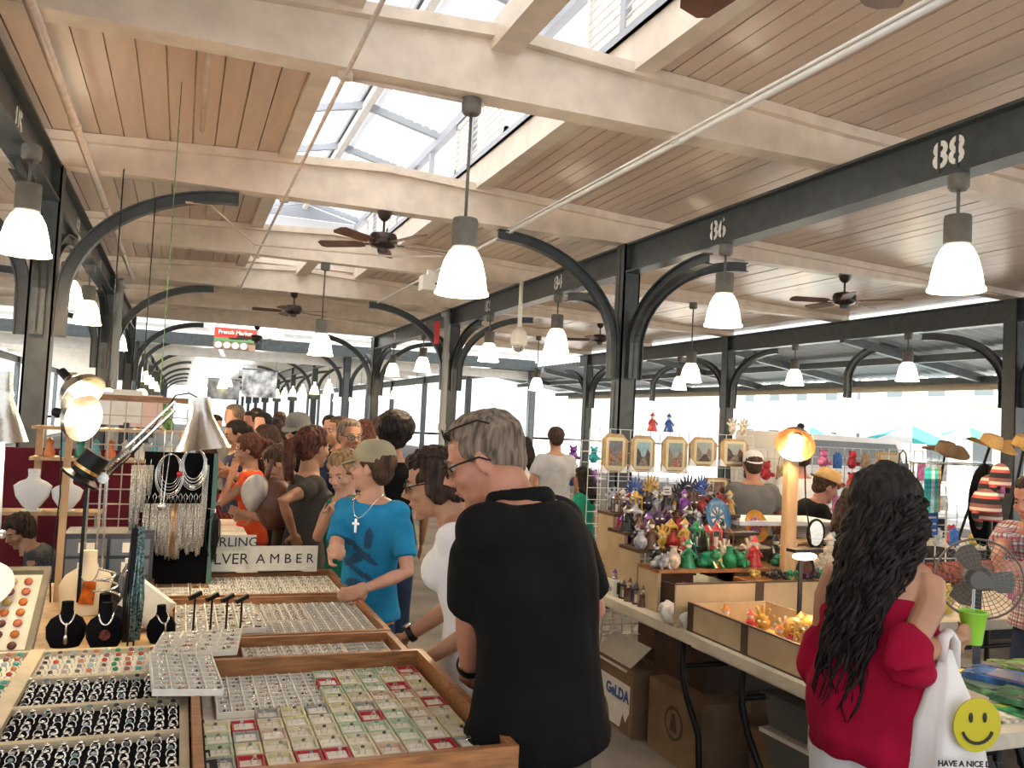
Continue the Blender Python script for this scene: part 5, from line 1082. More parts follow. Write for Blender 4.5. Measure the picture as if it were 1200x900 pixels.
ftable('folding table of colourful books and souvenirs beside the woman in crimson', 2.55, 4.6, 1.55, 2.04+.0, .74, (.0,)) if 0 else None
ftable('low table of games and books behind the woman in crimson', 3.12, 5.2, 1.5, 2.74, .74, (.4, -.3))
# strapped crate with souvenirs
def crate(label, x0, x1, y0, y1, z, h, m, straps=True, th=.012, name='wooden_crate'):
    t = T(name, label, 'crate', ((x0+x1)/2, (y0+y1)/2, z)); a, b = (x1-x0)/2, (y1-y0)/2
    P('crate_base', MB().bb(-a, a, -b, b, 0, th), m, t)
    for c in ((-a, -a+th, -b, b), (a-th, a, -b, b), (-a+th, a-th, -b, -b+th), (-a+th, a-th, b-th, b)): P('side_board', MB().bb(*c, th, h), m, t)
    if straps:
        for sy in (-b+.0, -b*.05, b-.05): P('strap', MB().bb(-a-.004, -a, sy, sy+.045, 0, h+.003), M_tape, t)
        P('strap', MB().bb(-a-.003, a, -b-.003, -b, h*.5, h*.5+.02), M_tape, t); P('rim_strip', MB().bb(-a-.003, -a+th, -b, b, h, h+.006).bb(-a, a, -b-.002, -b+th, h, h+.006).bb(-a-.003, -a, -b, b, 0, .008), M_tape, t)
    return t
crate('pale wooden crate with dark straps holding carnival ornaments', 2.30, 2.75, 2.62, 3.50, .75, .125, M_tan)
p0 = (2.76, 3.1); t = T('crate_lid', 'open pale crate lid leaning up behind the strapped crate', 'lid', (2.53, 3.56, .75)); P('lid_board', MB().bb(-.26, .75, 0, .014, .0, .20), M_tan, t); P('lid_strap', MB().bb(.2, .25, -.003, 0, .0, .2), M_tape, t); P('lid_rim', MB().bb(-.26, .75, -.003, .017, .2, .207), M_tape, t)
crate('small cream crate with a green chalk label holding purple trinkets', 2.32, 2.62, 4.28, 4.72, .747, .09, M_whitecard, False)
P('chalk_label', MB().bb(2.335, 2.60, 4.272, 4.279, .757, .83), mat('chalk_green', (.02, .06, .035), .8), None) if 0 else None
o = O('chalk_label', MB().bb(-.12, .12, -.002, .002, 0, .065), mat('chalk_green', (.02, .06, .035), .8), 'dark green blank label on the cream trinket crate', 'label', (2.46, 4.274, .76))
t = T('jewel_chest', 'dark brown wooden chest with orange lid on the table edge', 'chest', (2.52, 3.86, .747), .15); P('chest_body', MB().bb(-.13, .13, -.11, .11, 0, .10), M_dkbox, t); P('chest_lid', MB().bb(-.13, .13, .09, .11, .10, .2).bb(-.13, -.11, -.1, .1, .1, .16), M_dkbox, t); P('inner_tray', MB().bb(-.10, .12, -.10, .08, .1, .112), M_wood, t)
o = O('crumpled_bag', remesh(MB().ell((0, 0, .04), (.09, .14, .05), 16, 10).ell((.0, -.12, .035), (.06, .08, .04), 12, 8), .01, 1, 'crumpled_bag', mat('thin_white_plastic', (.7, .66, .6), .35), .035, 22), None, 'crumpled clear white plastic bag of trinkets beside the crate', 'bag', (2.36, 3.66, .747))
# --- figurines
FC = {'dark purple': (.05, .02, .06), 'black': (.012, .012, .014), 'brown': (.12, .05, .025), 'red': (.42, .03, .03), 'green': (.01, .2, .08), 'gold': (.5, .3, .06), 'blue': (.03, .08, .3), 'cream': (.6, .5, .38), 'silver': (.4, .4, .42), 'orange': (.6, .2, .04), 'violet': (.22, .06, .35)}
FM = {k: mat('glaze_'+k.replace(' ', '_'), v, .28, noise_amt=.45, scale=45) for k, v in FC.items()}
def fig_mb(kind):
    mb = MB()
    if kind == 'robed doll':
        mb.lathe([(0, 0), (.032, 0), (.03, .01), (.018, .05), (.02, .065), (.009, .078), (0, .08)], 10); mb.tube([(-.017, 0, .062), (-.03, -.008, .045), (-.02, -.02, .04)], .006, 5).tube([(.017, 0, .062), (.03, -.008, .045), (.02, -.02, .04)], .006, 5); mb.mi = 1; mb.ell((0, -.002, .088), .013, 9, 6); mb.mi = 0; mb.lathe([(.02, 0), (.012, .008), (.0, .025)], 9, (0, 0, .094))
    elif kind == 'lantern':
        mb.bb(-.022, .022, -.022, .022, 0, .008).bb(-.022, .022, -.022, .022, .072, .08).lathe([(.026, 0), (.0, .03)], 8, (0, 0, .08))
        for a in (-1, 1):
            for b in (-1, 1): mb.bb(a*.019-.003, a*.019+.003, b*.019-.003, b*.019+.003, .008, .072)
        mb.mi = 1; mb.tube([(0, 0, .008), (0, 0, .045)], .01, 8)
    elif kind == 'frog':
        mb.ell((0, 0, .024), (.026, .034, .024)).ell((0, -.026, .04), (.02, .018, .016)).ell((-.012, -.03, .055), .007, 7, 5).ell((.012, -.03, .055), .007, 7, 5).ell((-.026, .005, .014), (.013, .024, .014), 8, 6).ell((.026, .005, .014), (.013, .024, .014), 8, 6).tube([(-.015, -.03, .02), (-.018, -.045, .003)], .005, 5).tube([(.015, -.03, .02), (.018, -.045, .003)], .005, 5)
    elif kind == 'mask ornament':
        mb.ell((0, 0, .045), (.03, .012, .04)); mb.mi = 1; mb.ell((-.011, -.011, .052), (.007, .004, .004), 7, 5).ell((.011, -.011, .052), (.007, .004, .004), 7, 5); mb.mi = 0
        for k in range(5): a = PI*(.15+.7*k/4); mb.bar((.026*math.cos(a), 0, .05+.03*math.sin(a)), (.05*math.cos(a), 0, .05+.062*math.sin(a)), .01)
        mb.bb(-.012, .012, -.012, .012, 0, .01)
    elif kind == 'jug':
        mb.lathe([(0, 0), (.018, 0), (.03, .02), (.03, .04), (.014, .06), (.012, .075), (.017, .082), (.010, .082), (0, .06)], 12); mb.tube([(.014, 0, .072), (.036, 0, .065), (.03, 0, .035)], .004, 5)
    return mb
figs = {}
def figurine(kind, col, loc, label, group, sc_=1, rz=0):
    k = (kind, col)
    if k not in figs: figs[k] = fig_mb(kind).mesh('figurine', [FM[col], M_whitecard], 'auto')
    o = mk(kind.replace(' ', '_'), figs[k], None, loc, rz); o.scale = (sc_,)*3; return tag(o, label, 'figurine', group)
G = random.Random(3)
# stepped rack
t = T('stepped_rack', 'stepped wooden rack carrying the figurines on the far folding table', 'rack', (0, 0, 0))
tiers = [(3.98, 2.36, 3.30, .965), (4.20, 2.36, 3.30, 1.035), (4.42, 2.40, 3.32, 1.10), (4.64, 2.44, 3.34, 1.18)]
for k, (Y, x0, x1, z) in enumerate(tiers):
    P('shelf_plank', MB().bb(x0, x1, Y-.11, Y+.11, z-.018, z), M_wood if k == 0 else M_dkbox, t)
    for x in (x0, x1-.02): P('upright', MB().bb(x, x+.02, Y-.1, Y+.1, .746, z-.018), M_tan, t)
names = ['front', 'second', 'third', 'top']
for k, (Y, x0, x1, z) in enumerate(tiers):
    n = 13 if k else 11
    for q in range(n):
        for row in (0, 1):
            if k == 0 and q in (3, 6, 8): continue
            if q > 8 and k in (1, 2) : continue
            x = x0+.04+(x1-x0-.08)*q/(n-1)+(row*.03); y = Y-.05+.085*row+G.uniform(-.01, .01)
            kind = G.choice(['robed doll', 'robed doll', 'lantern', 'mask ornament', 'jug'] if k else ['robed doll', 'frog', 'mask ornament', 'jug']); col = G.choice(['dark purple', 'black', 'brown', 'brown', 'red', 'silver', 'gold', 'black', 'cream', 'violet', 'green'])
            figurine(kind, col, (x, y, z), '%s %s on %s rack tier, %s from left, %s row' % (col, kind, names[k], ORD[q], 'near' if row == 0 else 'back'), 'figurines on the stepped rack', G.uniform(.95, 1.45), G.uniform(-.5, .5))
figurine('frog', 'green', (2.70, 3.93, .966), 'large green frog with an orange spot on the front tier', None, 1.75, .3); figurine('frog', 'green', (2.90, 3.93, .966), 'glossy green frog sitting upright on the front tier', None, 1.5, -.6)
del_ = None
# trinkets inside the cream crate, on the table, in the chest, in the strapped crate
for k in range(26):
    c = G.choice(['dark purple', 'silver', 'brown', 'violet', 'black']); figurine(G.choice(['robed doll', 'jug', 'mask ornament', 'frog']), c, (2.35+.045*(k % 6)+G.uniform(-.01, .01), 4.32+.085*(k//6), .76), '%s trinket in the cream crate, %s row, %s' % (c, ORD[k//6], ORD[k % 6]), 'trinkets in the cream crate', G.uniform(.8, 1.1), G.uniform(0, 6))
for k in range(16):
    c = G.choice(['dark purple', 'brown', 'black', 'gold', 'brown']); figurine(G.choice(['robed doll', 'jug', 'lantern']), c, (2.36+.075*(k % 4), 4.02+.07*(k//4), .746), '%s figure on the table beside the chest, %s row, %s' % (c, ORD[k//4], ORD[k % 4]), 'figures on the table by the chest', G.uniform(.8, 1.15), G.uniform(0, 6))
for k in range(5): figurine('jug', 'red' if k % 2 else 'brown', (2.44+.04*k, 3.80+.02*(k % 2), .86), 'tiny jar in the dark chest, %s from the left' % ORD[k], 'jars in the dark chest', .6)
for k in range(24):
    c = G.choice(['gold', 'cream', 'orange', 'brown', 'silver', 'red']); x = 2.36+.075*(k % 5); y = 2.70+.15*(k//5); figurine(G.choice(['mask ornament', 'mask ornament', 'robed doll', 'frog']), c, (x+G.uniform(-.01, .01), y, .765), '%s carnival ornament in the strapped crate, %s row, %s' % (c, ORD[k//5], ORD[k % 5]), 'ornaments in the strapped crate', G.uniform(1.0, 1.3), G.uniform(-1, 1))
for k in range(2): O('painted_ball', MB().ell((0, 0, .05), .05, 18, 12), FM['gold'], 'gold and cream painted ball in the strapped crate, %s one' % ('left' if k == 0 else 'right'), 'ball', (2.56+.11*k, 3.06+.02*k, .80), 0, smooth=True)
crate('low dark tray of black and green dried pods on the crate lid side', 2.80, 3.36, 3.62, 3.84, .90, .03, M_wood, False, name='wooden_tray')
P_ = T('shelf_box', 'closed tan box raising the pod tray', 'box', (3.08, 3.73, .746)); P('box_body', MB().bb(-.25, .25, -.09, .09, 0, .153), M_tan, P_)
for k, (nm, c, n) in enumerate((('yellow', 'gold', 2), ('black', 'black', 4), ('green', 'green', 3), ('dark', 'dark purple', 3), ('green', 'green', 3))):
    for j in range(n):
        x = 2.83+.105*k+.03*j; mb = MB()
        for q in range(8): mb.ell((G.uniform(-.018, .018), G.uniform(-.018, .018), G.uniform(.012, .045)), (G.uniform(.008, .016),)*3, 6, 5)
        tag(P('pod_ornament', mb, FM[c], None, True, loc=(x, 3.69+.06*(j % 2), .933)), 'knobbly %s pod ornament in the low tray, cluster %s, %s' % (nm, ORD[k], ORD[j]), 'ornament', 'pods in the low tray')
# shells and figures on the orange plank to the right
t = T('display_plank', 'orange plank shelf carrying ceramic figures right of the frogs', 'shelf', (0, 0, 0)); P('shelf_plank', MB().bb(3.32, 3.98, 3.92, 4.15, .90, .92), M_wood, t); P('upright', MB().bb(3.36, 3.4, 3.95, 4.12, 0, .9), M_tan, t); P('upright', MB().bb(3.9, 3.94, 3.95, 4.12, 0, .9), M_tan, t)
for k, (kd, c, s_c) in enumerate((('jug', 'cream', 1.1), ('frog', 'cream', 1.5), ('robed doll', 'cream', 1.9), ('frog', 'orange', 1.3), ('robed doll', 'brown', 1.7), ('frog', 'cream', 1.4))): figurine(kd, c, (3.36+.11*k, 4.0, .921), '%s ceramic %s on the orange plank, %s from the left' % (c, kd, ORD[k]), 'ceramics on the orange plank', s_c, G.uniform(-.6, .6))
# plates on stands
def plate(label, px, py, Y, r, c1, c2, rz, tilt=.25):
    p = pY(px, py, Y); t = T('decorative_plate', label, 'plate', (p.x, Y, p.z), rz)
    M_ = Matrix.Rotation(PI/2-tilt, 3, 'X'); mb = MB(); mb.lathe([(0, .004), (r*.6, .004), (r*.95, .018), (r, .02), (r*.98, .024), (r*.62, .010), (0, .010)], 26, (0, 0, r+.02), M_, cap=False); P('plate_disc', mb, c1, t, 'auto')
    w = MB()
    for k in range(9):
        a = 2*PI*k/9; w.poly([(r*.12*math.cos(a), r*.12*math.sin(a)), (r*.55*math.cos(a-.2), r*.55*math.sin(a-.2)), (r*.55*math.cos(a+.2), r*.55*math.sin(a+.2))], .002, 'z', Vector((0, 0, r+.02))+M_ @ Vector((0, 0, .012)), M_)
    P('painted_panels', w, c2, t, stuff=True); P('plate_stand', MB().bar((-r*.5, .05, 0), (-r*.4, -.01, r*.5), .008).bar((r*.5, .05, 0), (r*.4, -.01, r*.5), .008).bb(-r*.55, r*.55, -.03, .05, 0, .008), M_black, t); return t
plate('large blue and sand decorative plate upright at the rack corner', 838, 633, 4.35, .115, mat('plate_blue', (.05, .16, .3), .15, noise_amt=.3, scale=12), FM['cream'], .3)
plate('orange and yellow decorative plate standing on the brown drawers', 883, 640, 4.55, .105, mat('plate_orange', (.65, .28, .04), .15, noise_amt=.3, scale=12), FM['violet'], .2)
plate('dark teal plate turned sideways beside the frogs', 808, 672, 4.02, .10, mat('plate_teal', (.02, .09, .10), .12), FM['black'], 1.1)
plate('green and white floral plate beside the teal plate', 827, 668, 4.10, .10, mat('plate_green', (.12, .3, .16), .15, noise_amt=.6, scale=30), FM['cream'], .9)
plate('small round cream plate with painted scene on the front tier', 832, 674, 4.02, .05, FM['cream'], FM['brown'], .1)
# drawers and white side board behind the plates
t = T('drawer_cabinet', 'low brown drawer cabinet with white side board behind the plates', 'cabinet', (3.62, 4.62, 0)); P('cabinet_body', MB().bb(-.30, .30, -.1, .2, 0, 1.02), mat('brown_board', (.16, .085, .05), .6, noise_amt=.15), t); P('side_board', MB().bb(.3, .52, -.12, .22, 0, 1.12), M_white, t); P('top_board', MB().bb(-.32, .5, -.14, .24, 1.12, 1.145), M_white, t)
for k in range(3): d_ = P('drawer', MB().bb(-.28, .28, -.015, 0, -.06, .06), M_dkbox, t, loc=(0, -.1, .92-.14*k)); P('drawer_knob', MB().ell((0, -.022, 0), .01, 8, 6), M_gold, d_)
for q in (0, 1): P('shelf_board', MB().bb(.0, .5, -.26, -.12, 1.02-.16*q, 1.035-.16*q), M_pine, t)
# wooden post with clamp lamp
p = pZ(925, 645, .75); X_, Y_ = pD(925, 600, 4.55).x, pD(925, 600, 4.55).y; zt = pY(933, 520, Y_).z
t = T('timber_post', 'upright orange timber post behind the right stall', 'post', (X_, Y_, 0)); P('timber', MB().bb(-.035, .035, -.02, .02, 0, zt), M_pine, t); P('post_foot', MB().bb(-.15, .15, -.15, .15, 0, .04), M_pine, t); P('cord', MB().tube([(.05, -.03, zt+.02), (.07, -.03, zt-.15), (.08, -.03, zt-.3), (.14, -.03, zt-.6)], .004, 5), M_black, t, True)
c = Vector((X_-.0, Y_-.05, zt+.05)); dv = Vector((-.55, -.45, -.5)).normalized(); M_ = dv.to_track_quat('Z', 'Y').to_matrix(); t = T('clip_lamp', 'copper-toned reflector clip lamp on top of the timber post', 'lamp', (0, 0, 0))
P('reflector', MB().lathe([(.02, -.02), (.03, 0), (.06, .02), (.09, .06), (.105, .10), (.103, .10), (.085, .06), (.055, .025), (.02, .01)], 24, c, M_, cap=False), mat('copper_reflector', (.75, .45, .25), .2, 1), t, 'auto'); P('bulb', MB().ell(c+dv*.05, .03), M_bulb, t, True); P('lamp_socket', MB().tube([c-dv*.01, c-dv*.08], .02, 10), M_black, t); P('clip', MB().bar(c-dv*.05, Vector((X_, Y_, zt-.03)), .015), M_black, t)
l = bpy.data.lights.new('lamp_light', 'POINT'); l.energy = 8; l.color = (1, .72, .4); l.shadow_soft_size = .04; mk('lamp_light', l, t, c+dv*.12)
# low lit lamp inside the stall
p = pD(943, 652, 3.9); t = T('stall_lamp', 'short glowing lamp tucked under the plank beside the woman in crimson', 'lamp', p); P('bulb', MB().ell((0, 0, 0), (.07, .03, .018)), mat('orange_glow', (1, .6, .3), .3, emit=9, ecol=(1, .55, .25)), t, True); P('lamp_bracket', MB().bb(-.08, .08, -.03, .03, .02, .035).bb(-.01, .01, .02, .03, -p.z, .03), M_black, t)
l = bpy.data.lights.new('lamp_light', 'POINT'); l.energy = 5; l.color = (1, .62, .33); l.shadow_soft_size = .06; mk('lamp_light', l, t, (-.05, -.08, -.08))
for k, (x, y, Y, r_) in enumerate(((956, 625, 4.3, .085), (976, 630, 4.3, .045), (944, 668, 3.7, .07))):
    p = pY(x, y, Y); t = T('oval_mirror', 'dark-framed %s mirror near the timber post' % ['large oval', 'small round', 'brown oval'][k], 'mirror', (p.x, Y, p.z), .1); P('mirror_frame', MB().tube([(r_*.8*math.cos(a), 0, r_*math.sin(a)) for a in [2*PI*j/22 for j in range(22)]], .009, 7, closed=True), M_black, t, True); P('mirror_glass', MB().lathe([(0, 0), (r_, 0), (r_, .004), (0, .004)], 22, (0, .0, 0), Matrix.Rotation(PI/2, 3, 'X') @ Matrix.Diagonal((.8, 1, 1))), M_chrome if k < 2 else FM['brown'], t); P('mirror_foot', MB().bb(-.05, .05, -.03, .03, -r_-.012, -r_).bar((0, .01, -r_), (0, .01, .9-p.z), .015), M_black, t)
t = T('plank_shelf', 'pale plank shelf under the mirrors beside the timber post', 'shelf', (0, 0, 0)); a = pY(930, 632, 4.3); P('shelf_plank', MB().bb(a.x-.05, a.x+.7, 4.2, 4.42, a.z-.07, a.z-.05), M_pine, t); P('upright', MB().bb(a.x+.0, a.x+.04, 4.25, 4.4, 0, a.z-.07), M_pine, t); P('upright', MB().bb(a.x+.6, a.x+.64, 4.25, 4.4, 0, a.z-.07), M_pine, t)
# wire rack of dolls and masks above the tiers
a = pY(716, 600, 4.86); b = pY(866, 600, 4.86); zr = pY(790, 553, 4.86).z; wiregrid('wire rack hung with carnival dolls and masks', a.x-.02, b.x-.2, 4.88, .02, zr, .07, M_wirew, .0022)
dk = {}
def carnival(col, kind):
    mb = MB()
    if kind == 'jester doll':
        mb.ell((0, 0, 0), (.03, .022, .032), 10, 7); mb.mi = 1; mb.ell((0, -.012, .005), (.021, .014, .024), 9, 7); mb.mi = 0
        for a in (-.9, 0, .9): mb.tube([(0, 0, .02), (.035*math.sin(a), 0, .05), (.065*math.sin(a), -.005, .045-.02*abs(a))], [.014, .01, .007], 6); mb.ell((.065*math.sin(a), -.005, .04-.02*abs(a)), .008, 6, 5)
        for k in range(7): a = PI+PI*k/6; mb.tube([(0, 0, -.03), (.045*math.cos(a), -.01, -.035+.03*math.sin(a))], [.012, .008], 5)
        mb.lathe([(.012, 0), (.03, -.05), (.034, -.09), (0, -.09)], 8, (0, .005, -.03))
    else:
        mb.ell((0, 0, 0), (.036, .012, .045), 12, 8); mb.mi = 1; mb.ell((-.013, -.011, .008), (.009, .004, .005), 7, 5).ell((.013, -.011, .008), (.009, .004, .005), 7, 5); mb.mi = 0
        for k in range(9): a = PI*k/8; mb.tube([(.03*math.cos(a), 0, .02+.03*math.sin(a)), (.06*math.cos(a), 0, .03+.075*math.sin(a))], [.009, .004], 5)
    return mb
cds = [(729, 590, 'red', 'jester doll'), (746, 583, 'blue', 'mask'), (765, 580, 'gold', 'mask'), (774, 590, 'gold', 'jester doll'), (757, 600, 'silver', 'mask'), (796, 590, 'black', 'mask'), (808, 580, 'black', 'mask'), (818, 592, 'silver', 'mask'), (806, 598, 'black', 'jester doll'), (824, 580, 'blue', 'mask'), (786, 602, 'black', 'mask'),
       (735, 612, 'dark purple', 'jester doll'), (752, 607, 'orange', 'jester doll'), (762, 616, 'green', 'jester doll'), (776, 613, 'gold', 'jester doll'), (789, 616, 'dark purple', 'jester doll'), (800, 612, 'violet', 'jester doll'), (806, 625, 'violet', 'mask'), (818, 618, 'red', 'jester doll'), (744, 622, 'orange', 'mask'), (771, 627, 'green', 'jester doll'), (796, 603, 'silver', 'mask'), (812, 604, 'violet', 'jester doll'), (785, 589, 'silver', 'mask'), (740, 597, 'silver', 'jester doll'), (826, 608, 'red', 'mask')]
for k, (x, y, c, kd) in enumerate(cds):
    p = pY(x, y, 4.82); ky = (c, kd)
    if ky not in dk: dk[ky] = carnival(c, kd).mesh('carnival', [FM[c], M_whitecard if kd != 'mask' else M_ink], 'auto')
    o = mk(kd.replace(' ', '_'), dk[ky], None, (p.x, 4.845-(.05 if 'doll' in kd else .0), p.z), G.uniform(-.2, .2)); o.scale = (1.25,)*3; tag(o, '%s %s on the wire rack, %s counting left to right' % (c, kd, ORD[k % 20] if k < 20 else 'twenty-'+ORD[k-20]), 'mask' if kd == 'mask' else 'doll', 'carnival dolls and masks')
for k, (x, y, Y, w_, h_) in enumerate(((782, 578, 4.78, .065, .085), (787, 651, 4.05, .06, .045), (744, 650, 4.3, .05, .05), (779, 632, 4.5, .05, .03))):
    p = pY(x, y, Y); t = T('price_card', 'handwritten white price card, %s' % ['large one among the masks', 'tilted one by the cream crate', 'small one on the upper tiers', 'tiny one on the top tier'][k], 'price card', p, .1); P('card', MB().bb(-w_/2, w_/2, 0, .003, -h_/2, h_/2), M_white, t); P('card_pin', MB().bar((0, .003, 0), (0, .05, -.01), .004), M_black, t)
    for j in range(3): P('ink_line', MB().bb(-w_*.38, w_*G.uniform(.1, .38), -.001, 0, h_*(.25-.22*j), h_*(.25-.22*j)+.006), M_ink, t)
# framed pictures
YF = 5.95
fg = pY(700, 505, YF); fh = pY(880, 505, YF); wiregrid('white wire grid carrying the row of framed street pictures', fg.x-.05, fh.x+.05, YF+.03, .02, fg.z+.02, .09, M_wirew, .0025)
M_gframe = mat('gold_frame', (.42, .27, .12), .35, .3, noise_amt=.2, scale=20); M_mount = mat('cream_mount', (.66, .58, .36), .7)
def picmat(n, a, b, c):
    m = mat(n, a, .5, noise_amt=0, scale=22, col2=b); return m
def picture(label, x0, x1, y0, y1, sky, dk_, mid, k):
    a = pY(x0, y1, YF); b = pY(x1, y0, YF); w = b.x-a.x; h = b.z-a.z; t = T('framed_picture', label, 'picture', ((a.x+b.x)/2, YF-.02, (a.z+b.z)/2)); c = .22*min(w, h)
    oc = lambda W_, H_, q: [(-W_+q, -H_), (W_-q, -H_), (W_, -H_+q), (W_, H_-q), (W_-q, H_), (-W_+q, H_), (-W_, H_-q), (-W_, -H_+q)]
    P('frame', MB().poly(oc(w/2, h/2, c), .025), M_gframe, t); P('mount', MB().poly(oc(w*.38, h*.41, c*.35), .006, 'y', (0, -.015, 0)), M_mount, t)
    pw, ph = w*.27, h*.32; P('painting', MB().bb(-pw, pw, -.021, -.018, -ph, ph), sky, t); q = MB()
    q.poly([(-pw, -ph), (pw, -ph), (pw, ph*.1), (pw*.55, ph*.45), (pw*.3, -.2*ph), (-.3*pw, -.25*ph), (-.55*pw, ph*.2), (-pw, ph*.55)], .002, 'y', (0, -.022, 0)); P('painted_street', q, dk_, t); P('painted_figures', MB().poly([(-pw*.8, -ph), (pw*.8, -ph), (pw*.2, -ph*.2), (-pw*.1, -ph*.25)], .002, 'y', (0, -.0235, 0)), mid, t)
    for sx in (-1, 1): P('corner_protector', MB().poly([(sx*w/2, -h/2), (sx*(w/2-c*1.3), -h/2), (sx*w/2, -h/2+c*1.3)], .03), M_white, t)
    return t
sk = [mat('paint_'+n, c, .5, col2=d, scale=30) for n, c, d in (('grey_sky', (.1, .12, .15), (.2, .2, .22)), ('blue_sky', (.2, .4, .5), (.4, .5, .5)), ('teal_sky', (.18, .28, .27), (.3, .36, .32)), ('pale_sky', (.3, .35, .33), (.4, .4, .35)), ('dusk', (.15, .06, .05), (.3, .2, .1)))]
gd = mat('paint_dark', (.03, .03, .03), .5, col2=(.15, .08, .06), scale=60); gm = mat('paint_mid', (.1, .09, .09), .5, col2=(.4, .3, .22), scale=90); gr = mat('paint_red', (.2, .05, .03), .5, col2=(.45, .25, .15), scale=70)
for k, (x0, x1, y0, y1, s1, g1, g2, lb) in enumerate(((703, 734, 509, 553, 0, gr, gm, 'gold-framed upright picture of a dusky street, leftmost of the row'), (736, 766, 511, 553, 1, gd, gm, 'gold-framed upright picture with blue sky, second of the row'), (773, 804, 512, 554, 2, gm, gr, 'gold-framed upright picture of a tall brown building, third of the row'), (806, 838, 513, 546, 3, gm, gd, 'gold-framed wide picture of a carriage, fourth of the row'), (841, 875, 515, 546, 3, gd, gm, 'gold-framed wide picture of houses, rightmost of the row'), (821, 853, 560, 585, 4, gd, gr, 'gold-framed wide picture of dark flowers, lower row'), (822, 857, 583, 606, 1, gm, gd, 'gold-framed picture with turquoise sky behind the blue plate'))):
    picture(lb, x0, x1, y0, y1, sk[s1], g1, g2, k)
for k, (x, y) in enumerate(((766, 498), (785, 504), (860, 505), (873, 507))):
    p = pY(x, y, YF); figurine('robed doll' if k < 2 else 'mask ornament', ['red', 'blue', 'cream', 'cream'][k], (p.x, YF+.02, fg.z+.02), 'small carnival figure perched above the framed pictures, %s from the left' % ORD[k], 'figures above the pictures', 1.3)
# --- under the tables
def carton(label, x0, x1, y0, y1, z0, h, m=M_card, flaps=None, rz=0):
    t = T('cardboard_box', label, 'box', ((x0+x1)/2, (y0+y1)/2, z0), rz); a, b = (x1-x0)/2, (y1-y0)/2; P('carton_body', MB().bb(-a, a, -b, b, 0, h), m, t); P('tape_strip', MB().bb(-.025, .025, -b-.001, b+.001, h-.06, h+.002), mat('packing_tape', (.28, .18, .1), .3), t)
    if flaps: P('flap', MB().box((-a-.05, 0, h-.02), (.16, 2*b, .006), Matrix.Rotation(-.7, 3, 'Y')), m, t); P('flap', MB().box((0, -b-.06, h-.03), (2*a, .15, .006), Matrix.Rotation(.6, 3, 'X')), m, t)
    return t
t = carton('cardboard box with torn white label under the far table', 2.40, 2.78, 4.15, 4.62, 0, .36); P('white_label', MB().bb(-.191, -.189, -.2, .2, .02, .27), M_white, t); mk('lettering', text_mesh('GeLDA', .085, mat('blue_ink', (.04, .1, .3), .6), .001, .003), t, (-.193, -.06, .2), (PI/2, 0, -PI/2)); P('label_tear', MB().poly([(-.2, .02), (-.1, .02), (-.13, .1), (-.16, .06), (-.2, .12)], .003, 'x', (-.192, 0, 0)).poly([(.02, .02), (.1, .02), (.08, .14), (.04, .09)], .003, 'x', (-.192, 0, 0)), M_card, t); P('open_flap', MB().box((-.12, .05, .40), (.006, .42, .2), Matrix.Rotation(.9, 3, 'Y')), M_whitecard, t)
t = carton('large cardboard box with round dark emblem under the far table', 2.44, 2.95, 3.55, 4.05, 0, .37)
P('round_emblem', MB().tube([(-.2565, 0, .2), (-.2555, 0, .2)], .085, 22), mat('dark_print', (.05, .035, .025), .7), t); P('emblem_disc', MB().tube([(-.258, 0, .2), (-.2575, 0, .2)], .07, 22), M_card, t); P('emblem_mark', MB().poly([(-.035, -.04), (.035, -.04), (.01, .05), (-.01, .05)], .001, 'x', (-.2585, 0, .2)), mat('dark_print', (.05, .035, .025), .7), t)
carton('dark box standing on the other cartons beneath the table top', 2.55, 3.05, 3.7, 4.2, .372, .22, M_dkbox); carton('brown carton at the back under the far table', 2.85, 3.25, 4.3, 4.9, 0, .55)
carton('brown carton behind the bent table leg', 2.62, 3.0, 3.05, 3.42, 0, .3); carton('open cardboard box with flaps at the near table foot', 2.42, 2.85, 2.15, 2.55, 0, .22, M_card, True, .2)
for k, (z, c) in enumerate(((.24, 'lower'), (.40, 'upper'))):
    t = T('plastic_bin', '%s grey translucent plastic bin stacked under the near table' % c, 'bin', (2.72, 2.98, z), .05); P('bin_body', MB().box((0, 0, .07), (.36, .40, .14), tap=1.08), mat('smoky_plastic', (.12, .12, .11), .25), t); P('bin_rim', MB().bb(-.21, .21, -.23, .23, .13, .148), M_whitecard if k == 0 else mat('smoky_plastic', (.12, .12, .11), .25), t)
carton('small brown carton under the plastic bins', 2.52, 2.92, 2.78, 3.03, 0, .238)
t = T('trinket_card', 'open grey box showing two round shell trinkets under the near table', 'box', (2.50, 2.62, .52), .1); P('box_body', MB().bb(-.12, .12, -.12, .12, 0, .02), M_foamg, t); P('box_lid', MB().box((-.12, 0, .0), (.01, .24, .1)), M_whitecard, t)
for sy in (-.055, .055): P('shell_trinket', MB().tube([(-.126, sy, .0), (-.13, sy, .0)], .04, 14), FM['brown'], t)
P('card_hanger', MB().bar((0, .1, .02), (0, .1, .17), .01).bar((0, -.1, .02), (0, -.1, .17), .01), M_black, t)
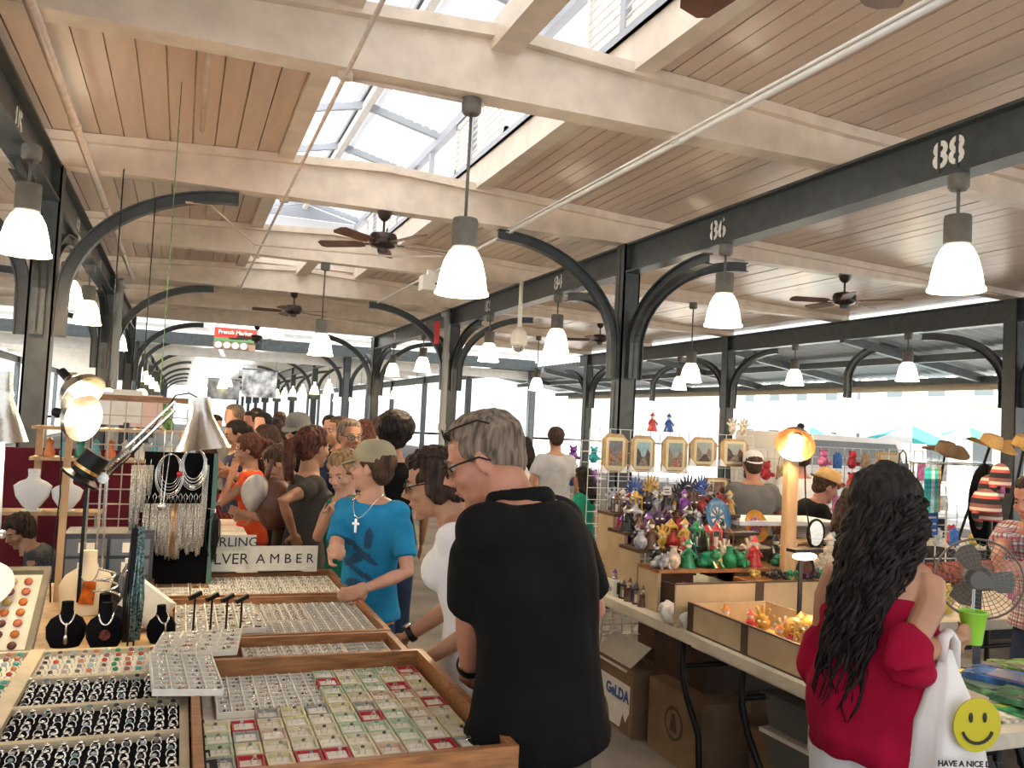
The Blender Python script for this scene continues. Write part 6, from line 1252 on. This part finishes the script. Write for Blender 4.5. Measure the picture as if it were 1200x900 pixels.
# --- fan, cup, bag, books, games
p = pD(1147, 678, 3.6); t = T('desk_fan', 'grey caged electric fan standing among the goods', 'fan', p, -.8); M_cage = mat('dark_fan_wire', (.13, .13, .125), .4, .4); r_ = .165
for k in range(9): P('guard_ring', MB().tube([(r_*(k+1)/9*math.cos(a), -.05*(1-((k+1)/9)**2)-.01, r_*(k+1)/9*math.sin(a)) for a in [2*PI*j/28 for j in range(28)]], .0013 if k < 8 else .005, 5, closed=True), M_cage, t, True)
w = MB()
for k in range(36): a = 2*PI*k/36; w.bar((.03*math.cos(a), -.06, .03*math.sin(a)), (r_*math.cos(a), -.01, r_*math.sin(a)), .0018)
P('guard_spokes', w, M_cage, t, stuff=True); P('fan_hub', MB().tube([(0, -.066, 0), (0, -.04, 0)], .035, 18), M_cage, t); P('motor', MB().lathe([(0, 0), (.05, 0), (.06, .04), (.04, .1), (0, .11)], 16, (0, .02, 0), Matrix.Rotation(-PI/2, 3, 'X')), mat('dark_plastic', (.05, .055, .07), .5), t, 'auto')
for k in range(3):
    a = 2*PI*k/3; P('fan_blade', MB().poly([(.02, -.02), (.08, -.055), (.14, -.05), (.148, .0), (.13, .04), (.06, .03)], .004, 'y', (0, -.01, 0), Matrix.Rotation(.35, 3, 'Z')), mat('smoky_plastic', (.12, .12, .11), .25), t, rot=(0, a, 0))
P('fan_foot', MB().bar((0, .05, -.02), (0, .04, .745-p.z), .03).bb(-.1, .1, -.05, .12, .741-p.z, .765-p.z), mat('dark_plastic', (.05, .055, .07), .5), t)
# cup in the woman's hand
lt, lsh, ls, lan, lrt = LADY; S0, E_, W1, g_ = lsh[1]; hw_ = Matrix.Rotation(lan, 3, 'Z') @ (W1+(W1-E_).normalized()*.085)+Vector((lrt.x, lrt.y, 0))
t = T('drink_cup', 'lime green cup with straw held by the woman in crimson', 'cup', hw_+Vector((0.0, 0.0, -.035))); P('cup_body', MB().lathe([(0, 0), (.024, 0), (.028, .03), (.037, .085), (.040, .088), (.040, .092), (.035, .09), (.026, .03), (0, .01)], 22), mat('lime_plastic', (.28, .6, .05), .3), t, 'auto'); P('drinking_straw', MB().tube([(0, 0, .02), (.012, .01, .15)], .0035, 6), M_glass, t)
# plastic carrier bag on her forearm
hx = Matrix.Rotation(lan, 3, 'Z') @ (E_*.45+W1*.55)+Vector((lrt.x, lrt.y, 0))
t = T('carrier_bag', 'white plastic carrier bag with a yellow smiling face hanging from her forearm', 'bag', hx+Vector((.02, -.02, 0))); L_ = .50
rs = []
for u, a, b in ((.0, .010, .015), (.10, .035, .03), (.22, .07, .055), (.36, .10, .08), (.55, .118, .098), (.8, .125, .11), (.95, .12, .10), (1.0, .08, .05)):
    rs.append([Vector((a*math.cos(q)*(1+.10*math.sin(5*q+u*3)), b*math.sin(q)*(1+.1*math.cos(4*q)), -L_*u)) for q in [2*PI*k/30 for k in range(30)]])
bn = Vector((-.38, -.92, 0)); br = Vector((.93, -.36, 0))
P('bag_body', MB().rings(rs), mat('thin_white_bag', (.74, .70, .68), .4, bump=.4, scale=14), t, True, rot=(0, 0, .35)); P('bag_handle', MB().tube([(-.02, 0, -.03), (-.01, 0, .03), (.01, 0, .045), (.03, 0, .02), (.03, 0, -.05)], .01, 7, sq=2), mat('thin_white_bag', (.74, .70, .68), .4), t, True)
fcd = Vector((.53, -.8, 0)); fq = math.atan2(fcd.x, -fcd.y)
fce = mk('face_holder', MB().tube([(0, .0, 0), (0, -.004, 0)], .068, 28).mesh('smiling_face', mat('smiley_yellow', (.55, .47, .01), .5)), t, bn*.098+br*.035+Vector((0, 0, -L_*.33)), (0, 0, -.2)); fce.name = 'smiling_face'
sm_ = MB().tube([(.045*math.cos(a), -.006, .045*math.sin(a)) for a in [PI*1.12+PI*.76*k/12 for k in range(13)]], .004, 6).ell((-.02, -.006, .02), (.006, .003, .013), 8, 6).ell((.02, -.006, .02), (.006, .003, .013), 8, 6); P('face_lines', sm_, M_ink, fce)
mk('lettering', text_mesh('HAVE A NICE DAY', .02, M_ink, .001, .0005), t, bn*.126+br*.005+Vector((0, 0, -L_*.33-.09)), (PI/2, 0, -.3))
# goods on the near right table: books and boxes
bk = [(1165, 770, 'green and violet activity book', (.22, .4, .12)), (1180, 800, 'blue picture book', (.04, .13, .35)), (1195, 760, 'silver-edged blue boxed game', (.08, .15, .3)), (1150, 800, 'green board with red figures', (.15, .35, .15)), (1198, 830, 'dark green puzzle box', (.05, .16, .08)), (1150, 750, 'pale green comic book', (.35, .5, .25)), (1185, 735, 'pink and white packet', (.6, .12, .25))]
for k, (x, y, lb, c) in enumerate(bk):
    p = pZ(x, y, .76); w_, d_ = .2, .27; t = T('book', lb+' lying on the souvenir table by the carrier bag', 'book', (max(p.x, 2.95), min(max(p.y, 1.66), 2.6 if p.x > 3.0 else 3.2), .742+.026*(k % 3)), .3+.5*(k % 3)-.4)
    P('cover', MB().bb(-w_/2, w_/2, -d_/2, d_/2, 0, .022), mat('cover_%d' % k, c, .25, noise_amt=.9, scale=16), t); P('page_block', MB().bb(-w_/2+.004, w_/2+.002, -d_/2-.002, d_/2-.004, .003, .019), M_white, t); P('cover_picture', MB().bb(-w_*.35, w_*.35, -d_*.3, d_*.2, .022, .024), mat('cover_art_%d' % k, tuple(1-.8*v for v in c), .3, noise_amt=.8, scale=30, col2=c), t)

for k in range(30):
    x = 3.26+.24*(k % 6); y = 1.64+.24*(k//6); c = [(.5, .05, .06), (.05, .3, .12), (.06, .14, .45), (.6, .5, .08), (.45, .12, .3), (.6, .58, .5), (.04, .3, .35)][(k*5) % 7]
    t = T('booklet', 'small colourful card booklet on the games table, %s row, %s across' % (ORD[k//6], ORD[k % 6]), 'booklet', (x, y, .7405), G.uniform(-.2, .2), 'booklets on the games table')
    P('cover', MB().bb(-.085, .085, -.1, .1, 0, .006), mat('booklet_%d' % ((k*5) % 7), c, .25, noise_amt=.95, scale=26), t); P('cover_band', MB().bb(-.07, .07, .05, .085, .006, .0075), mat('booklet_band_%d' % (k % 4), [(.7, .65, .1), (.7, .7, .7), (.6, .1, .1), (.1, .3, .5)][k % 4], .3), t)

for k in range(14):
    x = 2.86+.17*(k % 2) if k < 10 else 2.50+.18*(k-10); y = 2.68+.17*(k//2) if k < 10 else 2.20
    c = [(.45, .12, .05), (.05, .3, .12), (.06, .14, .45), (.5, .42, .08), (.3, .1, .25), (.5, .48, .4), (.04, .3, .3)][(k*3) % 7]
    if k < 10 and k//2 > 3: continue
    t = T('booklet', 'flat colourful card pack on the white table past the crate, %s' % ORD[k], 'booklet', (x, y, .7505), G.uniform(-.15, .15), 'card packs past the crate')
    P('cover', MB().bb(-.078, .078, -.078, .078, 0, .008), mat('pack_%d' % ((k*3) % 7), c, .3, noise_amt=.95, scale=26), t); P('cover_band', MB().bb(-.06, .06, .04, .07, .008, .0095), mat('booklet_band_%d' % (k % 4), (.6, .6, .2), .3), t)
# ================================================================ FAR RIGHT STALLS, STREET
ftable('table of woven wares and small souvenirs under the fan', 3.6, 5.6, 3.45, 4.35, .74, (.25, -.2))
t = T('woven_mat', 'red and brown woven basket edge behind the fan', 'basket', (5.0, 4.2, .742)); P('basket_wall', MB().tube([(-.55, 0, .1), (.0, .03, .11), (.55, .0, .12)], .075, 10), mat('woven_red', (.25, .06, .04), .8, noise_amt=.7, scale=30, bump=.6), t, True); P('basket_base', MB().bb(-.55, .55, -.06, .08, 0, .04), M_dkbox, t)
souv = [('red', (.5, .03, .04)), ('blue', (.03, .15, .5)), ('yellow', (.7, .5, .06)), ('white', (.7, .68, .65)), ('green', (.05, .35, .12)), ('turquoise', (.03, .4, .42)), ('pink', (.65, .15, .35)), ('black', (.02, .02, .025)), ('tan', (.4, .27, .14)), ('purple', (.18, .05, .3))]
SM = {n: mat('souvenir_'+n, c, .5, noise_amt=.5, scale=25) for n, c in souv}
def souvenir_mb(kind):
    mb = MB()
    if kind == 'soft toy': mb.ell((0, 0, .06), (.05, .04, .06)).ell((0, -.01, .13), (.038, .035, .035)).ell((-.03, 0, .16), .014, 7, 5).ell((.03, 0, .16), .014, 7, 5).ell((-.05, -.03, .05), (.018, .03, .02), 7, 5).ell((.05, -.03, .05), (.018, .03, .02), 7, 5).ell((0, -.045, .125), (.012, .01, .01), 6, 5)
    elif kind == 'purse': mb.box((0, 0, .07), (.13, .035, .12), tap=.8).tube([(-.05, 0, .125), (-.04, 0, .2), (0, 0, .23), (.04, 0, .2), (.05, 0, .125)], .005, 5).bb(-.02, .02, -.022, -.016, .07, .09)
    elif kind == 'packet': mb.bb(-.045, .045, -.006, .006, 0, .13).bb(-.02, .02, -.008, .008, .13, .15)
    elif kind == 'shirt': mb.poly([(-.13, 0), (.13, 0), (.125, .25), (.2, .21), (.24, .29), (.11, .38), (.05, .38), (0, .35), (-.05, .38), (-.11, .38), (-.24, .29), (-.2, .21), (-.125, .25)], .03)
    elif kind == 'feather mask':
        mb.ell((0, 0, .03), (.05, .015, .022))
        for k in range(9): a = PI*(.1+.8*k/8); mb.tube([(.03*math.cos(a), 0, .04), (.07*math.cos(a), 0, .04+.06*math.sin(a)), (.1*math.cos(a), 0, .04+.12*math.sin(a))], [.008, .012, .003], 5)
    return mb
smesh = {}
def souvenir(kind, col, loc, label, group, sc_=1, rz=0):
    if (kind, col) not in smesh: smesh[kind, col] = souvenir_mb(kind).mesh(kind, SM[col], 'auto')
    o = mk(kind.replace(' ', '_'), smesh[kind, col], None, loc, rz); o.scale = (sc_,)*3; return tag(o, label, 'souvenir', group)
# small goods round the fan
for k, (x, y) in enumerate(((1100, 660), (1112, 672), (1098, 690), (1122, 655), (1135, 645), (1190, 700), (1196, 715), (1110, 715), (1175, 640))):
    p = pZ(x, y, .76); souvenir(['soft toy', 'packet', 'purse'][k % 3], souv[(k*3+1) % 10][0], (min(max(p.x, 3.7), 5.4), min(max(p.y, 3.5), 4.3), .742), '%s souvenir on the table around the caged fan, %s' % (souv[(k*3+1) % 10][0], ORD[k]), 'goods around the fan', 1.1, .3)
def stallwall(nm, px0, px1, py0, py1, Y, kinds, cols, step, lab, dark=None):
    a = pY(px0, py1, Y); b = pY(px1, py0, Y); wiregrid('white wire grid panel of '+nm, a.x, b.x, Y, .02, b.z, .11, M_wirew, .004)
    nx = max(1, int((b.x-a.x)/step)); zb_ = max(a.z, .4); nz = max(1, int((b.z-zb_)/(step*1.15)))
    for i in range(nx):
        for j in range(nz):
            c = G.choice(cols); kd = G.choice(kinds)
            souvenir(kd, c, (a.x+(b.x-a.x)*(i+.5)/nx, Y-.05, b.z-(b.z-zb_)*(j+1)/nz+.01), '%s %s on %s, row %s, %s across' % (c, kd, nm, ORD[j], ORD[i % 20]), 'goods on '+nm, step/.16*.95, G.uniform(-.2, .2))
stallwall('the far grid behind the man in charcoal', 862, 925, 528, 600, 8.8, ['packet', 'purse', 'soft toy'], ['white', 'tan', 'red', 'black', 'pink'], .24, '')
stallwall('the toy grid behind the straw hat', 950, 1036, 527, 600, 7.6, ['soft toy', 'soft toy', 'packet'], ['red', 'white', 'tan', 'pink', 'blue', 'red'], .2, '')
stallwall('the mask stall left of the post', 655, 706, 517, 570, 7.9, ['feather mask', 'feather mask', 'soft toy'], ['purple', 'green', 'pink', 'blue', 'turquoise', 'black', 'yellow'], .17, '')
stallwall('the grid under the turquoise tops', 1083, 1122, 592, 640, 5.2, ['packet'], ['blue', 'white', 'pink'], .16, '')
stallwall('the street-side grid near the outer post', 1040, 1110, 530, 600, 6.6, ['purse', 'packet'], ['tan', 'white', 'black', 'pink'], .22, '')
# long back tables that close the view to the ground
for k, (x0, x1, Y, lb, c) in enumerate(((4.2, 5.0, 7.4, 'table of masks and beads by the post', SM['green']), (5.6, 9.0, 8.4, 'long dark-draped table behind the men at the grid', M_skirt), (6.4, 9.6, 5.9, 'draped table under the toy grid', M_skirt))):
    t = T('draped_table', lb, 'table', ((x0+x1)/2, Y, 0)); w_ = (x1-x0)/2; P('tabletop', MB().bb(-w_, w_, -.35, .35, .76, .79), M_tabw, t); P('table_cloth', MB().bb(-w_, w_, -.36, -.35, .0, .78).bb(-w_-.01, -w_, -.35, .35, 0, .78), M_skirt if k else mat('olive_cloth', (.1, .11, .08), .9), t)
    for q in range(int(w_*2/.22)):
        c_ = G.choice(souv)[0]; souvenir(G.choice(['soft toy', 'purse', 'packet']), c_, (x0+.12+.22*q, Y-.2+G.uniform(0, .2), .79), '%s souvenir on the %s, %s from left' % (c_, lb.split(' of ')[0] if k == 0 else lb.split(' under')[0].split(' behind')[0], ORD[q % 20]), 'goods on the draped tables', 1.1, G.uniform(-.5, .5))
# clothes rack with turquoise tops, knitted hats, straw hats
Yc = 5.0
a = pY(1080, 545, Yc); b = pY(1125, 545, Yc); t = T('garment_rail', 'chrome rail holding the turquoise tops', 'rail', (0, 0, 0)); P('rail_tube', MB().tube([(a.x-.1, Yc, a.z+.02), (b.x+.35, Yc, a.z+.02)], .012, 8), M_chrome, t, True)
for x in (a.x-.1, b.x+.35): P('rail_post', MB().tube([(x, Yc, 0), (x, Yc, a.z+.02)], .014, 8), M_chrome, t, True)
for k in range(5):
    c_ = ['turquoise', 'turquoise', 'white', 'turquoise', 'tan'][k]; o = souvenir('shirt', c_, (a.x+.05+.055*k, Yc-.0+.02*k, a.z-.36), '%s top on a hanger on the chrome rail, %s from the left' % (c_, ORD[k]), 'tops on the rail', .9, .75)
    P('clothes_hanger', MB().tube([(-.12, 0, .385), (0, 0, .42), (.12, 0, .385)], .006, 5).tube([(0, 0, .42), (0, 0, .445)], .004, 5), M_white, o)
M_knit = bpy.data.materials.new('striped_knit'); M_knit.use_nodes = True; _n = M_knit.node_tree; _b = _n.nodes['Principled BSDF']; _b.inputs['Roughness'].default_value = .95
_tc = _n.nodes.new('ShaderNodeTexCoord'); _sx = _n.nodes.new('ShaderNodeSeparateXYZ'); _ml = _n.nodes.new('ShaderNodeMath'); _ml.operation = 'MULTIPLY'; _ml.inputs[1].default_value = 9; _fr = _n.nodes.new('ShaderNodeMath'); _fr.operation = 'FRACT'; _rp = _n.nodes.new('ShaderNodeValToRGB'); _rp.color_ramp.interpolation = 'CONSTANT'
_n.links.new(_tc.outputs['Object'], _sx.inputs[0]); _n.links.new(_sx.outputs['Z'], _ml.inputs[0]); _n.links.new(_ml.outputs[0], _fr.inputs[0]); _n.links.new(_fr.outputs[0], _rp.inputs[0]); _n.links.new(_rp.outputs[0], _b.inputs['Base Color'])
_e = _rp.color_ramp.elements; _e[0].color = (.02, .02, .02, 1); _e[1].position = .35; _e[1].color = (.5, .08, .07, 1); _x = _e.new(.55); _x.color = (.7, .6, .5, 1); _x = _e.new(.75); _x.color = (.25, .1, .08, 1)
t = T('hat_stand', 'dark stand of knitted striped hats beside the outer post', 'stand', pY(1160, 600, 4.8)*1.0); zb_ = t.location.z; P('stand_pole', MB().tube([(0, 0, -zb_), (0, 0, .35)], .02, 8), M_black, t); P('stand_form', MB().ell((0, .05, .05), (.16, .06, .32), 14, 10), M_blackvelvet, t, True)
for k, (x, y, r_) in enumerate(((1161, 573, .085), (1158, 600, .09), (1155, 590, .1), (1172, 560, .07))):
    p = pY(x, y, 4.72-.03*k); o = O('knitted_hat', MB().lathe([(r_*1.05, -.06), (r_*1.08, -.03), (r_, .03), (r_*.75, .08), (r_*.35, .105), (0, .11), (0, .1), (r_*.9, -.02)], 18), M_knit, 'striped knitted hat on the dark stand, %s' % ['upper front', 'lower front', 'middle', 'top right'][k], 'hat', p, 0, 'knitted hats', 'auto'); P('ear_flap', MB().ell((-r_, 0, -.08), (.02, .03, .05)), M_knit, o, True); P('ear_flap', MB().ell((r_, 0, -.08), (.02, .03, .05)), M_knit, o, True)
    if k == 0: P('round_patch', MB().lathe([(0, 0), (.03, 0), (.03, .012), (0, .012)], 16, (.02, -r_*.95, .0), Matrix.Rotation(PI/2, 3, 'X')), SM['pink'], o)
for k, (x, y, Y, c, lb) in enumerate(((1108, 530, 6.2, mat('brown_felt', (.2, .13, .07), .8), 'brown felt hat on the street-side display'), (1160, 523, 5.4, STRAW, 'wide-brimmed straw hat in front of the outer post'), (1200, 524, 5.4, STRAW, 'straw hat cut by the right edge of the view'))):
    p = pY(x, y, Y); t = T('brimmed_hat', lb, 'hat', p); t.rotation_euler = (.25, .1 if k == 1 else -.1, 0)
    P('crown', MB().lathe([(.095, 0), (.09, .06), (.075, .1), (.04, .11), (0, .1)], 20, M=Matrix.Diagonal((.9, 1.1, 1))), c, t, 'auto'); rs = [[Vector((r_*math.cos(q)*.95, r_*math.sin(q)*1.15, .05*max(0, (r_-.09)/.11)*math.cos(2*q)**2*(1 if abs(math.cos(q)) > .5 else -.2)+dz)) for q in [2*PI*j/28 for j in range(28)]] for r_, dz in ((.09, 0), (.15, 0), (.2, 0), (.2, .005), (.09, .005))]
    P('brim', MB().rings(rs, cap=False), c, t, 'auto'); P('hat_peg', MB().tube([(0, 0, .05), (0, .02, .05-p.z+.01)], .012, 6), M_black, t)
O('hanging_cloth', MB().bb(-.12, .12, -.03, .03, 0, .7), M_white, 'cream garment hanging beside the outer post', 'garment', pY(1192, 600, 5.2)) if 0 else None
t = T('picture_frame', 'beige framed print on the street-side display', 'picture', pY(1042, 548, 6.9)); P('frame', MB().bb(-.15, .15, 0, .03, -.2, .16), M_gframe, t); P('print', MB().bb(-.12, .12, -.004, 0, -.17, .13), M_mount, t); P('frame_stand', MB().bar((0, .06, 0), (0, .06, .01-t.location.z), .03), M_black, t)
t = T('blue_sign', 'blue sign with white lines on the grid below the turquoise tops', 'sign', pY(1088, 612, 5.1)); P('sign_board', MB().bb(-.1, .1, 0, .01, -.1, .12), SM['blue'], t)
for k in range(4): P('white_line', MB().bb(-.08, .08, -.002, 0, .08-.05*k, .095-.05*k), M_white, t)
# street: parasols, vans, shop fronts beyond the shed
tm = mat('teal_parasol', (.03, .42, .42), .7); wm = mat('white_parasol', (.8, .8, .8), .7)
def parasol(label, x, y, z, r_=1.5):
    t = T('parasol', label, 'parasol', (x, y, -.04)); P('pole', MB().tube([(0, 0, 0), (0, 0, z)], .03, 8), M_white, t)
    for k in range(8):
        a, b = 2*PI*k/8, 2*PI*(k+1)/8; mb = MB(); mb.add([(0, 0, z), (r_*math.cos(a), r_*math.sin(a), z-.45), (r_*math.cos(b), r_*math.sin(b), z-.45), (0, 0, z-.02), (r_*math.cos(a), r_*math.sin(a), z-.47), (r_*math.cos(b), r_*math.sin(b), z-.47)], [(0, 1, 2), (5, 4, 3), (0, 3, 4, 1), (1, 4, 5, 2), (2, 5, 3, 0)]); P('canopy_panel', mb, tm if k % 2 else wm, t)
for k, (px, d) in enumerate(((950, 26), (1068, 21), (1135, 27))):
    q = pD(px, 505, d); parasol('teal and white street parasol, %s from the left' % ORD[k], q.x, q.y, q.z+.2, 1.25)
parasol('teal parasol in the street beyond the left post', -12.5, 13.5, 3.0, 2.0); parasol('teal parasol farther down the left street', -13, 22, 3.0, 2.0)
def shop(label, x, y0, y1, side, c):
    t = T('shop_building', label, 'building', (x, (y0+y1)/2, -.04)); h = 7.5; w_ = (y1-y0)/2; m = mat('facade_'+label.split()[0], c, .8, noise_amt=.05); P('wall', MB().bb(0, 5*side, -w_, w_, 0, h) if side > 0 else MB().bb(-5, 0, -w_, w_, 0, h), m, t)
    n = int(w_*2/2.6)
    for k in range(n):
        y = -w_+1.3+2.6*k
        for z, hh in ((1.2, 2.2), (4.9, 1.8)):
            f_ = P('window' if z > 4 else 'shop_opening', MB().bb(-.05, .05, -.6, .6, -hh/2, hh/2), M_white, t, loc=(-.02*side, y, z)); P('pane', MB().bb(-.07, .07, -.5, .5, -hh/2+.1, hh/2-.1), mat('dark_pane', (.1, .12, .13), .15), f_)
    P('balcony', MB().bb(-1.4*side, 0, -w_, w_, 3.5, 3.62) if side < 0 else MB().bb(-1.4, 0, -w_, w_, 3.5, 3.62), mat('balcony_green', (.2, .27, .25), .6), t)
for k, (y0, y1, c) in enumerate(((2, 12, (.82, .8, .76)), (12.5, 24, (.84, .82, .8)), (24.5, 36, (.82, .74, .7)), (36.5, 50, (.82, .8, .78)))):
    shop(['cream', 'pale', 'pinkish', 'white'][k]+' two-storey shop building across the right street', 30+2*k, y0, y1, 1, c)
shop('stone two-storey shop building across the left street', -21, 4, 22, -1, (.7, .66, .6)); shop('sandy two-storey building farther along the left street', -21, 22.5, 44, -1, (.7, .6, .5))
for k, (px, d, c) in enumerate(((975, 19, 'white'),)):
    q = pD(px, 520, d); t = T('parked_van', '%s van parked in the street beyond the stalls' % c, 'van', (q.x, q.y, -.04), .1)
    prof = [(-2.1, .35), (2.1, .35), (2.15, .9), (1.6, 1.15), (1.1, 1.8), (-2.0, 1.85), (-2.15, 1.2)]; P('van_body', MB().poly(prof, 1.7, 'y'), wm if k == 0 else M_silver, t); P('side_window', MB().poly([(-1.8, 1.2), (1.3, 1.2), (1.0, 1.7), (-1.8, 1.72)], 1.72, 'y'), mat('dark_pane', (.1, .12, .13), .15), t)
    for x in (-1.3, 1.3):
        for y in (-.75, .75): P('wheel', MB().tube([(x, y-.1, .33), (x, y+.1, .33)], .33, 16), M_black, t)
# left neighbouring stalls beyond the post row
for k, (x, y, w_, lb) in enumerate(((-3.2, 7.2, .9, 'draped stall table in the left aisle, near one'), (-3.6, 11, 1.1, 'draped stall table in the left aisle, far one'))):
    t = T('draped_table', lb, 'table', (x, y, 0)); P('tabletop', MB().bb(-w_, w_, -.4, .4, .76, .79), M_tabw, t); P('table_cloth', MB().bb(-w_, w_, -.41, -.4, .0, .78).bb(w_, w_+.01, -.4, .4, 0, .78), M_cloth_m, t)
    for q in range(6): c_ = souv[(q*3) % 10][0]; souvenir(['purse', 'soft toy'][q % 2], c_, (x-w_+.2+q*.3, y-.1, .79), '%s souvenir on the %s, %s' % (c_, 'near left-aisle table' if k == 0 else 'far left-aisle table', ORD[q]), 'goods in the left aisle', 1.5)
t = T('market_awning', 'pale teal awning over the stalls beyond the left posts', 'awning', (-9.5, 9, 2.5)); P('awning_sheet', MB().add([(-2, -3.5, -.3), (2, -3.5, .25), (2, 3.5, .25), (-2, 3.5, -.3), (-2, -3.5, -.32), (2, -3.5, .23), (2, 3.5, .23), (-2, 3.5, -.32)], [(0, 1, 2, 3), (7, 6, 5, 4), (0, 4, 5, 1), (1, 5, 6, 2), (2, 6, 7, 3), (3, 7, 4, 0)]), mat('pale_teal_canvas', (.3, .55, .5), .8), t)
for sx in (-1.9, 1.9):
    for sy in (-3.4, 3.4): P('awning_pole', MB().tube([(sx, sy, -2.54), (sx, sy, -.29 if sx < 0 else .23)], .03, 8), M_white, t)
